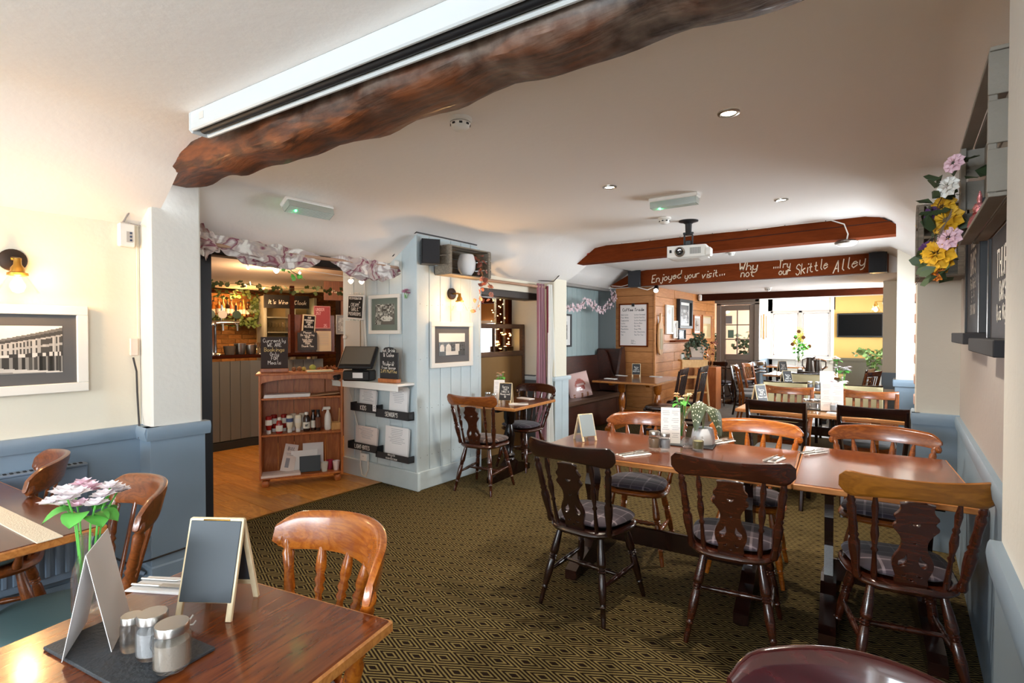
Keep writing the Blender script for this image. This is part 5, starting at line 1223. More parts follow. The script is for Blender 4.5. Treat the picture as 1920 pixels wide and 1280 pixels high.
# menu racks
def rack(label, u0, v0, u1, v1, pu0, pv0, pu1, pv1, txt, paper, tilt=0, sheets=3, m=mat('rack_black', '#242528', .5)):
    a, b_ = at(u0, v0, y=3.22), at(u1, v1, y=3.22); w_ = b_.x - a.x; h = a.z - b_.z; cx = (a.x + b_.x) / 2
    t = thing('menu_rack', label, 'menu rack', (cx, 3.24, b_.z), group=None)
    MB().box((0, -.035, h / 2), (w_, .008, h), None, .001).build('rack_front', m, t); MB().box((0, .0, .004), (w_, .07, .008)).build('rack_base', m, t)
    for s in (-1, 1): MB().box((s * (w_ / 2 - .004), 0, h / 2), (.008, .07, h)).build('rack_side', m, t)
    for i, tx in enumerate(txt):
        mb = MB(); hh = h * (.5 if len(txt) == 1 else .26); centred(mb, tx, h * (.25 if len(txt) == 1 else .68 - i * .28), hh, -.0396, hh * .16, maxw=w_ * .8); mb.build('lettering', CHALK, t)
    pa, pb_ = at(pu0, pv0, y=3.25), at(pu1, pv1, y=3.25); pw = pb_.x - pa.x; ph = pa.z - b_.z - .01
    pt_ = thing('menu_sheets', label.replace('black rack', 'stack of menus in the rack'), 'menu', ((pa.x + pb_.x) / 2, 3.24, b_.z + .01), rot=(R(-3), tilt, 0))
    for k in range(sheets): MB().box((k * .004 - .004, k * .006, ph / 2 - k * .004), (pw - k * .004, .0015, ph), RY(k * .02)).build('sheet', paper, pt_)
    mb = MB(); q = random.Random(len(label))
    for k in range(9): mb.box((q.uniform(-.01, .01), -.0014, ph * (.92 - k * .055)), (pw * q.uniform(.35, .7), .0006, .003))
    mb.build('printed_lines', INK, pt_)['kind'] = 'stuff'
    return t
rk = rack('black rack chalked KIDS under the shelf', 660, 753, 709, 775, 675, 729, 706, 753, ['KIDS'], PAPER)
lathe_obj('no_smoking_disc', [(.012, 0), (.016, 0)], mat('grey_notice'), rk, (.17, -.041, .055), 16, (R(90), 0, 0)); MB().box((.17, -.0400, .055), (.05, .001, .07)).build('sticker', PAPER, rk)
rack("black rack chalked SENIOR'S near the block corner", 707, 765, 768, 789, 731, 723, 765, 765, ["SENIOR'S"], PAPER)
rack('black rack chalked LIGHT-BITES lower left', 655, 825, 710, 850, 668, 796, 708, 828, ['LIGHT-BITES'], PAPERP)
rack('black rack chalked NON-GLUTEN VEGAN lower right', 707, 844, 768, 869, 723, 797, 766, 843, ['NON-GLUTEN', '&', 'VEGAN/VEGETARIAN'], PAPER)
for (u, v, lb_) in ((696, 717, 'white surface socket just under the shelf'), (684, 856, 'white socket under the LIGHT-BITES rack')):
    p = at(u, v, y=3.26); s_ = thing('wall_socket', lb_, 'socket', tuple(p)); MB().box((0, 0, 0), (.10, .04, .075), None, .006).build('socket_box', WPLAS, s_); MB().box((0, -.021, .01), (.02, .003, .008)).build('switch', mat('socket_grey'), s_)
p = at(684, 858, y=3.24); cable('white flex looping down from the lower socket', [(p.x + .05, 3.24, p.z - .02), (p.x + .06, 3.235, p.z - .10), (p.x + .02, 3.235, p.z - .18), (p.x - .04, 3.235, p.z - .17), (p.x - .07, 3.24, p.z - .08), (p.x - .07, 3.25, p.z + .1)], .006, WCABLE)
p = at(655, 740, y=3.25); cable('thin white cable hanging left of the menu racks', [(p.x - .03, 3.255, p.z + .2), (p.x + .0, 3.25, p.z + .05), (p.x + .03, 3.25, p.z - .02), (p.x + .13, 3.25, p.z - .3), (p.x + .16, 3.25, p.z - .42)], .005, WCABLE)
# --- pine shelf unit
SU = thing('shelf_unit', 'orange pine shelf unit with sauce bottles by the bar', 'shelf unit', (-4.59, 2.787, 0), R(58.9)); sw, sdp, shh = .74, .27, 1.065
suy = .10
def su(name, c, d, ch=.004): return MB().box((0, 0, 0), d, None, ch).build(name, W_PINE, SU, loc=(c[0], c[1] + suy, c[2]))
su('top_board', (0, 0, shh - .009), (sw + .05, sdp + .03, .02), .006)
for s in (-1, 1): su('side_panel', (s * (sw / 2 - .01), 0, .56), (.02, sdp, .98))
for k in range(5): su('back_plank', (-.29 + k * .145, sdp / 2 - .006, .56), (.141, .01, .98), .002)
for z in (.088, .485, .825): su('shelf_board', (0, -.0, z), (sw - .04, sdp - .01, .018))
pts = [(-sw / 2 + .02, shh - .02), (sw / 2 - .02, shh - .02), (sw / 2 - .02, shh - .10)] + [((sw / 2 - .02) * math.cos(R(a)), shh - .10 + .045 * math.sin(R(a))) for a in range(15, 180, 15)] + [(-sw / 2 + .02, shh - .10)]
MB().prism(pts, suy - sdp / 2, suy - sdp / 2 + .016, 'xz').build('arched_apron', W_PINE, SU)
su('plinth_rail', (0, -.0, .07), (sw - .04, .02, .03))
for x in (-1, 1):
    for y in (-1, 1): lathe_obj('bun_foot', [(0, 0), (.025, .003), (.036, .03), (.028, .058), (.02, .065)], W_PINE, SU, (x * (sw / 2 - .05), suy + y * (sdp / 2 - .05), 0))
Rsu = Matrix.Rotation(R(58.9), 3, 'Z')
def onsu(x, y, z): return Vector((-4.59, 2.787, 0)) + Rsu @ Vector((x, y + suy, z))
SUZ = R(58.9)
def sauce(name, label, x, y, prof, m, capm, labm, capprof, labz, group=None, cat='bottle', txt=None, up=True, z=.495):
    t = thing(name, label, cat, tuple(onsu(x, y, z)), SUZ, group=group); lathe_obj('bottle', prof, m, t, n=16); lathe_obj('cap', capprof, capm, t, n=14)
    r_ = prof[3][0] + .0012; MB().lathe([(r_, labz[0]), (r_ * 1.0, labz[1])], n=16).build('paper_label', labm, t, smooth=True)
    if txt: mb = MB(); centred(mb, txt, (labz[0] + labz[1]) / 2 - .01, .02, -r_ - .001, .004, maxw=.04); mb.build('lettering', BLACK, t)
    return t
KET = mat('tomato_red', '#9c1c14', .25, coat=.5); CRM = mat('mayonnaise_cream', '#efe6cf', .35, coat=.3); BRN = mat('brown_sauce_glass', '#2c130c', .15, coat=.8); LBL = mat('bottle_label', '#ece8dc', .5)
kp = [(0, 0), (.028, 0), (.030, .01), (.030, .07), (.024, .11), (.014, .125)]; kc = [(.016, .123), (.017, .128), (.017, .15), (0, .152)]
sq = [(0, .03), (.018, .03), (.026, .06), (.030, .09), (.028, .16), (.022, .165), (0, .166)]; sc2 = [(0, 0), (.02, .0), (.022, .006), (.020, .032), (0, .033)]
sauce('sauce_bottle', 'red ketchup bottle with white screw cap, second from left', -.20, -.06, kp, KET, WPLAS, LBL, kc, (.02, .075))
sauce('sauce_bottle', 'upside down ketchup bottle at the far left of the shelf', -.29, -.05, sq, KET, WPLAS, LBL, sc2, (.08, .13))
sauce('sauce_bottle', 'ketchup bottle behind on the left', -.25, .04, sq, KET, WPLAS, LBL, sc2, (.08, .13)); sauce('sauce_bottle', 'ketchup bottle behind the white capped one', -.16, .04, sq, KET, WPLAS, LBL, sc2, (.08, .13))
sauce('sauce_bottle', 'cream mayonnaise bottle with a blue label', -.11, -.05, sq, CRM, WPLAS, mat('blue_label', '#4a5a86', .5), sc2, (.10, .135)); sauce('sauce_bottle', 'cream bottle with a plain label beside the blue labelled one', -.035, -.05, sq, CRM, WPLAS, LBL, sc2, (.09, .13))
sauce('sauce_bottle', 'cream bottle behind the blue labelled one', -.08, .04, sq, CRM, WPLAS, LBL, sc2, (.09, .13)); sauce('sauce_bottle', 'cream bottle at the back beside the brown sauce', -.0, .04, sq, CRM, WPLAS, LBL, sc2, (.09, .13))
sauce('sauce_bottle', 'square brown sauce bottle with white cap and HP label', .04, -.05, [(0, 0), (.028, 0), (.031, .01), (.031, .13), (.022, .15), (.016, .16)], BRN, WPLAS, LBL, [(.018, .158), (.019, .163), (.019, .185), (0, .187)], (.03, .09), txt='HP')
sauce('sauce_bottle', 'slim dark vinegar bottle next to the brown sauce', .10, -.03, [(0, 0), (.02, 0), (.022, .01), (.022, .13), (.014, .16), (.012, .18)], BRN, BLACK, LBL, [(.014, .178), (.015, .183), (.015, .2), (0, .202)], (.03, .10)); sauce('sauce_bottle', 'dark bottle with a brown label before the spray bottle', .145, -.045, [(0, 0), (.022, 0), (.024, .01), (.024, .14), (.018, .17), (.014, .18)], BRN, BLACK, mat('brown_label', '#6a3a22', .5), [(.015, .178), (.016, .183), (.016, .2), (0, .202)], (.03, .13))
spb = thing('spray_bottle', 'white trigger spray bottle on the sauce shelf', 'bottle', tuple(onsu(.235, -.03, .495)), SUZ); lathe_obj('bottle', [(0, 0), (.028, 0), (.032, .01), (.032, .11), (.026, .15), (.014, .175), (.012, .195)], WPLAS, spb); MB().box((-.01, 0, .21), (.07, .022, .03), None, .006).box((-.045, 0, .2), (.01, .012, .035), RY(.3), .003).build('trigger', WPLAS, spb)
wb = thing('cutlery_box', 'small yellow wooden box with sticks on the sauce shelf', 'box', tuple(onsu(.31, -.03, .495)), SUZ)
for c, d in (((0, -.04, .035), (.085, .006, .07)), ((0, .04, .035), (.085, .006, .07)), ((-.04, 0, .035), (.006, .08, .07)), ((.04, 0, .035), (.006, .08, .07)), ((0, 0, .004), (.08, .08, .006))): MB().box(c, d, None, .001).build('side', W_LADDER, wb)
for x, tl2 in ((-.02, .28), (.025, -.05)): o = thing('wooden_spoon', 'wooden stick leaning in the yellow box, ' + ('left' if x < 0 else 'right'), 'stick', tuple(onsu(.31 + x, -.03, .502)), rot=(0, -tl2, SUZ)); MB().box((0, 0, .10), (.012, .005, .20), None, .002).build('stick', W_LADDER, o)
sp5 = lambda nm, lb_, cat, x, y, z, c, d, m, rot=(0, 0, 0), ch=.001: tag(MB().box(c, d, None, ch).build(nm, m, loc=tuple(onsu(x, y, z)), rot=(rot[0], rot[1], SUZ + rot[2])), lb_, cat)
for k in range(4): sp5('paper_stack', 'long white cardboard sheet in the pile on the upper pine shelf', 'paper', -.13 + .002 * k, -.05, .835 + k * .0075, (0, 0, .0035), (.40, .15, .007), PAPER)['group'] = 'white sheets on the upper pine shelf'
sp5('paper_bundle', 'loose brownish papers right on the upper pine shelf', 'paper', .20, -.02, .835, (0, 0, .012), (.28, .16, .012), mat('kraft_paper', '#b58a66', .8), (0, R(-4), .05))
sp5('newspaper', 'pale printed newspaper on the bottom pine shelf', 'newspaper', -.19, -.05, .098, (0, 0, .01), (.34, .18, .02), PAPERP, (0, 0, .06))
lf_ = thing('leaflet', 'tall pinkish leaflet leaning on the bottom shelf', 'leaflet', tuple(onsu(-.14, -.03, .118)), rot=(R(-20), R(12), SUZ)); MB().box((0, 0, .13), (.12, .002, .26)).build('sheet', PAPERP, lf_); mb = MB(); centred(mb, 'Bill', .20, .03, -.002, .004); mb.build('lettering', BLACK, lf_); MB().box((0, -.002, .17), (.07, .001, .004)).box((0, -.002, .155), (.06, .001, .004)).box((-.01, -.002, .08), (.035, .001, .09)).build('printed_lines', INK, lf_)['kind'] = 'stuff'
sp5('display_board', 'white sheet standing at the back of the bottom shelf', 'sheet', .10, .03, .10, (0, 0, .13), (.19, .003, .26), PAPER, (R(-8), 0, 0)); sp5('display_board', 'white card frame standing before the back sheet', 'sheet', .02, -.01, .10, (0, 0, .10), (.24, .003, .20), PAPER, (R(-12), 0, 0)); sp5('display_board', 'black card standing in front on the bottom shelf', 'sheet', .07, -.045, .10, (0, 0, .075), (.19, .004, .15), BLACK, (R(-14), 0, 0))
for x, y, c_, lb_ in ((.20, -.07, '#cfcfc8', 'grey paper cup on the bottom pine shelf'), (.25, .0, '#b0304a', 'red paper cup behind the two pale cups'), (.31, -.05, '#ecdcd8', 'white paper cup at the right of the bottom shelf')):
    t = thing('paper_cup', lb_, 'cup', tuple(onsu(x, y, .098))); lathe_obj('cup', [(0, .004), (.024, .0), (.036, .088), (.034, .088), (.023, .006)], mat('cup_' + c_[1:], c_, .6), t)
chalk_slab('chalkboard', 'Currently We Are Bookings Only For Meals chalkboard on the pine unit', tuple(onsu(-.24, .02, 1.067)), SUZ, .235, .335, [('Currently', .034), ('WE ARE', .032), ('Bookings', .036, CHALKG), ('Only', .032), ('FOR', .030), ('Meals', .034)], 0, W_PINE, col=mat('brown_chalkboard', '#3a2a24', .6))
for k, (x, c_, r_) in enumerate(((.02, '#b8a24c', .022), (.10, '#a8b050', .032), (-.07, '#9a6a42', .022), (-.02, '#96663e', .024))):
    t = thing('fruit', ['yellow lemon on the pine unit top', 'green lime, biggest fruit on the pine unit top', 'brown fruit next to the bookings chalkboard', 'second brown fruit from the bookings chalkboard'][k], 'fruit', tuple(onsu(x, .06, 1.066 + r_))); lathe_obj('fruit', [(0, -r_)] + [(r_ * math.cos(R(a)), r_ * math.sin(R(a))) for a in range(-60, 61, 20)] + [(0, r_)], mat('fruit_' + c_[1:], c_, .5), t, n=14)
sp5('paper_bundle', 'cream papers lying on top of the pine unit', 'paper', .16, -.06, 1.067, (0, 0, .007), (.24, .14, .014), mat('cream_paper', '#e8d9b4', .7), (0, 0, .1))
gt = thing('tinsel', 'glittery copper decoration at the right end of the pine unit', 'decoration', tuple(onsu(.25, .02, 1.067))); trailing(gt, [(-.1, -.08, .01), (-.05, .03, .025), (0, .10, .02), (.03, .16, .03)], 60, mat('copper_glitter', '#c98a5c', .3, .6), .03, 3, 'glitter', spread=.02)
# --- opening dressing : pole, swag
pw = thing('curtain_pole', 'wooden pole across the bar opening with fabric hung over it', 'pole', (0, 0, 0)); MB().tube([(-3.72, 1.52, 2.03), (-3.72, 3.22, 2.035)], .014, 10).build('pole', mat('pole_wood', '#b08a70', .5), pw, smooth=True)
FAB = mat('faded_swag_fabric', '#cdbfb8', .85)
nt = FAB.node_tree; tc = nt.nodes.new('ShaderNodeTexCoord'); n_ = nt.nodes.new('ShaderNodeTexNoise'); n_.inputs['Scale'].default_value = 5; n_.inputs['Detail'].default_value = 2; n_.inputs['Distortion'].default_value = 1.5
rr = nt.nodes.new('ShaderNodeValToRGB'); rr.color_ramp.interpolation = 'EASE'; e = rr.color_ramp.elements; e[0].position = .38; e[0].color = hexc('#efeae6'); e[1].position = .47; e[1].color = hexc('#b8a8a6')
for p_, c_ in ((.52, '#cbbab2'), (.57, '#8a4a5c'), (.61, '#a88a8e'), (.7, '#e6dedb')): q_ = e.new(p_); q_.color = hexc(c_)
nt.links.new(tc.outputs['Object'], n_.inputs[0]); nt.links.new(n_.outputs['Fac'], rr.inputs[0]); nt.links.new(rr.outputs[0], nt.nodes['Principled BSDF'].inputs['Base Color'])
def swag(label, y0, y1, z0, z1, r0, droop, seedv, bulge=.5):
    q = random.Random(seedv); ph = [q.uniform(0, 6) for _ in range(6)]
    def fn(u, v):
        y = y0 + (y1 - y0) * u; env = (math.sin(math.pi * min(1, max(0, u))) ** bulge) * .85 + .15
        a = 2 * math.pi * v; r = r0 * env * (1 + .22 * math.sin(5 * a + ph[0] + u * 9) + .14 * math.sin(9 * a + ph[1] - u * 14) + .08 * math.sin(u * 40 + a * 2))
        zc = z0 + (z1 - z0) * u - droop * math.sin(math.pi * u)
        return (-3.74 + math.cos(a) * r * .8, y + .02 * math.sin(a * 3 + u * 12), zc + math.sin(a) * r * (1.2 if math.sin(a) < 0 else .9))
    return tag(MB().grid(fn, 60, 40).build('fabric_swag', FAB, smooth=True), label, 'curtain')
swag('faded plaid swag bundled along the left of the bar opening', 1.62, 2.42, 2.07, 2.03, .07, .035, 3)
swag('plaid swag knot hanging at the right end of the bar opening', 2.55, 3.25, 2.04, 2.00, .075, .02, 8, .7)
swag('bunched pale cloth gathered beside the cream pier', 1.44, 1.66, 2.09, 2.04, .085, .0, 5, .6)
# heart lights
for k, (u, v) in enumerate(((518, 508), (658, 528), (678, 529), (562, 512), (465, 503))):
    p = at(u, v, x=-3.85); t = thing('heart_light', ['lit heart bulb hanging left of centre in the bar opening', 'lit heart bulb above the letter board, left of a pair', 'lit heart bulb above the letter board, right of a pair', 'dim heart bulb near the middle of the opening', 'tiny bulb under the left swag'][k], 'fairy light', tuple(p), R(60))
    hs_ = .022 if k < 3 else .01
    pts = smooth_pts([(0, -hs_), (hs_, 0), (hs_ * .9, hs_ * .7), (hs_ * .45, hs_ * .9), (0, hs_ * .45), (-hs_ * .45, hs_ * .9), (-hs_ * .9, hs_ * .7), (-hs_, 0)], 1)
    MB().prism(pts, -.008, .008, 'xz').build('heart_bulb', mat('heart_bulb'), t); MB().box((0, 0, hs_ + .01), (.008, .008, .02)).build('bulb_cap', WPLAS, t)
cable('thin white wire carrying the heart lights under the opening', [tuple(at(u, v, x=-3.85)) for u, v in ((440, 470), (465, 497), (518, 500), (562, 506), (610, 512), (658, 520), (678, 521), (688, 500))], .002, WCABLE)
# --- bar counter
bc = thing('bar_counter', 'grey boarded bar counter with dark wooden top', 'counter', (-6.7, 3.35, 0)); M_BARP = mat('bar_front_grey', '#6b6e6c', .5); M_BARS = mat('bar_seam', '#2c2c2a', .8)
def bar_run(p0, p1, wdth=.125, back=.45):
    dx, dy = p1[0] - p0[0], p1[1] - p0[1]; Ln = math.hypot(dx, dy); a = math.atan2(dy, dx); nrm = (math.sin(a), -math.cos(a))
    c = ((p0[0] + p1[0]) / 2, (p0[1] + p1[1]) / 2)
    MB().box((0, 0, 0), (Ln, .02, 1.06)).build('backing', M_BARS, bc, loc=(c[0] - nrm[0] * .012 + 6.7, c[1] - nrm[1] * .012 - 3.35, .55), rot=(0, 0, a))
    MB().box((0, 0, 0), (Ln + .03, .5, .04), None, .008).build('counter_top', W_DBEAM, bc, loc=(c[0] - nrm[0] * .2 + 6.7, c[1] - nrm[1] * .2 - 3.35, 1.145), rot=(0, 0, a))
    n = round(Ln / wdth); f0 = None
    for i in range(n):
        t_ = (i + .5) * Ln / n; l_ = (p0[0] + math.cos(a) * t_ + nrm[0] * .008 + 6.7, p0[1] + math.sin(a) * t_ + nrm[1] * .008 - 3.35, .60)
        if f0 is None: f0 = MB().box((0, 0, 0), (Ln / n - .005, .014, .98), None, .002).build('board', M_BARP, bc, loc=l_, rot=(0, 0, a))
        else: piece(f0, bc, l_, (0, 0, a))
    MB().box((0, 0, 0), (Ln, .03, .10), None, .003).build('kick_board', M_BARS, bc, loc=(c[0] + nrm[0] * .01 + 6.7, c[1] + nrm[1] * .01 - 3.35, .05), rot=(0, 0, a))
bar_run((-6.7, .7), (-6.7, 3.35)); bar_run((-6.7, 3.35), (-6.36, 4.18))
ctz = 1.166
def chrome_font(label, loc, rz):
    t = thing('beer_font', label, 'beer tap', loc, rz)
    lathe_obj('column', [(0, 0), (.10, 0), (.10, .015), (.05, .03), (.045, .34), (.055, .36), (.05, .40), (.03, .42), (0, .42)], CHROME, t)
    MB().tube([(-.05, 0, .38), (.1, 0, .40), (.3, 0, .40)], .03, 12).build('arm', CHROME, t, smooth=True)
    for k, x in enumerate((-.03, .1, .26)):
        MB().tube([(x, 0, .40), (x, -.07, .38), (x, -.08, .30)], [.014, .012, .010], 8).build('spout', CHROME, t, smooth=True)
        MB().turn((x, -.01, .42), (x, -.03, .62), [(0, .008), (.5, .012), (.9, .014), (1, .01)], 8).build('tap_handle', [BLACK, CHROME, BLACK][k], t, smooth=True)
        MB().turn((x, -.05, .50), (x, -.065, .50), [(0, .05), (1, .05)], 20).build('badge', [mat('badge_green', '#2f4a34', .3), mat('badge_white', '#d9d4c8', .3), mat('badge_green')][k], t)
    return t
chrome_font('chrome beer font with round badges at the bar', (-6.75, 2.92, ctz), R(80))
for k, (y, h, m) in enumerate(((3.32, .14, STEEL), (3.42, .12, STEEL), (3.20, .11, mat('grey_cup', '#5f5a55', .5)))):
    t = thing('ice_bucket', ['steel ice bucket nearest the card reader', 'second steel bucket on the bar', 'dark grey tub beside the beer font'][k], 'bucket', (-6.85 + k * .02, [3.30, 3.43, 3.15][k], ctz)); lathe_obj('bucket', [(0, 0), (.055, 0), (.072, h), (.067, h), (.05, .01), (0, .01)], m, t)
rd_ = thing('card_reader', 'lit card reader on a stand at the bar corner', 'card machine', (-6.62, 3.50, ctz), R(70)); MB().box((0, 0, .14), (.08, .02, .16), RX(R(-20)), .005).build('body', WPLAS, rd_); MB().box((0, -.012, .175), (.055, .003, .06), RX(R(-20))).build('display', mat('lit_display', '#dff4ff', .4, emit='#cfeeff', es=2.5), rd_); MB().box((0, .0, .04), (.03, .03, .08)).box((0, -.05, .006), (.12, .16, .01)).build('stand', WPLAS, rd_)
for k in range(5):
    t = thing('wine_glass', 'stemmed glass on the bar by the buckets', 'glass', (-6.78 + .05 * (k % 2), 3.38 + k * .045 + .1, ctz), group='glasses on the bar counter'); lathe_obj('glass', [(0, 0), (.03, .002), (.004, .01), (.004, .06), (.025, .08), (.032, .11), (.028, .15), (.026, .15), (.03, .11), (.022, .085), (0, .07)], GLASS, t, n=14)
# back shelf with bottles
bs = thing('bottle_shelf', 'dark shelf of glowing bottles on the brick wall', 'shelf', (-8.85, 4.02, 1.70)); MB().box((0, 0, 0), (.24, .92, .03), None, .004).build('shelf_board', W_DBEAM, bs); MB().box((0, 0, .40), (.24, .92, .03), None, .004).build('top_board', W_DBEAM, bs)
bcols = ['#c97a20', '#3a1a12', '#e0a040', '#d98a3a', '#c7742a', '#e6b060', '#2b1c18', '#d9826a', '#c9956a', '#a86a2a', '#e8c070', '#6a3a1a']
for k in range(12):
    y = 3.63 + k * .068; hh = rnd.uniform(.24, .30); c_ = bcols[k]; m = mat('spirit_' + c_[1:], c_, .1, trans=.35, coat=.5)
    t = thing('spirit_bottle', ['amber', 'black', 'golden', 'orange', 'copper', 'straw', 'near black', 'pink', 'tan', 'brown', 'pale yellow', 'chestnut'][k] + ' spirit bottle on the glowing shelf', 'bottle', (-8.80 + rnd.uniform(-.03, .03), y, 1.716), R(90), group='bottles on the bar shelf')
    lathe_obj('bottle', [(0, 0), (.028, 0), (.030, .01), (.030, hh * .55), (.026, hh * .64), (.010, hh * .74), (.010, hh * .92)], m, t, n=14); lathe_obj('cap', [(.012, hh * .9), (.012, hh), (0, hh)], BLACK if k % 2 else BRASS, t, n=10); MB().lathe([(.0308, hh * .15), (.0308, hh * .42)], n=14).build('paper_label', LBL, t, smooth=True)
point('shelf_glow', (-8.70, 4.15, 2.03), 5, (1, .5, .15), .05)
IVY = mat('ivy_green', '#4a5a2c', .5)
def ivy_leafs(mb, c, ls, q):
    a = Vector((q.uniform(-1, 1), q.uniform(-1, 1), q.uniform(-1, .2))).normalized(); b_ = a.cross(Vector((q.uniform(-1, 1), q.uniform(-.3, .3), q.uniform(-.3, .3)))).normalized()
    sh_ = [(0, 0), (.25, .45), (.45, .25), (.75, .35), (1, 0), (.75, -.35), (.45, -.25), (.25, -.45)]
    mb.add([c + a * x * ls + b_ * y * ls for x, y in sh_], [(0, 1, 2, 4, 6, 7), (2, 3, 4), (4, 5, 6)])
def garland(name, label, path, n, ls, m, spread, seedv=1, rope=.003, cat='garland', rm=None):
    t = thing(name, label, cat); q = random.Random(seedv); P_ = [Vector(p) for p in path]; MB().tube(P_, rope, 5).build('cord', rm or IVY, t); mb = MB()
    for i in range(n):
        f = (i + q.random()) / n * (len(P_) - 1); k = min(int(f), len(P_) - 2); c = P_[k].lerp(P_[k + 1], f - k) + Vector([q.uniform(-spread, spread) for _ in range(3)]); ivy_leafs(mb, c, ls * q.uniform(.7, 1.2), q)
    mb.build('leaf', m, t)['kind'] = 'stuff'; return t
garland('ivy_garland', 'ivy garland strung across the bar ceiling', [(-5.5, 1.8, 2.15), (-5.5, 1.95, 1.97), (-5.5, 2.3, 1.93), (-5.5, 2.7, 1.95), (-5.45, 3.1, 1.92), (-5.4, 3.5, 1.95), (-5.3, 3.9, 1.9), (-5.3, 4.0, 2.15)], 90, .06, IVY, .035, 3)
garland('ivy_garland', 'thick ivy trailing around the bottle shelf', [(-8.7, 3.5, 1.95), (-8.68, 3.6, 1.70), (-8.66, 3.9, 1.66), (-8.66, 4.3, 1.64), (-8.66, 4.4, 1.62), (-8.7, 4.5, 1.85), (-8.7, 4.4, 2.08), (-8.7, 3.8, 2.08)], 320, .07, IVY, .07, 5)
garland('ivy_garland', 'small sprig of leaves hanging in the bar opening', [(-3.97, 2.22, 2.05), (-3.92, 2.3, 1.93), (-3.9, 2.35, 1.9)], 14, .05, GREEN, .03, 6)
# back bar cabinet with header sign
bcab = thing('bar_cabinet', 'grey back bar cabinet with lit niches and glass shelves', 'cabinet', (-8.55, 4.93, 0), R(80)); CBP = mat('cabinet_grey', '#8d8a7e', .5)
for x in (-.42, .05, .42): MB().box((0, 0, 0), (.05, .35, 2.05), None, .004).build('upright', CBP, bcab, loc=(x, 0, 1.03))
MB().box((0, .17, 1.03), (.9, .02, 2.05)).build('back_panel', mat('cabinet_back', '#b09a6a', .6), bcab)
for z in (.9, 1.2, 1.45, 1.70): MB().box((0, 0, 0), (.84, .3, .02), None, .002).build('shelf', CBP, bcab, loc=(0, 0, z))
MB().box((0, 0, .45), (.84, .3, .86), None, .004).build('lower_cupboard', mat('fridge_violet_grey', '#3a3648', .4), bcab)
sg = thing('header_sign', "black header sign chalked it's wine o'clock over the back bar", 'sign', (-8.30, 4.78, 1.86), R(80)); MB().box((0, 0, .1), (.74, .03, .22), None, .003).build('panel', BLACKB, sg); mb = MB(); centred(mb, "It's Wine o'Clock", .06, .09, -.017, .010, .2, maxw=.62); mb.build('lettering', CHALK, sg)
Rcb = Matrix.Rotation(R(80), 3, 'Z')
for k in range(14):
    x = -.36 + (k % 7) * .055; z = 1.215 if k < 7 else 1.465
    t = thing('wine_glass', 'upturned stemmed glass in the back bar cabinet', 'glass', tuple(Vector((-8.55, 4.93, 0)) + Rcb @ Vector((x, -.05, z))), group='glasses in the back bar cabinet'); lathe_obj('glass', [(0, 0), (.028, .002), (.004, .01), (.004, .06), (.024, .08), (.030, .11), (.026, .15), (.024, .15)], GLASS, t, n=12)
for k in range(3):
    c_ = bcols[k * 3 + 1]; t = thing('spirit_bottle', ['black', 'copper', 'pink'][k] + ' bottle in the lit niche of the cabinet', 'bottle', tuple(Vector((-8.55, 4.93, 0)) + Rcb @ Vector((.14 + k * .1, -.06, [1.465, 1.465, .915][k]))), group='bottles in the lit niche'); lathe_obj('bottle', [(0, 0), (.035, 0), (.037, .01), (.037, .13), (.012, .19), (.012, .24), (0, .24)], mat('spirit_' + c_[1:]), t, n=14); MB().lathe([(.038, .03), (.038, .10)], n=14).build('paper_label', LBL, t, smooth=True)
point('niche_light', (-8.28, 5.12, 1.66), 2, (1, .7, .3), .03)
# brown screen with notices
scn = thing('bar_screen', 'dark brown wooden screen carrying posters beside the bar', 'screen', (-6.30, 3.98, 0), R(76)); MB().box((0, .02, 1.42), (.60, .03, .52), None, .004).build('panel', wood('brown_panel_wood', '#4a2614', '#6b3a1e', .5, .1, 2, 2, 6), scn); MB().box((0, 0, 1.17), (.62, .07, .03), None, .004).build('ledge', W_DBEAM, scn); MB().box((-.25, .02, 1.6), (.05, .05, .9), None, .004).build('post', W_DBEAM, scn)
Rs = Matrix.Rotation(R(76), 3, 'Z')
def onsc(x, z, y=-.0): return tuple(Vector((-6.30, 3.98, 0)) + Rs @ Vector((x, y, z)))
pr = thing('poster', 'red UNDER 25 poster on the brown bar screen', 'poster', onsc(.13, 1.50, -.005), R(76)); MB().box((0, 0, .15), (.22, .006, .30)).build('sheet', mat('poster_border', '#c9847c', .5), pr); MB().box((0, -.004, .15), (.20, .003, .28)).build('red_print', mat('poster_red', '#a23a34', .5), pr); mb = MB(); lettering(mb, 'UNDER', -.085, .235, .035, -.0066, .007); lettering(mb, '25?', -.085, .185, .035, -.0066, .007); lettering(mb, '25', .02, .02, .035, -.0066, .007); mb.build('lettering', mat('poster_pink', '#e0a8a0', .6), pr)
t = thing('notice', 'white typed sheet under the red poster', 'notice', onsc(.15, 1.20, -.005), R(76)); MB().box((0, 0, .13), (.20, .004, .27)).build('sheet', mat('aged_paper', '#cdb999', .7), t); mb = MB(); [mb.box((0, -.003, .24 - k * .02), (.13, .001, .004)) for k in range(9)]; mb.build('printed_lines', INK, t)['kind'] = 'stuff'
t = thing('letter_board', 'small white framed letter board left of the red poster', 'sign', onsc(-.06, 1.42, -.02), rot=(0, R(4), R(76))); MB().box((0, 0, .13), (.17, .012, .26), None, .002).build('frame', mat('aged_paper'), t); MB().box((0, -.007, .13), (.14, .003, .23)).build('felt', mat('black_felt'), t); letter_lines(t, [('OUR', .022), ('RECOMMENDED', .022), ('DISHES', .022), ('ARE', .022), ('DELICIOUS', .022)], -.0096, .12, .235)
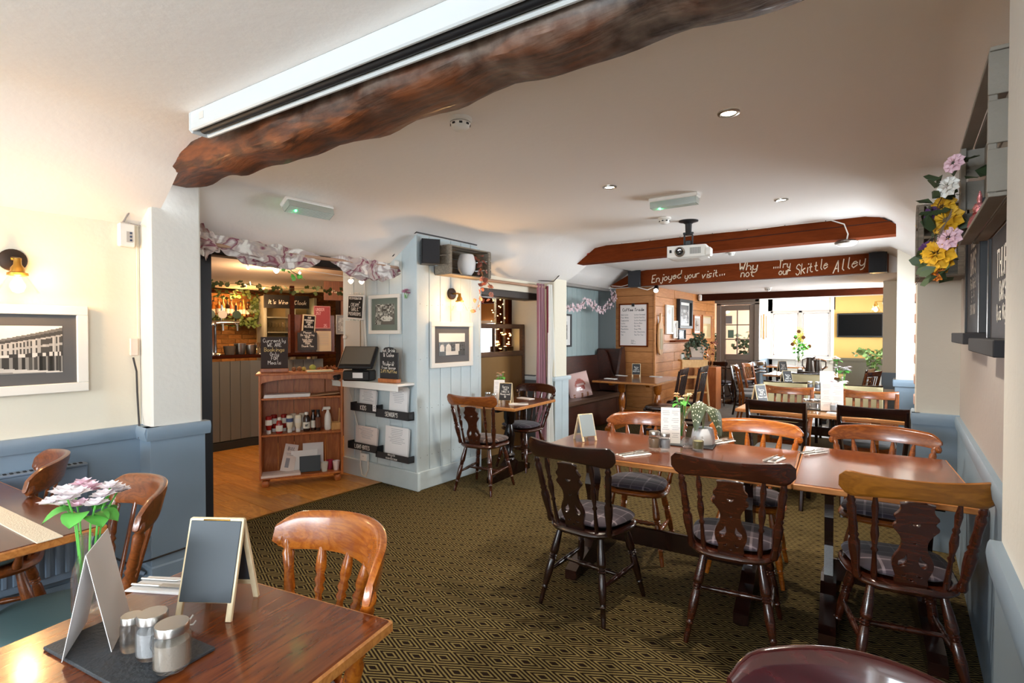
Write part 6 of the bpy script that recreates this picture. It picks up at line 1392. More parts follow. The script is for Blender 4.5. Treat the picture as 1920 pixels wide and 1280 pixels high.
chalk_slab('chalkboard', 'rounded chalkboard standing on the ledge before the bar screen', onsc(-.08, 1.185, -.05), R(76), .25, .29, [('Please', .026), ('Do not bring', .024), ('MENU', .022), ('back here', .022), ('ORDERING', .022), ('FROM', .022), ('Thank You', .026)], .03, None)
# brown beam, wall and framed notice beyond
MBm = wood('brown_room_wood', '#5a3018', '#7e4a28', .6, 0, 1, 2, 6)
wbw = struct(MB().box((0, 0, 0), (.08, 3.3, 2.15)).build('wall_bar_brown', mat('brown_seam', '#2a150c', .9), loc=(-6.35, 6.05, 1.07)), 'dark brown boarded wall beyond the bar')
board_wall(wbw, (-6.31, 4.42), (-6.31, 7.1), 0, 2.14, .17, MBm)
bm = flat_beam('ceiling_beam', 'brown low beam lettered Please Mind Your Head by the bar', [(0, 1.86), (1.7, 1.86), (1.7, 2.10), (0, 2.10)], -.06, .06, MBm); bm.location = (-5.98, 3.95, 0); bm.rotation_euler = (0, 0, R(52)); bm.data.name = 'mind_beam'
mb = MB(); lettering(mb, 'Please Mind Your Head', .10, 1.95, .036, -.0615, .004); mb.build('lettering', CHB, bm)
t = frame('silver framed notice on the dark brown wall', (-6.285, 4.47, 1.42), R(90), .30, .27, .012, STEEL, mat('grey_notice'), .03, lambda u, v: .5 + .2 * hsh(round(u * 8), round(v * 8)), 10, 10)
# ================================================================== TABLE TEN, CURTAIN, SCREEN, LOUNGE
dining_table('dining_table', 'small brown table numbered ten beside the blue block', (-3.20, 4.22, 0), R(5), .62, .82, W_TABLE, W_DARK, turned=True, inset=.31)
c1 = fiddle_chair('fiddle_back_chair', 'mahogany fiddle back chair at the near side of table ten', W_RED, MIXW, TARTB); c1.location = (-3.13, 3.74, 0); c1.rotation_euler = (0, 0, R(190))
c2 = spindle_chair('spindle_chair', 'red brown spindle chair against the curtain at table ten', W_RED, TART, 4, sag=.07); c2.location = (-3.30, 4.60, 0); c2.rotation_euler = (0, 0, R(-4))
T10 = .75
def td(u, v, z=.75): return tuple(at(u, v, z=z))
a_frame('sorry this table is reserved 10 chalk sign on the small table', (-3.13, 4.07, .75), R(22), .20, .125, RES, BLACKB, spread=.045)
menu_card('white menu card standing against the block on table ten', (-3.33, 4.22, .75), R(28), .11, .21, spread=.035)
bottle_vase('slim bottle with peach blossoms on table ten', (-3.40, 4.34, .75), [mat('peach_petal'), PETALP], 5, .16, 6, .04, .024, leaves=3)
mason_jar('silver lidded jar at the left on table ten', (-3.40, 4.12, .75), .09, .03, '#e8ecf2', True, False); mason_jar('small jar beside the menu card on table ten', (-3.33, 4.13, .75), .08, .026, '#c9a98a', True, False)
place_setting('napkin with cutlery at the right edge of table ten', (-3.0, 4.10, .75), R(-50)); place_setting('napkin at the far side of table ten', (-3.20, 4.50, .75), R(80), fork=False)
cp = thing('curtain_pole', 'pale wooden pole above the curtained opening', 'pole'); MB().tube([(-3.47, 4.19, 1.985), (-3.47, 5.43, 1.985)], .016, 10).build('pole', mat('pole_wood'), cp, smooth=True)
PLAIDC = tartan('mauve_plaid_curtain', '#b59aa0', '#8a3a50', '#9a6f78', .30)
def curtain(name, label, y0, y1, z0, z1, x, nf, amp, m, flare=0, skew=0):
    def fn(u, v):
        z = z1 + (z0 - z1) * v; w_ = 1 + flare * v
        y = (y0 + y1) / 2 + (y1 - y0) * (u - .5) * w_ + skew * v
        return (x + amp * math.sin(u * nf * 2 * math.pi) * (1 + .4 * v) + .01 * math.sin(u * 5 + v * 4), y, z)
    return tag(MB().grid(fn, nf * 10, 20, (.004, 0, 0)).build(name, m, smooth=True), label, 'curtain')
curtain('curtain', 'mauve plaid curtain gathered at the right of the opening', 5.10, 5.28, .16, 2.02, -3.47, 3, .022, PLAIDC, .15)
curtain('curtain', 'white lining curtain hanging beside the cream pier', 5.28, 5.40, .06, 2.02, -3.44, 3, .020, mat('white_lining', '#e9e8e2', .8), 1.4, .08)
curtain('curtain', 'thin dark red hem strip between plaid curtain and lining', 5.27, 5.29, .10, 2.0, -3.44, 1, .006, mat('dark_red_hem', '#7a2e3e', .8), 0, .03)
# glazed screen
gs = thing('glazed_screen', 'brown settle screen with glazed top behind table ten', 'screen', (-3.86, 4.78, 0), R(90)); SCW = wood('umber_screen_wood', '#4a2c14', '#6b4626', .4, .2, 2, 0, 6); SCP = mat('tan_screen_panel', '#8a6638', .4, var=.1)
for c, d in (((0, 0, 1.52), (1.18, .05, .055)), ((0, 0, 1.19), (1.18, .05, .06)), ((-.57, 0, .78), (.05, .05, 1.5)), ((.57, 0, .78), (.05, .05, 1.5)), ((0, 0, 1.36), (.03, .03, .28))): MB().box((0, 0, 0), d, None, .004).build('frame_rail', SCW, gs, loc=c)
for x in (-.285, .285): MB().box((0, 0, 0), (.53, .005, .28)).build('pane', PANE, gs, loc=(x, 0, 1.355))
MB().box((0, 0, .59), (1.1, .03, 1.16)).build('lower_panel', SCP, gs)
# lounge seen through it
struct(MB().box((-8.2, 7.12, 1.1), (1.7, .04, 2.0)).build('wall_lounge', mat('lounge_cream', '#c9a983', .7)))
win3 = struct(D.objects.new('window_3', None)); COL.objects.link(win3); win3.location = (-5.6, 7.11, 1.3); win3['label'] = 'small bright window in the back lounge'
MB().box((0, 0, 0), (.8, .02, .62)).build('pane', mat('daylit_window_glass', '#ffffff', .3, emit='#eef4ff', es=3.5), win3)
for c, d in (((-.42, -.02, 0), (.05, .05, .7)), ((.42, -.02, 0), (.05, .05, .7)), ((0, -.02, .33), (.88, .05, .05)), ((0, -.02, -.33), (.88, .05, .05)), ((0, -.02, 0), (.03, .04, .62))): MB().box((0, 0, 0), d).build('window_frame', WPLAS, win3, loc=c)
for k, (x, y) in enumerate(((-4.20, 5.33), (-5.0, 6.6), (-4.06, 5.33))): tag(MB().box((0, 0, .99), (.07 if k != 1 else .11, .07, 1.98), None, .008).build('timber_post', W_DBEAM, loc=(x, y, 0)), ['dark timber post nearest the glazed screen', 'dark timber post by the bright lounge window', 'dark timber post nearest the curtain behind the screen'][k], 'post')
tag(MB().box((0, 0, 0), (2.0, .14, .16), None, .01).build('ceiling_beam', W_DBEAM, loc=(-5.3, 6.3, 1.98), rot=(0, 0, R(10))), 'dark beam crossing the lounge behind the screen', 'beam')
fl_ = thing('fairy_lights', 'string of warm fairy lights around the lounge posts', 'fairy lights'); q = random.Random(4); P_ = [Vector((-4.17 + .1 * math.sin(k * 1.3), 5.25 + .02 * math.sin(k * 1.9), 1.94 - .026 * k + .03 * math.sin(k * 2.2))) for k in range(26)]
MB().tube(P_, .002, 4).build('wire', CABLE, fl_); FLB = mat('lit_fairy_bulb', '#ffe0a0', .5, emit='#ffc870', es=18)
f0 = None
for p in P_ + [Vector((-4.12 + q.uniform(-.12, .14), 5.26 + q.uniform(0, .04), 1.36 + q.uniform(-.13, .10))) for _ in range(16)]:
    if f0 is None: f0 = MB().lathe([(0, -.007), (.007, 0), (0, .007)], n=6).build('bulb', FLB, fl_, loc=p)
    else: piece(f0, fl_, p)
sd = thing('side_shelf', 'dark shelf with ornaments behind the glazed screen', 'shelf', (-4.13, 5.27, 0)); MB().box((0, 0, 1.26), (.30, .12, .02)).box((-.14, 0, .63), (.02, .12, 1.26)).box((.14, 0, .63), (.02, .12, 1.26)).build('shelf_frame', SCW, sd)
lt = thing('emergency_light', 'small lit strip light under the lounge ceiling', 'light', (-4.35, 5.35, 1.93), R(90)); MB().box((0, 0, 0), (.30, .09, .04), None, .008).build('body', mat('lit_strip', '#e8fff2', .4, emit='#dff5ea', es=1.2), lt)
# ================================================================== ALCOVE
frame('black framed landscape photograph in the alcove', (-4.30, 6.98, 1.22), R(90), .62, .52, .028, BLACK, mat('white_mount', '#e6e4df', .7), .09, lambda u, v: (.80 if v > .55 + .25 * abs(math.sin(u * 4 + 1)) else .3 + .25 * hsh(round(u * 14), round(v * 14))) if not (.3 < u < .5 and v < .5) else .75, 30, 26)
GARP = [mat('blossom_pink', '#e8cdd2', .7)]
gd = thing('blossom_garland', 'pale pink blossom garland draped over the alcove opening', 'garland'); q = random.Random(6)
gp = [at(u, v, x=-4.0) for u, v in ((1063, 578), (1075, 575), (1085, 578), (1098, 562), (1108, 568), (1118, 578), (1130, 583), (1142, 570), (1150, 560), (1152, 548))]
MB().tube(gp, .004, 5).build('cord', mat('vine_brown'), gd); mbg = MB()
for i in range(190):
    f = i / 190 * (len(gp) - 1); k = min(int(f), len(gp) - 2); c = gp[k].lerp(gp[k + 1], f - k) + Vector([q.uniform(-.05, .05) for _ in range(3)])
    for j in range(5):
        a = j * 1.257 + q.random(); s_ = .024; t1 = Vector((.2 * q.uniform(-1, 1), math.cos(a), math.sin(a))); t2 = Vector((0, -math.sin(a), math.cos(a)))
        mbg.add([c, c + t1 * s_ * .6 + t2 * s_ * .4, c + t1 * s_ + Vector((.006, 0, 0)), c + t1 * s_ * .6 - t2 * s_ * .4], [(0, 1, 2, 3)])
mbg.build('blossoms', GARP[0], gd)['kind'] = 'stuff'
# settle
LEA = wood('settle_brown', '#33160d', '#4f2415', .35, .4, 2, 0, 5); LTH = mat('brown_leather_seat', '#5a4030', .35, coat=.2, var=.1)
st = thing('settle', 'high backed dark brown settle with leather seat in the alcove', 'bench', (-4.0, 7.0, 0), R(90))
MB().box((0, 0, 0), (2.2, .05, .66), None, .01).build('backrest', LEA, st, loc=(0, .24, .74), rot=(R(-6), 0, 0)); MB().box((0, -.02, .43), (2.2, .5, .08), None, .025).build('seat', LTH, st); MB().box((0, -.20, .2), (2.2, .03, .38)).build('seat_front', LEA, st)
MB().prism(smooth_pts([(-.28, 0), (.28, 0), (.28, 1.13), (.1, 1.17), (.02, .95), (-.05, .7), (-.28, .62)], 2), -1.13, -1.09, 'yz').build('end_panel', LEA, st)
MB().prism(smooth_pts([(-.28, 0), (.28, 0), (.28, 1.13), (.1, 1.17), (.02, .95), (-.05, .7), (-.28, .62)], 2), 1.09, 1.13, 'yz').build('end_panel', LEA, st)
s2_ = thing('settle', 'dark settle end with curved wing at the back of the alcove', 'bench', (-4.05, 8.05, 0), 0); MB().box((0, .15, .8), (.5, .05, .75), None, .02).build('backrest', LEA, s2_); MB().box((0, -.02, .43), (.5, .3, .08), None, .02).build('seat', LTH, s2_); MB().box((0, -.12, .2), (.48, .03, .38)).build('seat_front', LEA, s2_)
MB().prism(smooth_pts([(-.16, 0), (.18, 0), (.18, 1.2), (.05, 1.22), (-.02, 1.0), (-.16, .6)], 2), .23, .27, 'yz').build('wing', LEA, s2_)
cu = thing('cushion', 'pink cushion printed with a red animal on the settle', 'cushion', (-3.88, 6.92, .475), rot=(R(-16), R(-10), R(58)))
def cf(u, v):
    d = ((u - .5) / .24) ** 2 + ((v - .48) / .26) ** 2
    if d < 1 and hsh(round(u * 10), round(v * 10)) > .12: return (.62, .28, .24) if d < .8 else (.75, .5, .45)
    if v < .16 and hsh(round(u * 12), 3) > .6: return (.6, .4, .3)
    return (.86, .72, .70)
def pil(s): return lambda u, v: (-.19 + .38 * u, s * .055 * (math.sin(math.pi * u) * math.sin(math.pi * v)) ** .45, .38 * v)
mb = picture(.38, .38, 24, 24, cf); mb.v = [(x, -.06 * max(0, math.sin(math.pi * (x / .38 + .5)) * math.sin(math.pi * z / .38)) ** .45, z) for x, y, z in mb.v]; mb.build('printed_front', painted(), cu, smooth=True); MB().grid(pil(1), 16, 16).build('cover', mat('cushion_pink', '#dcb8b2', .8), cu, smooth=True)
dining_table('dining_table', 'orange brown table in front of the pine clad wall', (-3.22, 7.50, 0), R(3), .96, 1.30, W_TABLE, W_HONEY, turned=True, inset=.2)
a_frame('reserved chalk sign on the alcove table', td(1193, 706), R(20), .205, .125, RES2, BLACKB, WPLAS if 0 else W_PALE, .05)
bottle_vase('pot of cream blossoms on the alcove table', td(1197, 699), [mat('cream_petal'), mat('peach_petal')], 8, .14, 7, .05, .028, leaves=4)
for k, (u, v, rz) in enumerate(((1165, 704, 80), (1145, 710, 80), (1230, 706, 80))): place_setting(['napkin at the back left of the alcove table', 'napkin at the settle side of the alcove table', 'napkin at the right side of the alcove table'][k], td(u, v), R(rz), fork=False)
t1 = slat_chair('high_slat_chair', 'tall dark slat back chair left of the ladder', W_DARK, 'slat'); t1.location = (-2.52, 6.62, 0); t1.rotation_euler = (0, 0, R(-84)); t1.scale = (1, 1, 1.12)
copy_tree(t1, None, (-2.47, 7.28, 0), R(-86), 'tall dark slat back chair in front of the ladder')
# ================================================================== PINE WALL ITEMS
cm_ = thing('menu_board', 'framed white coffee trade menu on the pine wall', 'menu board', (at(1187, 648, y=8.28).x, 8.285, at(1187, 650, y=8.28).z)); mw, mh = .52, .73
for c, d in (((0, 0, .012), (mw, .02, .024)), ((0, 0, mh - .012), (mw, .02, .024)), ((-mw / 2 + .012, 0, mh / 2), (.024, .02, mh)), ((mw / 2 - .012, 0, mh / 2), (.024, .02, mh))): MB().box((0, 0, 0), d, None, .002).build('frame_rail', W_BEAM, cm_, loc=c)
MB().box((0, .0, mh / 2), (mw - .03, .006, mh - .03)).build('sheet', PAPERP, cm_); MB().box((0, -.012, mh - .03), (.05, .012, .05), None, .004).build('clip', BLACK, cm_)
letter_lines(cm_, [('', .03), ('Coffee Trade', .05, BLACK)], -.0045, .38, mh - .03)
mb = MB(); q = random.Random(3)
for i, (a, b_) in enumerate((('Americano', 'Latte Caramel'), ('Flat White', 'Latte Vanilla'), ('Cappuccino', 'Latte Hazelnut'), ('Latte', 'Extra Shot'), ('Espresso', 'Oat Milk'), ('Macchiato', 'Soya Milk'), ('Mocha', 'Hot Chocolate'), ('Tea', 'Tea For Two'))):
    z = mh - .20 - i * .048; lettering(mb, a, -.22, z, .022, -.0045, .003); lettering(mb, b_, .02, z, .022, -.0045, .003)
mb.build('lettering', mat('pencil_grey', '#6f6a6c', .8), cm_)['kind'] = 'stuff'
mb = MB(); lettering(mb, 'U', -.03, .06, .06, -.0045, .004); mb.box((0, -.0045, .055), (.09, .001, .004)).box((0, -.0045, .10), (.055, .001, .004)).box((.035, -.0045, .085), (.015, .001, .004)); mb.build('drawn_cup', BLACK, cm_)
def cladframe(label, u0, v0, u1, v1, fw, fm, mm, mw_, fn, depth=.03, nx=12, nz=16):
    a, b_ = at(u0, v0, x=-3.29), at(u1, v1, x=-3.29); return frame(label, (-3.297, (a.y + b_.y) / 2, min(a.z, b_.z)), R(90), abs(b_.y - a.y), abs(a.z - b_.z), fw, fm, mm, mw_, fn, nx, nz, depth)
WM = mat('white_mount'); sk = lambda u, v: (.78, .74, .70) if abs(u - .5) > .12 + .2 * abs(math.sin(v * 9)) else (.6, .55, .52)
cladframe('tall narrow white framed sketch on the pine wall', 1248, 571, 1261, 626, .03, WF, WM, .05, sk)
cladframe('big black framed portrait picture on the pine wall', 1270, 560, 1294, 616, .05, BLACK, WM, .05, lambda u, v: .35 + .4 * hsh(round(u * 8), round(v * 10)) if v < .75 else .45, .06)
cladframe('small framed portrait right of the potted plant', 1300, 590, 1313, 626, .02, W_PINE, WM, .04, lambda u, v: .55 if ((u - .5) / .3) ** 2 + ((v - .5) / .3) ** 2 > 1 else .35)
cladframe('gold matted mirror like picture nearest the door', 1316, 590, 1333, 636, .02, W_PINE, mat('gold_mount', '#c9b07a', .4), .03, lambda u, v: (.80, .70, .5) if v < .7 else (.9, .85, .75))
cladframe('low white framed card leaning on the small shelf', 1262, 601, 1269, 634, .02, WF, WM, .02, sk); cladframe('black and white bird photograph on the small shelf', 1271, 617, 1284, 636, .015, BLACK, WM, .0, lambda u, v: .75 if ((u - .45) / .3) ** 2 + ((v - .5) / .35) ** 2 < 1 else .25)
p = at(1237, 665, x=-3.28); bo = thing('cutting_board', 'long handled wooden board hanging on the pine corner', 'board', tuple(p), R(90)); a = at(1237, 587, x=-3.28); hh = a.z - p.z
MB().prism(smooth_pts([(-.11, 0), (.11, 0), (.11, hh * .72), (.03, hh * .8), (.028, hh), (-.028, hh), (-.03, hh * .8), (-.11, hh * .72)], 2), -.025, 0, 'xz').build('board', wood('worn_board_wood', '#b07c46', '#cf9e64', .5, 0, 2, 2, 6), bo); MB().box((.0, -.028, hh * .38), (.11, .004, hh * .5)).build('print', mat('faded_print', '#a8946e', .6), bo)
ws = thing('wall_shelf', 'small brown display shelf on the pine wall', 'shelf', (-3.25, (at(1262, 636, x=-3.28).y + at(1290, 636, x=-3.28).y) / 2, at(1275, 637, x=-3.28).z - .02)); MB().box((0, 0, 0), (.1, 1.0, .03)).build('shelf_board', W_BEAM, ws)
# ladder with plant
ld = thing('step_ladder', 'pale wooden step ladder used as a plant stand', 'ladder', (-2.86, 8.86, 0), R(37)); lh = .98
for s in (-1, 1):
    MB().box((0, 0, 0), (.03, .055, 1.02), None, .003).build('front_rail', W_LADDER, ld, loc=(s * .19, -.15, lh / 2 - .01), rot=(R(-14), 0, 0)); MB().box((0, 0, 0), (.03, .045, 1.02), None, .003).build('rear_rail', W_LADDER, ld, loc=(s * .17, .17, lh / 2 - .01), rot=(R(16), 0, 0))
for k in range(3): z = .22 + k * .24; MB().box((0, 0, 0), (.38, .09, .02), None, .003).build('tread', W_LADDER, ld, loc=(0, -.27 + z * .25, z)); MB().box((0, 0, 0), (.34, .02, .03)).build('rear_bar', W_LADDER, ld, loc=(0, .30 - z * .28, z))
MB().box((0, 0, lh), (.44, .22, .03), None, .004).build('top_step', W_LADDER, ld); MB().box((0, -.10, lh - .06), (.42, .02, .10)).build('apron', W_LADDER, ld)
cpt = thing('white_mug', 'white cup on the ladder top', 'cup', (-3.0, 8.76, lh + .015)); lathe_obj('cup', [(0, 0), (.035, 0), (.042, .09), (.039, .09), (.032, .008)], WPLAS, cpt)
bk_ = thing('book', 'grey book lying under the plant pot', 'book', (-2.83, 8.90, lh + .015), R(30)); MB().box((0, 0, .02), (.22, .16, .04), None, .002).build('cover', mat('book_grey', '#8f8480', .7), bk_)
pw2 = thing('potted_plant', 'trailing dark green plant in a pale box on the ladder', 'plant', (-2.82, 8.92, lh + .056), R(30)); MB().prism([(-.09, 0), (.09, 0), (.12, .17), (-.12, .17)], -.08, .08, 'xz').build('pot', mat('pale_box', '#cdb6a4', .6), pw2)
q = random.Random(9)
for k in range(12):
    a = q.uniform(0, 6.28); r_ = q.uniform(.1, .24); trailing(pw2, [(0, 0, .16), (math.cos(a) * r_ * .5, math.sin(a) * r_ * .5, .30 + q.uniform(-.05, .12)), (math.cos(a) * r_, math.sin(a) * r_, .22), (math.cos(a) * r_ * 1.1, math.sin(a) * r_ * 1.1, .22 - q.uniform(.05, .4))], 34, mat('plant_grey_green', '#4f5e48', .5), .055, k, spread=.02)
dp = thing('dried_flowers', 'vase of dried flowers between the ladder and the door chairs', 'plant', (-2.98, 10.2, .0)); tag(MB().box((0, 0, .4), (.34, .34, .8), None, .006).build('side_cabinet', W_PINE, loc=(-2.98, 10.2, 0)), 'low pine cabinet near the door chairs', 'cabinet'); dp.location = (-2.98, 10.2, .80); lathe_obj('vase', [(0, 0), (.05, 0), (.07, .08), (.03, .2), (.04, .24), (.03, .24), (.02, .2), (0, .02)], GLASS, dp); trailing(dp, [(0, 0, .2), (.05, 0, .4), (.12, .02, .5)], 20, AUT, .06, 5, spread=.06); trailing(dp, [(0, 0, .2), (-.04, 0, .38), (-.1, .02, .44)], 16, mat('pale_copper_leaf'), .06, 7, spread=.05)
# chairs & table at the door
pt2 = thing('round_table', 'small dark round table by the glazed door', 'table', (-2.82, 11.28, 0)); lathe_obj('tabletop', [(0, .72), (.30, .72), (.31, .735), (.30, .75), (0, .75)], W_DARK, pt2, n=28); lathe_obj('column', [(0, .72), (.05, .7), (.03, .5), (.05, .3), (.03, .12), (.20, .04), (.22, 0), (0, 0)], W_DARK, pt2)
k1 = fiddle_chair('fiddle_back_chair', 'black fiddle back chair in front of the glazed door', W_DARK); k1.location = (-3.00, 10.95, 0); k1.rotation_euler = (0, 0, R(172))
k2 = spindle_chair('spindle_chair', 'dark chair half hidden behind the round table by the door', W_DARK, TART); k2.location = (-2.64, 11.36, 0); k2.rotation_euler = (0, 0, R(-60))
for k, (x, y) in enumerate(((-3.62, 12.6), (-2.98, 12.95))):
    t = thing('potted_plant', ['leafy plant seen through the left door panes', 'palm plant seen through the right door panes'][k], 'plant', (x, y, 0)); lathe_obj('pot', [(0, 0), (.12, 0), (.15, .3), (.14, .3), (0, .28)], mat('pot_grey', '#8a8a88', .6), t)
    for j in range(9):
        a = j * .7; trailing(t, [(0, 0, .3), (math.cos(a) * .08, math.sin(a) * .08, .9), (math.cos(a) * .16, math.sin(a) * .16, 1.25 + .1 * (j % 3)), (math.cos(a) * .24, math.sin(a) * .24, 1.15)], 16, DGREEN, .13, j + k * 9, spread=.03)
# ================================================================== FAR ROOM
tvp = thing('television', 'black wall television on the yellow wall', 'television', (-.77, 12.95, 1.60)); MB().box((0, 0, 0), (.80, .05, .50), None, .008).build('bezel', BLACK, tvp); MB().box((0, -.026, .0), (.75, .002, .44)).build('screen', mat('tv_glass', '#050506', .35, spec=.08), tvp)
def back_chairs():
    M1 = slat_chair('dining_chair', 'dark ladder back chair front left of the far table', W_DARK, 'rail', mat('grey_vinyl', '#6f7478', .5)); M1.location = (-.86, 5.02, 0); M1.rotation_euler = (0, 0, R(180))
    copy_tree(M1, None, (-.20, 5.05, 0), R(180), 'dark ladder back chair front right of the far table, cut by the pier')
    N1 = slat_chair('dining_chair', 'brown vertical slat chair far side of the far table, left', MIXW, 'slat', mat('grey_vinyl')); N1.location = (-.98, 5.88, 0)
    copy_tree(N1, None, (-.28, 5.90, 0), 0, 'brown glossy chair far side of the far table, right')
    U1 = slat_chair('dining_chair', 'dark framed chair with cream padded back, left of the second far table', W_DARK, 'pad', mat('cream_vinyl', '#cdbf94', .4, coat=.3)); U1.location = (-1.12, 7.02, 0); U1.rotation_euler = (0, 0, R(180))
    copy_tree(U1, None, (-.42, 7.05, 0), R(180), 'dark framed chair with cream padded back, right of the second far table'); copy_tree(U1, None, (-1.12, 8.05, 0), 0, 'cream padded chair on the far side of the second far table')
    for k, (x, y, rz) in enumerate(((-2.0, 9.3, 110), (-2.2, 9.9, 90), (-2.15, 10.6, 80), (-2.1, 11.2, 70), (-.62, 9.3, -110), (-.7, 9.9, -100), (-.5, 10.5, -90), (-1.05, 8.95, 180))):
        copy_tree(M1 if k % 2 else N1, None, (x, y, 0), R(rz), ['first', 'second', 'third', 'fourth', 'nearest', 'next', 'last', 'lone'][k] + (' chair of the row left of the round far table' if k < 4 else ' chair of the group right of the round far table' if k < 7 else ' chair in front of the round far table'))
back_chairs()
dining_table('dining_table', 'yellow brown far table with jars and a standing menu', (-.62, 5.46, 0), R(1), 1.28, .74, wood('light_table_wood', '#8a5a2a', '#b98346', .2, .5, 1.5, 0, 7), W_HONEY)
dining_table('dining_table', 'second far table with white blossoms', (-.72, 7.55, 0), 0, 1.25, .78, W_TABLE, W_DARK)
dining_table('dining_table', 'third far table before the bright window', (-1.36, 9.95, 0), 0, 1.1, .9, W_TABLE, W_DARK)
dining_table('dining_table', 'small table under the far window', (-1.85, 12.3, 0), 0, 1.1, .7, W_TABLE, W_DARK)
a_frame('reserved sign on the left end of the far table', td(1424, 758), R(55), .19, .12, RES2, BLACKB, spread=.05)
a_frame('reserved sign on the second far table', (-1.22, 7.45, .75), R(50), .21, .13, RES2, BLACKB, spread=.05)
a_frame('reserved sign on the third far table beside the jugs', (-1.66, 9.75, .75), R(45), .22, .14, RES2, BLACKB, spread=.05)
sbx = tag(MB().box((0, 0, 0), (.32, .14, .008)).build('slate_board', mat('dark_slate'), loc=(-.62, 5.42, .7545)), 'slate tray under the jars on the far table', 'slate board')
menu_card('large pinkish menu card on the far table', (-.52, 5.38, .7585), R(8), .17, .25, m=PAPERP)
for k, x in enumerate((-.72, -.66, -.60, -.50)): mason_jar(['left', 'second', 'third', 'front'][k] + ' glass jar on the far table tray', (x, 5.40 - (.06 if k == 3 else 0), .7585), .085, .030, '#e8ecf2', k < 3, False)
bottle_vase('jar of white blossoms behind the pinkish menu', (-.50, 5.55, .7585), [PETALW], 21, .13, 12, .08, .03, leaves=6)
for k, (x, y) in enumerate(((-.85, 5.28), (-.45, 5.25), (-.3, 5.6))): place_setting(['napkin left of the jars on the far table', 'napkin before the pinkish menu', 'napkin at the right end of the far table'][k], (x, y, .75), R(88), fork=False)
bottle_vase('glass of white blossoms on the second far table', (-.62, 7.55, .75), [PETALW], 22, .16, 12, .09, .036, leaves=6)
for k in range(4): mason_jar(['first', 'second', 'third', 'fourth'][k] + ' small jar from the left on the second far table', (-.95 + k * .08, 7.42, .75), .09, .03, '#e8ecf2', True, False)
menu_card('white card beside the blossoms on the second far table', (-.78, 7.5, .75), R(10), .15, .22)
tr = thing('tray', 'round dark tray carrying the jugs', 'tray', (-1.36, 9.86, .75)); lathe_obj('tray', [(0, 0), (.24, 0), (.26, .015), (.25, .018), (0, .01)], BLACK, tr, n=28)
def jug(label, loc, h, m, rz=0):
    t = thing('jug', label, 'jug', loc, rz); lathe_obj('body', [(0, 0), (.07, 0), (.075, .02), (.05, h * .8), (.052, h), (.046, h), (.045, h * .8), (0, .02)], m, t); MB().tube([(.05, 0, h * .95), (.12, 0, h * .85), (.12, 0, h * .5), (.066, 0, h * .25)], .010, 8).build('handle', m, t, smooth=True); MB().prism([(-.05, h), (-.09, h + .02), (-.05, h - .05)], -.015, .015, 'xz').build('spout', m, t); return t
jug('tall dark metal jug with handle on the tray', (-1.27, 9.88, .765), .27, mat('pewter', '#5e564f', .35, .7), R(160)); jug('second pewter jug behind the tall one', (-1.18, 10.05, .765), .23, mat('pewter'), R(10)); mason_jar('dark jar beside the jug', (-1.40, 9.80, .765), .11, .045, '#4a3a30', False, False)
jug('amber glass jug by the far window', (-1.20, 10.22, .75), .26, mat('amber_glass', '#b07030', .1, trans=.4), 0)
bottle_vase('tiny white blossoms in a glass before the yellow wall', (-.92, 10.1, .75), [PETALW], 31, .18, 9, .07, .04, leaves=4)
sf = thing('sunflower_vase', 'tall vase of sunflowers in front of the bright window', 'vase', (-1.78, 12.25, .75)); lathe_obj('vase', [(0, 0), (.06, 0), (.07, .05), (.05, .3), (.06, .34), (.055, .34), (.045, .3), (0, .02)], GLASS, sf)
YP = mat('sunflower_yellow', '#f0b81e', .6); SFC = mat('sunflower_centre', '#5a3512', .8)
for k, (x, z, y) in enumerate(((-.10, .46, -.12), (.10, .60, -.10), (.20, .42, -.06), (0, .72, 0), (-.06, .60, -.02))):
    MB().tube([(0, 0, .1), (x * .5, y * .5, z * .6), (x, y, z)], .005, 5).build('stem', GREEN, sf); mb = MB()
    for j in range(14): a = j * .449; mb.add([(x + .03 * math.cos(a - .12), y - .01, z + .03 * math.sin(a - .12)), (x + .085 * math.cos(a - .1), y - .02, z + .085 * math.sin(a - .1)), (x + .11 * math.cos(a), y - .01, z + .11 * math.sin(a)), (x + .085 * math.cos(a + .1), y - .02, z + .085 * math.sin(a + .1)), (x + .03 * math.cos(a + .12), y - .01, z + .03 * math.sin(a + .12))], [(0, 1, 2, 3, 4)])
    mb.build('petals', YP if k < 3 else mat('sunflower_pale', '#f4dc78', .6), sf); MB().turn((x, y, z), (x, y - .025, z), [(0, .04), (1, .03)], 12).build('flower_centre', SFC, sf)
trailing(sf, [(0, 0, .3), (.1, -.05, .42), (.22, -.05, .38)], 24, GREEN, .09, 3, spread=.05); trailing(sf, [(0, 0, .3), (-.06, -.05, .5), (.04, -.05, .62)], 24, GREEN, .08, 4, spread=.06)
fp = thing('potted_fern', 'green fern in front of the yellow wall at the right', 'plant', (-.48, 12.2, 0)); lathe_obj('pot', [(0, 0), (.1, 0), (.13, .7), (.12, .72), (0, .7)], mat('pot_grey'), fp)
for j in range(10): a = j * .63; trailing(fp, [(0, 0, .7), (math.cos(a) * .12, math.sin(a) * .12, 1.05), (math.cos(a) * .28, math.sin(a) * .28, 1.12), (math.cos(a) * .36, math.sin(a) * .36, 1.0)], 18, mat('fern_green', '#5f7a40', .5), .09, j, spread=.02)
for k, (y, lb_) in enumerate(((12.1, 'narrow light wood frame on the sunlit side wall'), (12.6, 'second light wood frame nearer the far window'))): frame(lb_, (-2.505, y, 1.30), R(90), .26, .55, .03, mat('light_oak_frame', '#c09050', .5), WM, .03, sk, 8, 12)
wall_lamp('far wall lamp glowing at the edge of the yellow wall', (-.29, 10.3, 1.95), R(-90), 6)
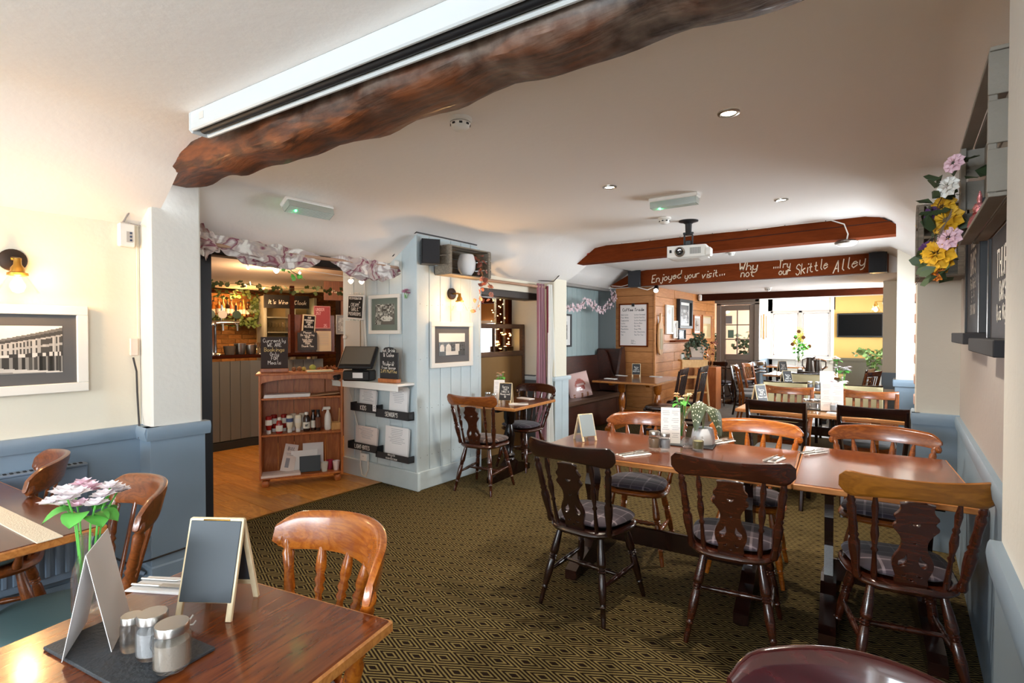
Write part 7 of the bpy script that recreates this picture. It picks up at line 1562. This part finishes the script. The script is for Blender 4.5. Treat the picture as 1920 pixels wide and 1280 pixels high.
# ================================================================== RIGHT WALL
cr1 = crate('wooden_crate', 'large near crate of grey slats high on the right wall', (.230, 2.58, 1.84), R(-90), 1.05, .095, .42, 3, mat('grey_slat', '#8f897f', .8, var=.15, bump=.3))
cr2 = crate('wooden_crate', 'far brown crate with foil wrap on the right wall', (.155, 4.14, 1.775), 0, .23, .36, .42, 3, W_CRATE)
FOIL = mat('pink_foil', '#d98a8e', .2, .6, bump=.9, bscale=60)
def rabbit(name, label, loc, s, m, cat='ornament'):
    t = thing(name, label, cat, loc); lathe_obj('body', [(0, 0), (.05 * s, 0), (.065 * s, .05 * s), (.05 * s, .11 * s), (.025 * s, .14 * s), (0, .145 * s)], m, t); lathe_obj('head', [(0, .13 * s), (.03 * s, .14 * s), (.038 * s, .17 * s), (.025 * s, .2 * s), (0, .205 * s)], m, t)
    for q_ in (-1, 1): MB().turn((0, q_ * .014 * s, .195 * s), (0, q_ * .022 * s, .28 * s), [(0, .010 * s), (.5, .014 * s), (1, .004 * s)], 8).build('ear', m, t, smooth=True)
    MB().tube([(.032 * s * math.cos(a / 2), .032 * s * math.sin(a / 2), .132 * s) for a in range(13)], .006 * s, 6).build('ribbon', mat('red_ribbon', '#8a1e1e', .4), t); return t
rabbit('foil_rabbit', 'pink foil rabbit inside the near crate', (.232, 2.85, 1.845), .6, FOIL)
tag(MB().grid(lambda u, v: (.06 + .02 * math.sin(u * 9), 3.955 - .012 * math.sin(v * 20 + u * 5), 1.84 + .22 * v) if 0 else (.135 + .025 * u, 3.958 - .010 * abs(math.sin(v * 14)), 1.83 + .22 * v), 4, 24).build('foil_strip', mat('silver_foil', '#b8a8a8', .2, .8, bump=.8, bscale=60)), 'crumpled silver foil strip on the end of the far crate', 'foil')
mbz = MB()
yf = thing('flower_arrangement', 'yellow, purple and white artificial flowers spilling between the crates', 'flowers', (.125, 2.98, 1.9)); YR = mat('yellow_rose', '#e0b02c', .6); PUR = mat('purple_petal', '#5e3a6e', .6)
def rose(t, c, r_, m, seedv):
    q = random.Random(seedv); mb = MB()
    for ring in range(3):
        n = 5 + ring * 2; rr = r_ * (.35 + .33 * ring)
        for k in range(n):
            a = 6.283 * k / n + ring; d = Vector((-.5, -.7, .2)).normalized(); u_ = d.cross(Vector((0, 0, 1))).normalized(); v_ = u_.cross(d)
            o_ = (u_ * math.cos(a) + v_ * math.sin(a)); s_ = (u_ * -math.sin(a) + v_ * math.cos(a)); b_ = Vector(c) - d * r_ * .1 * ring
            mb.add([b_ + o_ * rr * .2, b_ + o_ * rr * .8 + s_ * rr * .45 + d * r_ * (.35 - .12 * ring), b_ + o_ * rr * 1.05 + d * r_ * (.3 - .25 * ring), b_ + o_ * rr * .8 - s_ * rr * .45 + d * r_ * (.35 - .12 * ring)], [(0, 1, 2), (0, 2, 3)])
    mb.build('flower_head', m, t)
for k, (dx, dy, dz, r_, m) in enumerate(((.0, -.04, .03, .065, YR), (-.01, .02, .10, .055, YR), (-.03, -.02, -.11, .075, YR), (-.02, .03, -.14, .06, YR), (.0, -.1, .16, .045, WPLAS), (-.05, .0, .07, .035, PUR), (-.06, .05, -.08, .04, PUR), (.01, -.06, -.05, .05, PETALP), (-.02, .0, -.2, .03, mat('orange_petal', '#d9862e', .6)), (-.04, .04, -.19, .03, mat('lilac_petal', '#b79ad0', .6)), (.02, -.12, .25, .04, PETALP))): rose(yf, (dx, dy, dz), r_, m, k)
trailing(yf, [(.05, -.1, .25), (-.02, -.02, .1), (-.03, 0, -.05), (0, 0, -.2)], 40, DGREEN, .07, 2, spread=.05)
for k in range(4): MB().tube([(.02, -.15, .02 + k * .01), (-.06, .1, -.05 - k * .04), (-.09, .25 + k * .03, -.07 - k * .05)], .0018, 4).build('dry_twig', mat('dry_twig', '#7a7068', .7), yf)
rose(cr2, (-.09, -.12, .33), .04, YR, 5)
tgc = tag(MB().box((0, 0, 0), (.004, .05, .06), None, .001).build('price_tag', PAPERP, loc=(.20, 3.957, 1.90), rot=(0, .4, R(90))), 'small pale card tag hanging by the flowers', 'tag')
def wallboard(label, y0, y1, z0, z1, lines):
    t = thing('chalkboard', label, 'chalkboard', (.266, (y0 + y1) / 2, z0), R(-90)); w_ = y1 - y0; h = z1 - z0
    MB().box((0, 0, h / 2), (w_, .02, h), None, .002).build('board', mat('wall_chalkboard', '#2e2c30', .7), t)
    for s in (-1, 1): MB().box((0, 0, 0), (.035, .03, h), None, .002).build('side_rail', BLACK, t, loc=(s * (w_ / 2 - .017), -.003, h / 2))
    MB().box((0, -.03, -.025), (w_ + .02, .08, .05), None, .003).build('chalk_ledge', mat('ledge_black', '#242428', .8), t); letter_lines(t, lines, -.0115, w_ * .8, h - .06, lead=1.3); return t
wallboard('far chalkboard with ledge lettered DAYS on the right wall', 3.02, 3.72, 1.44, 2.02, [('TUES', .09), ('DAYS', .10), ('Pie Night', .05), ('5 - 9', .05), ('BOOK NOW', .045)])
wallboard('near chalkboard with ledge lettered THURS on the right wall', 2.02, 2.74, 1.42, 1.80, [('THURS', .09), ('DAYS', .06), ('Quiz Night', .05)])
wl_ = tag(MB().box((0, 0, 0), (.03, .10, .03), None, .004).build('white_trunking', WPLAS, loc=tuple(at(1729, 283, x=-.02)), rot=(R(-30), 0, 0)), 'short white trunking piece on the ceiling slope', 'trunking')
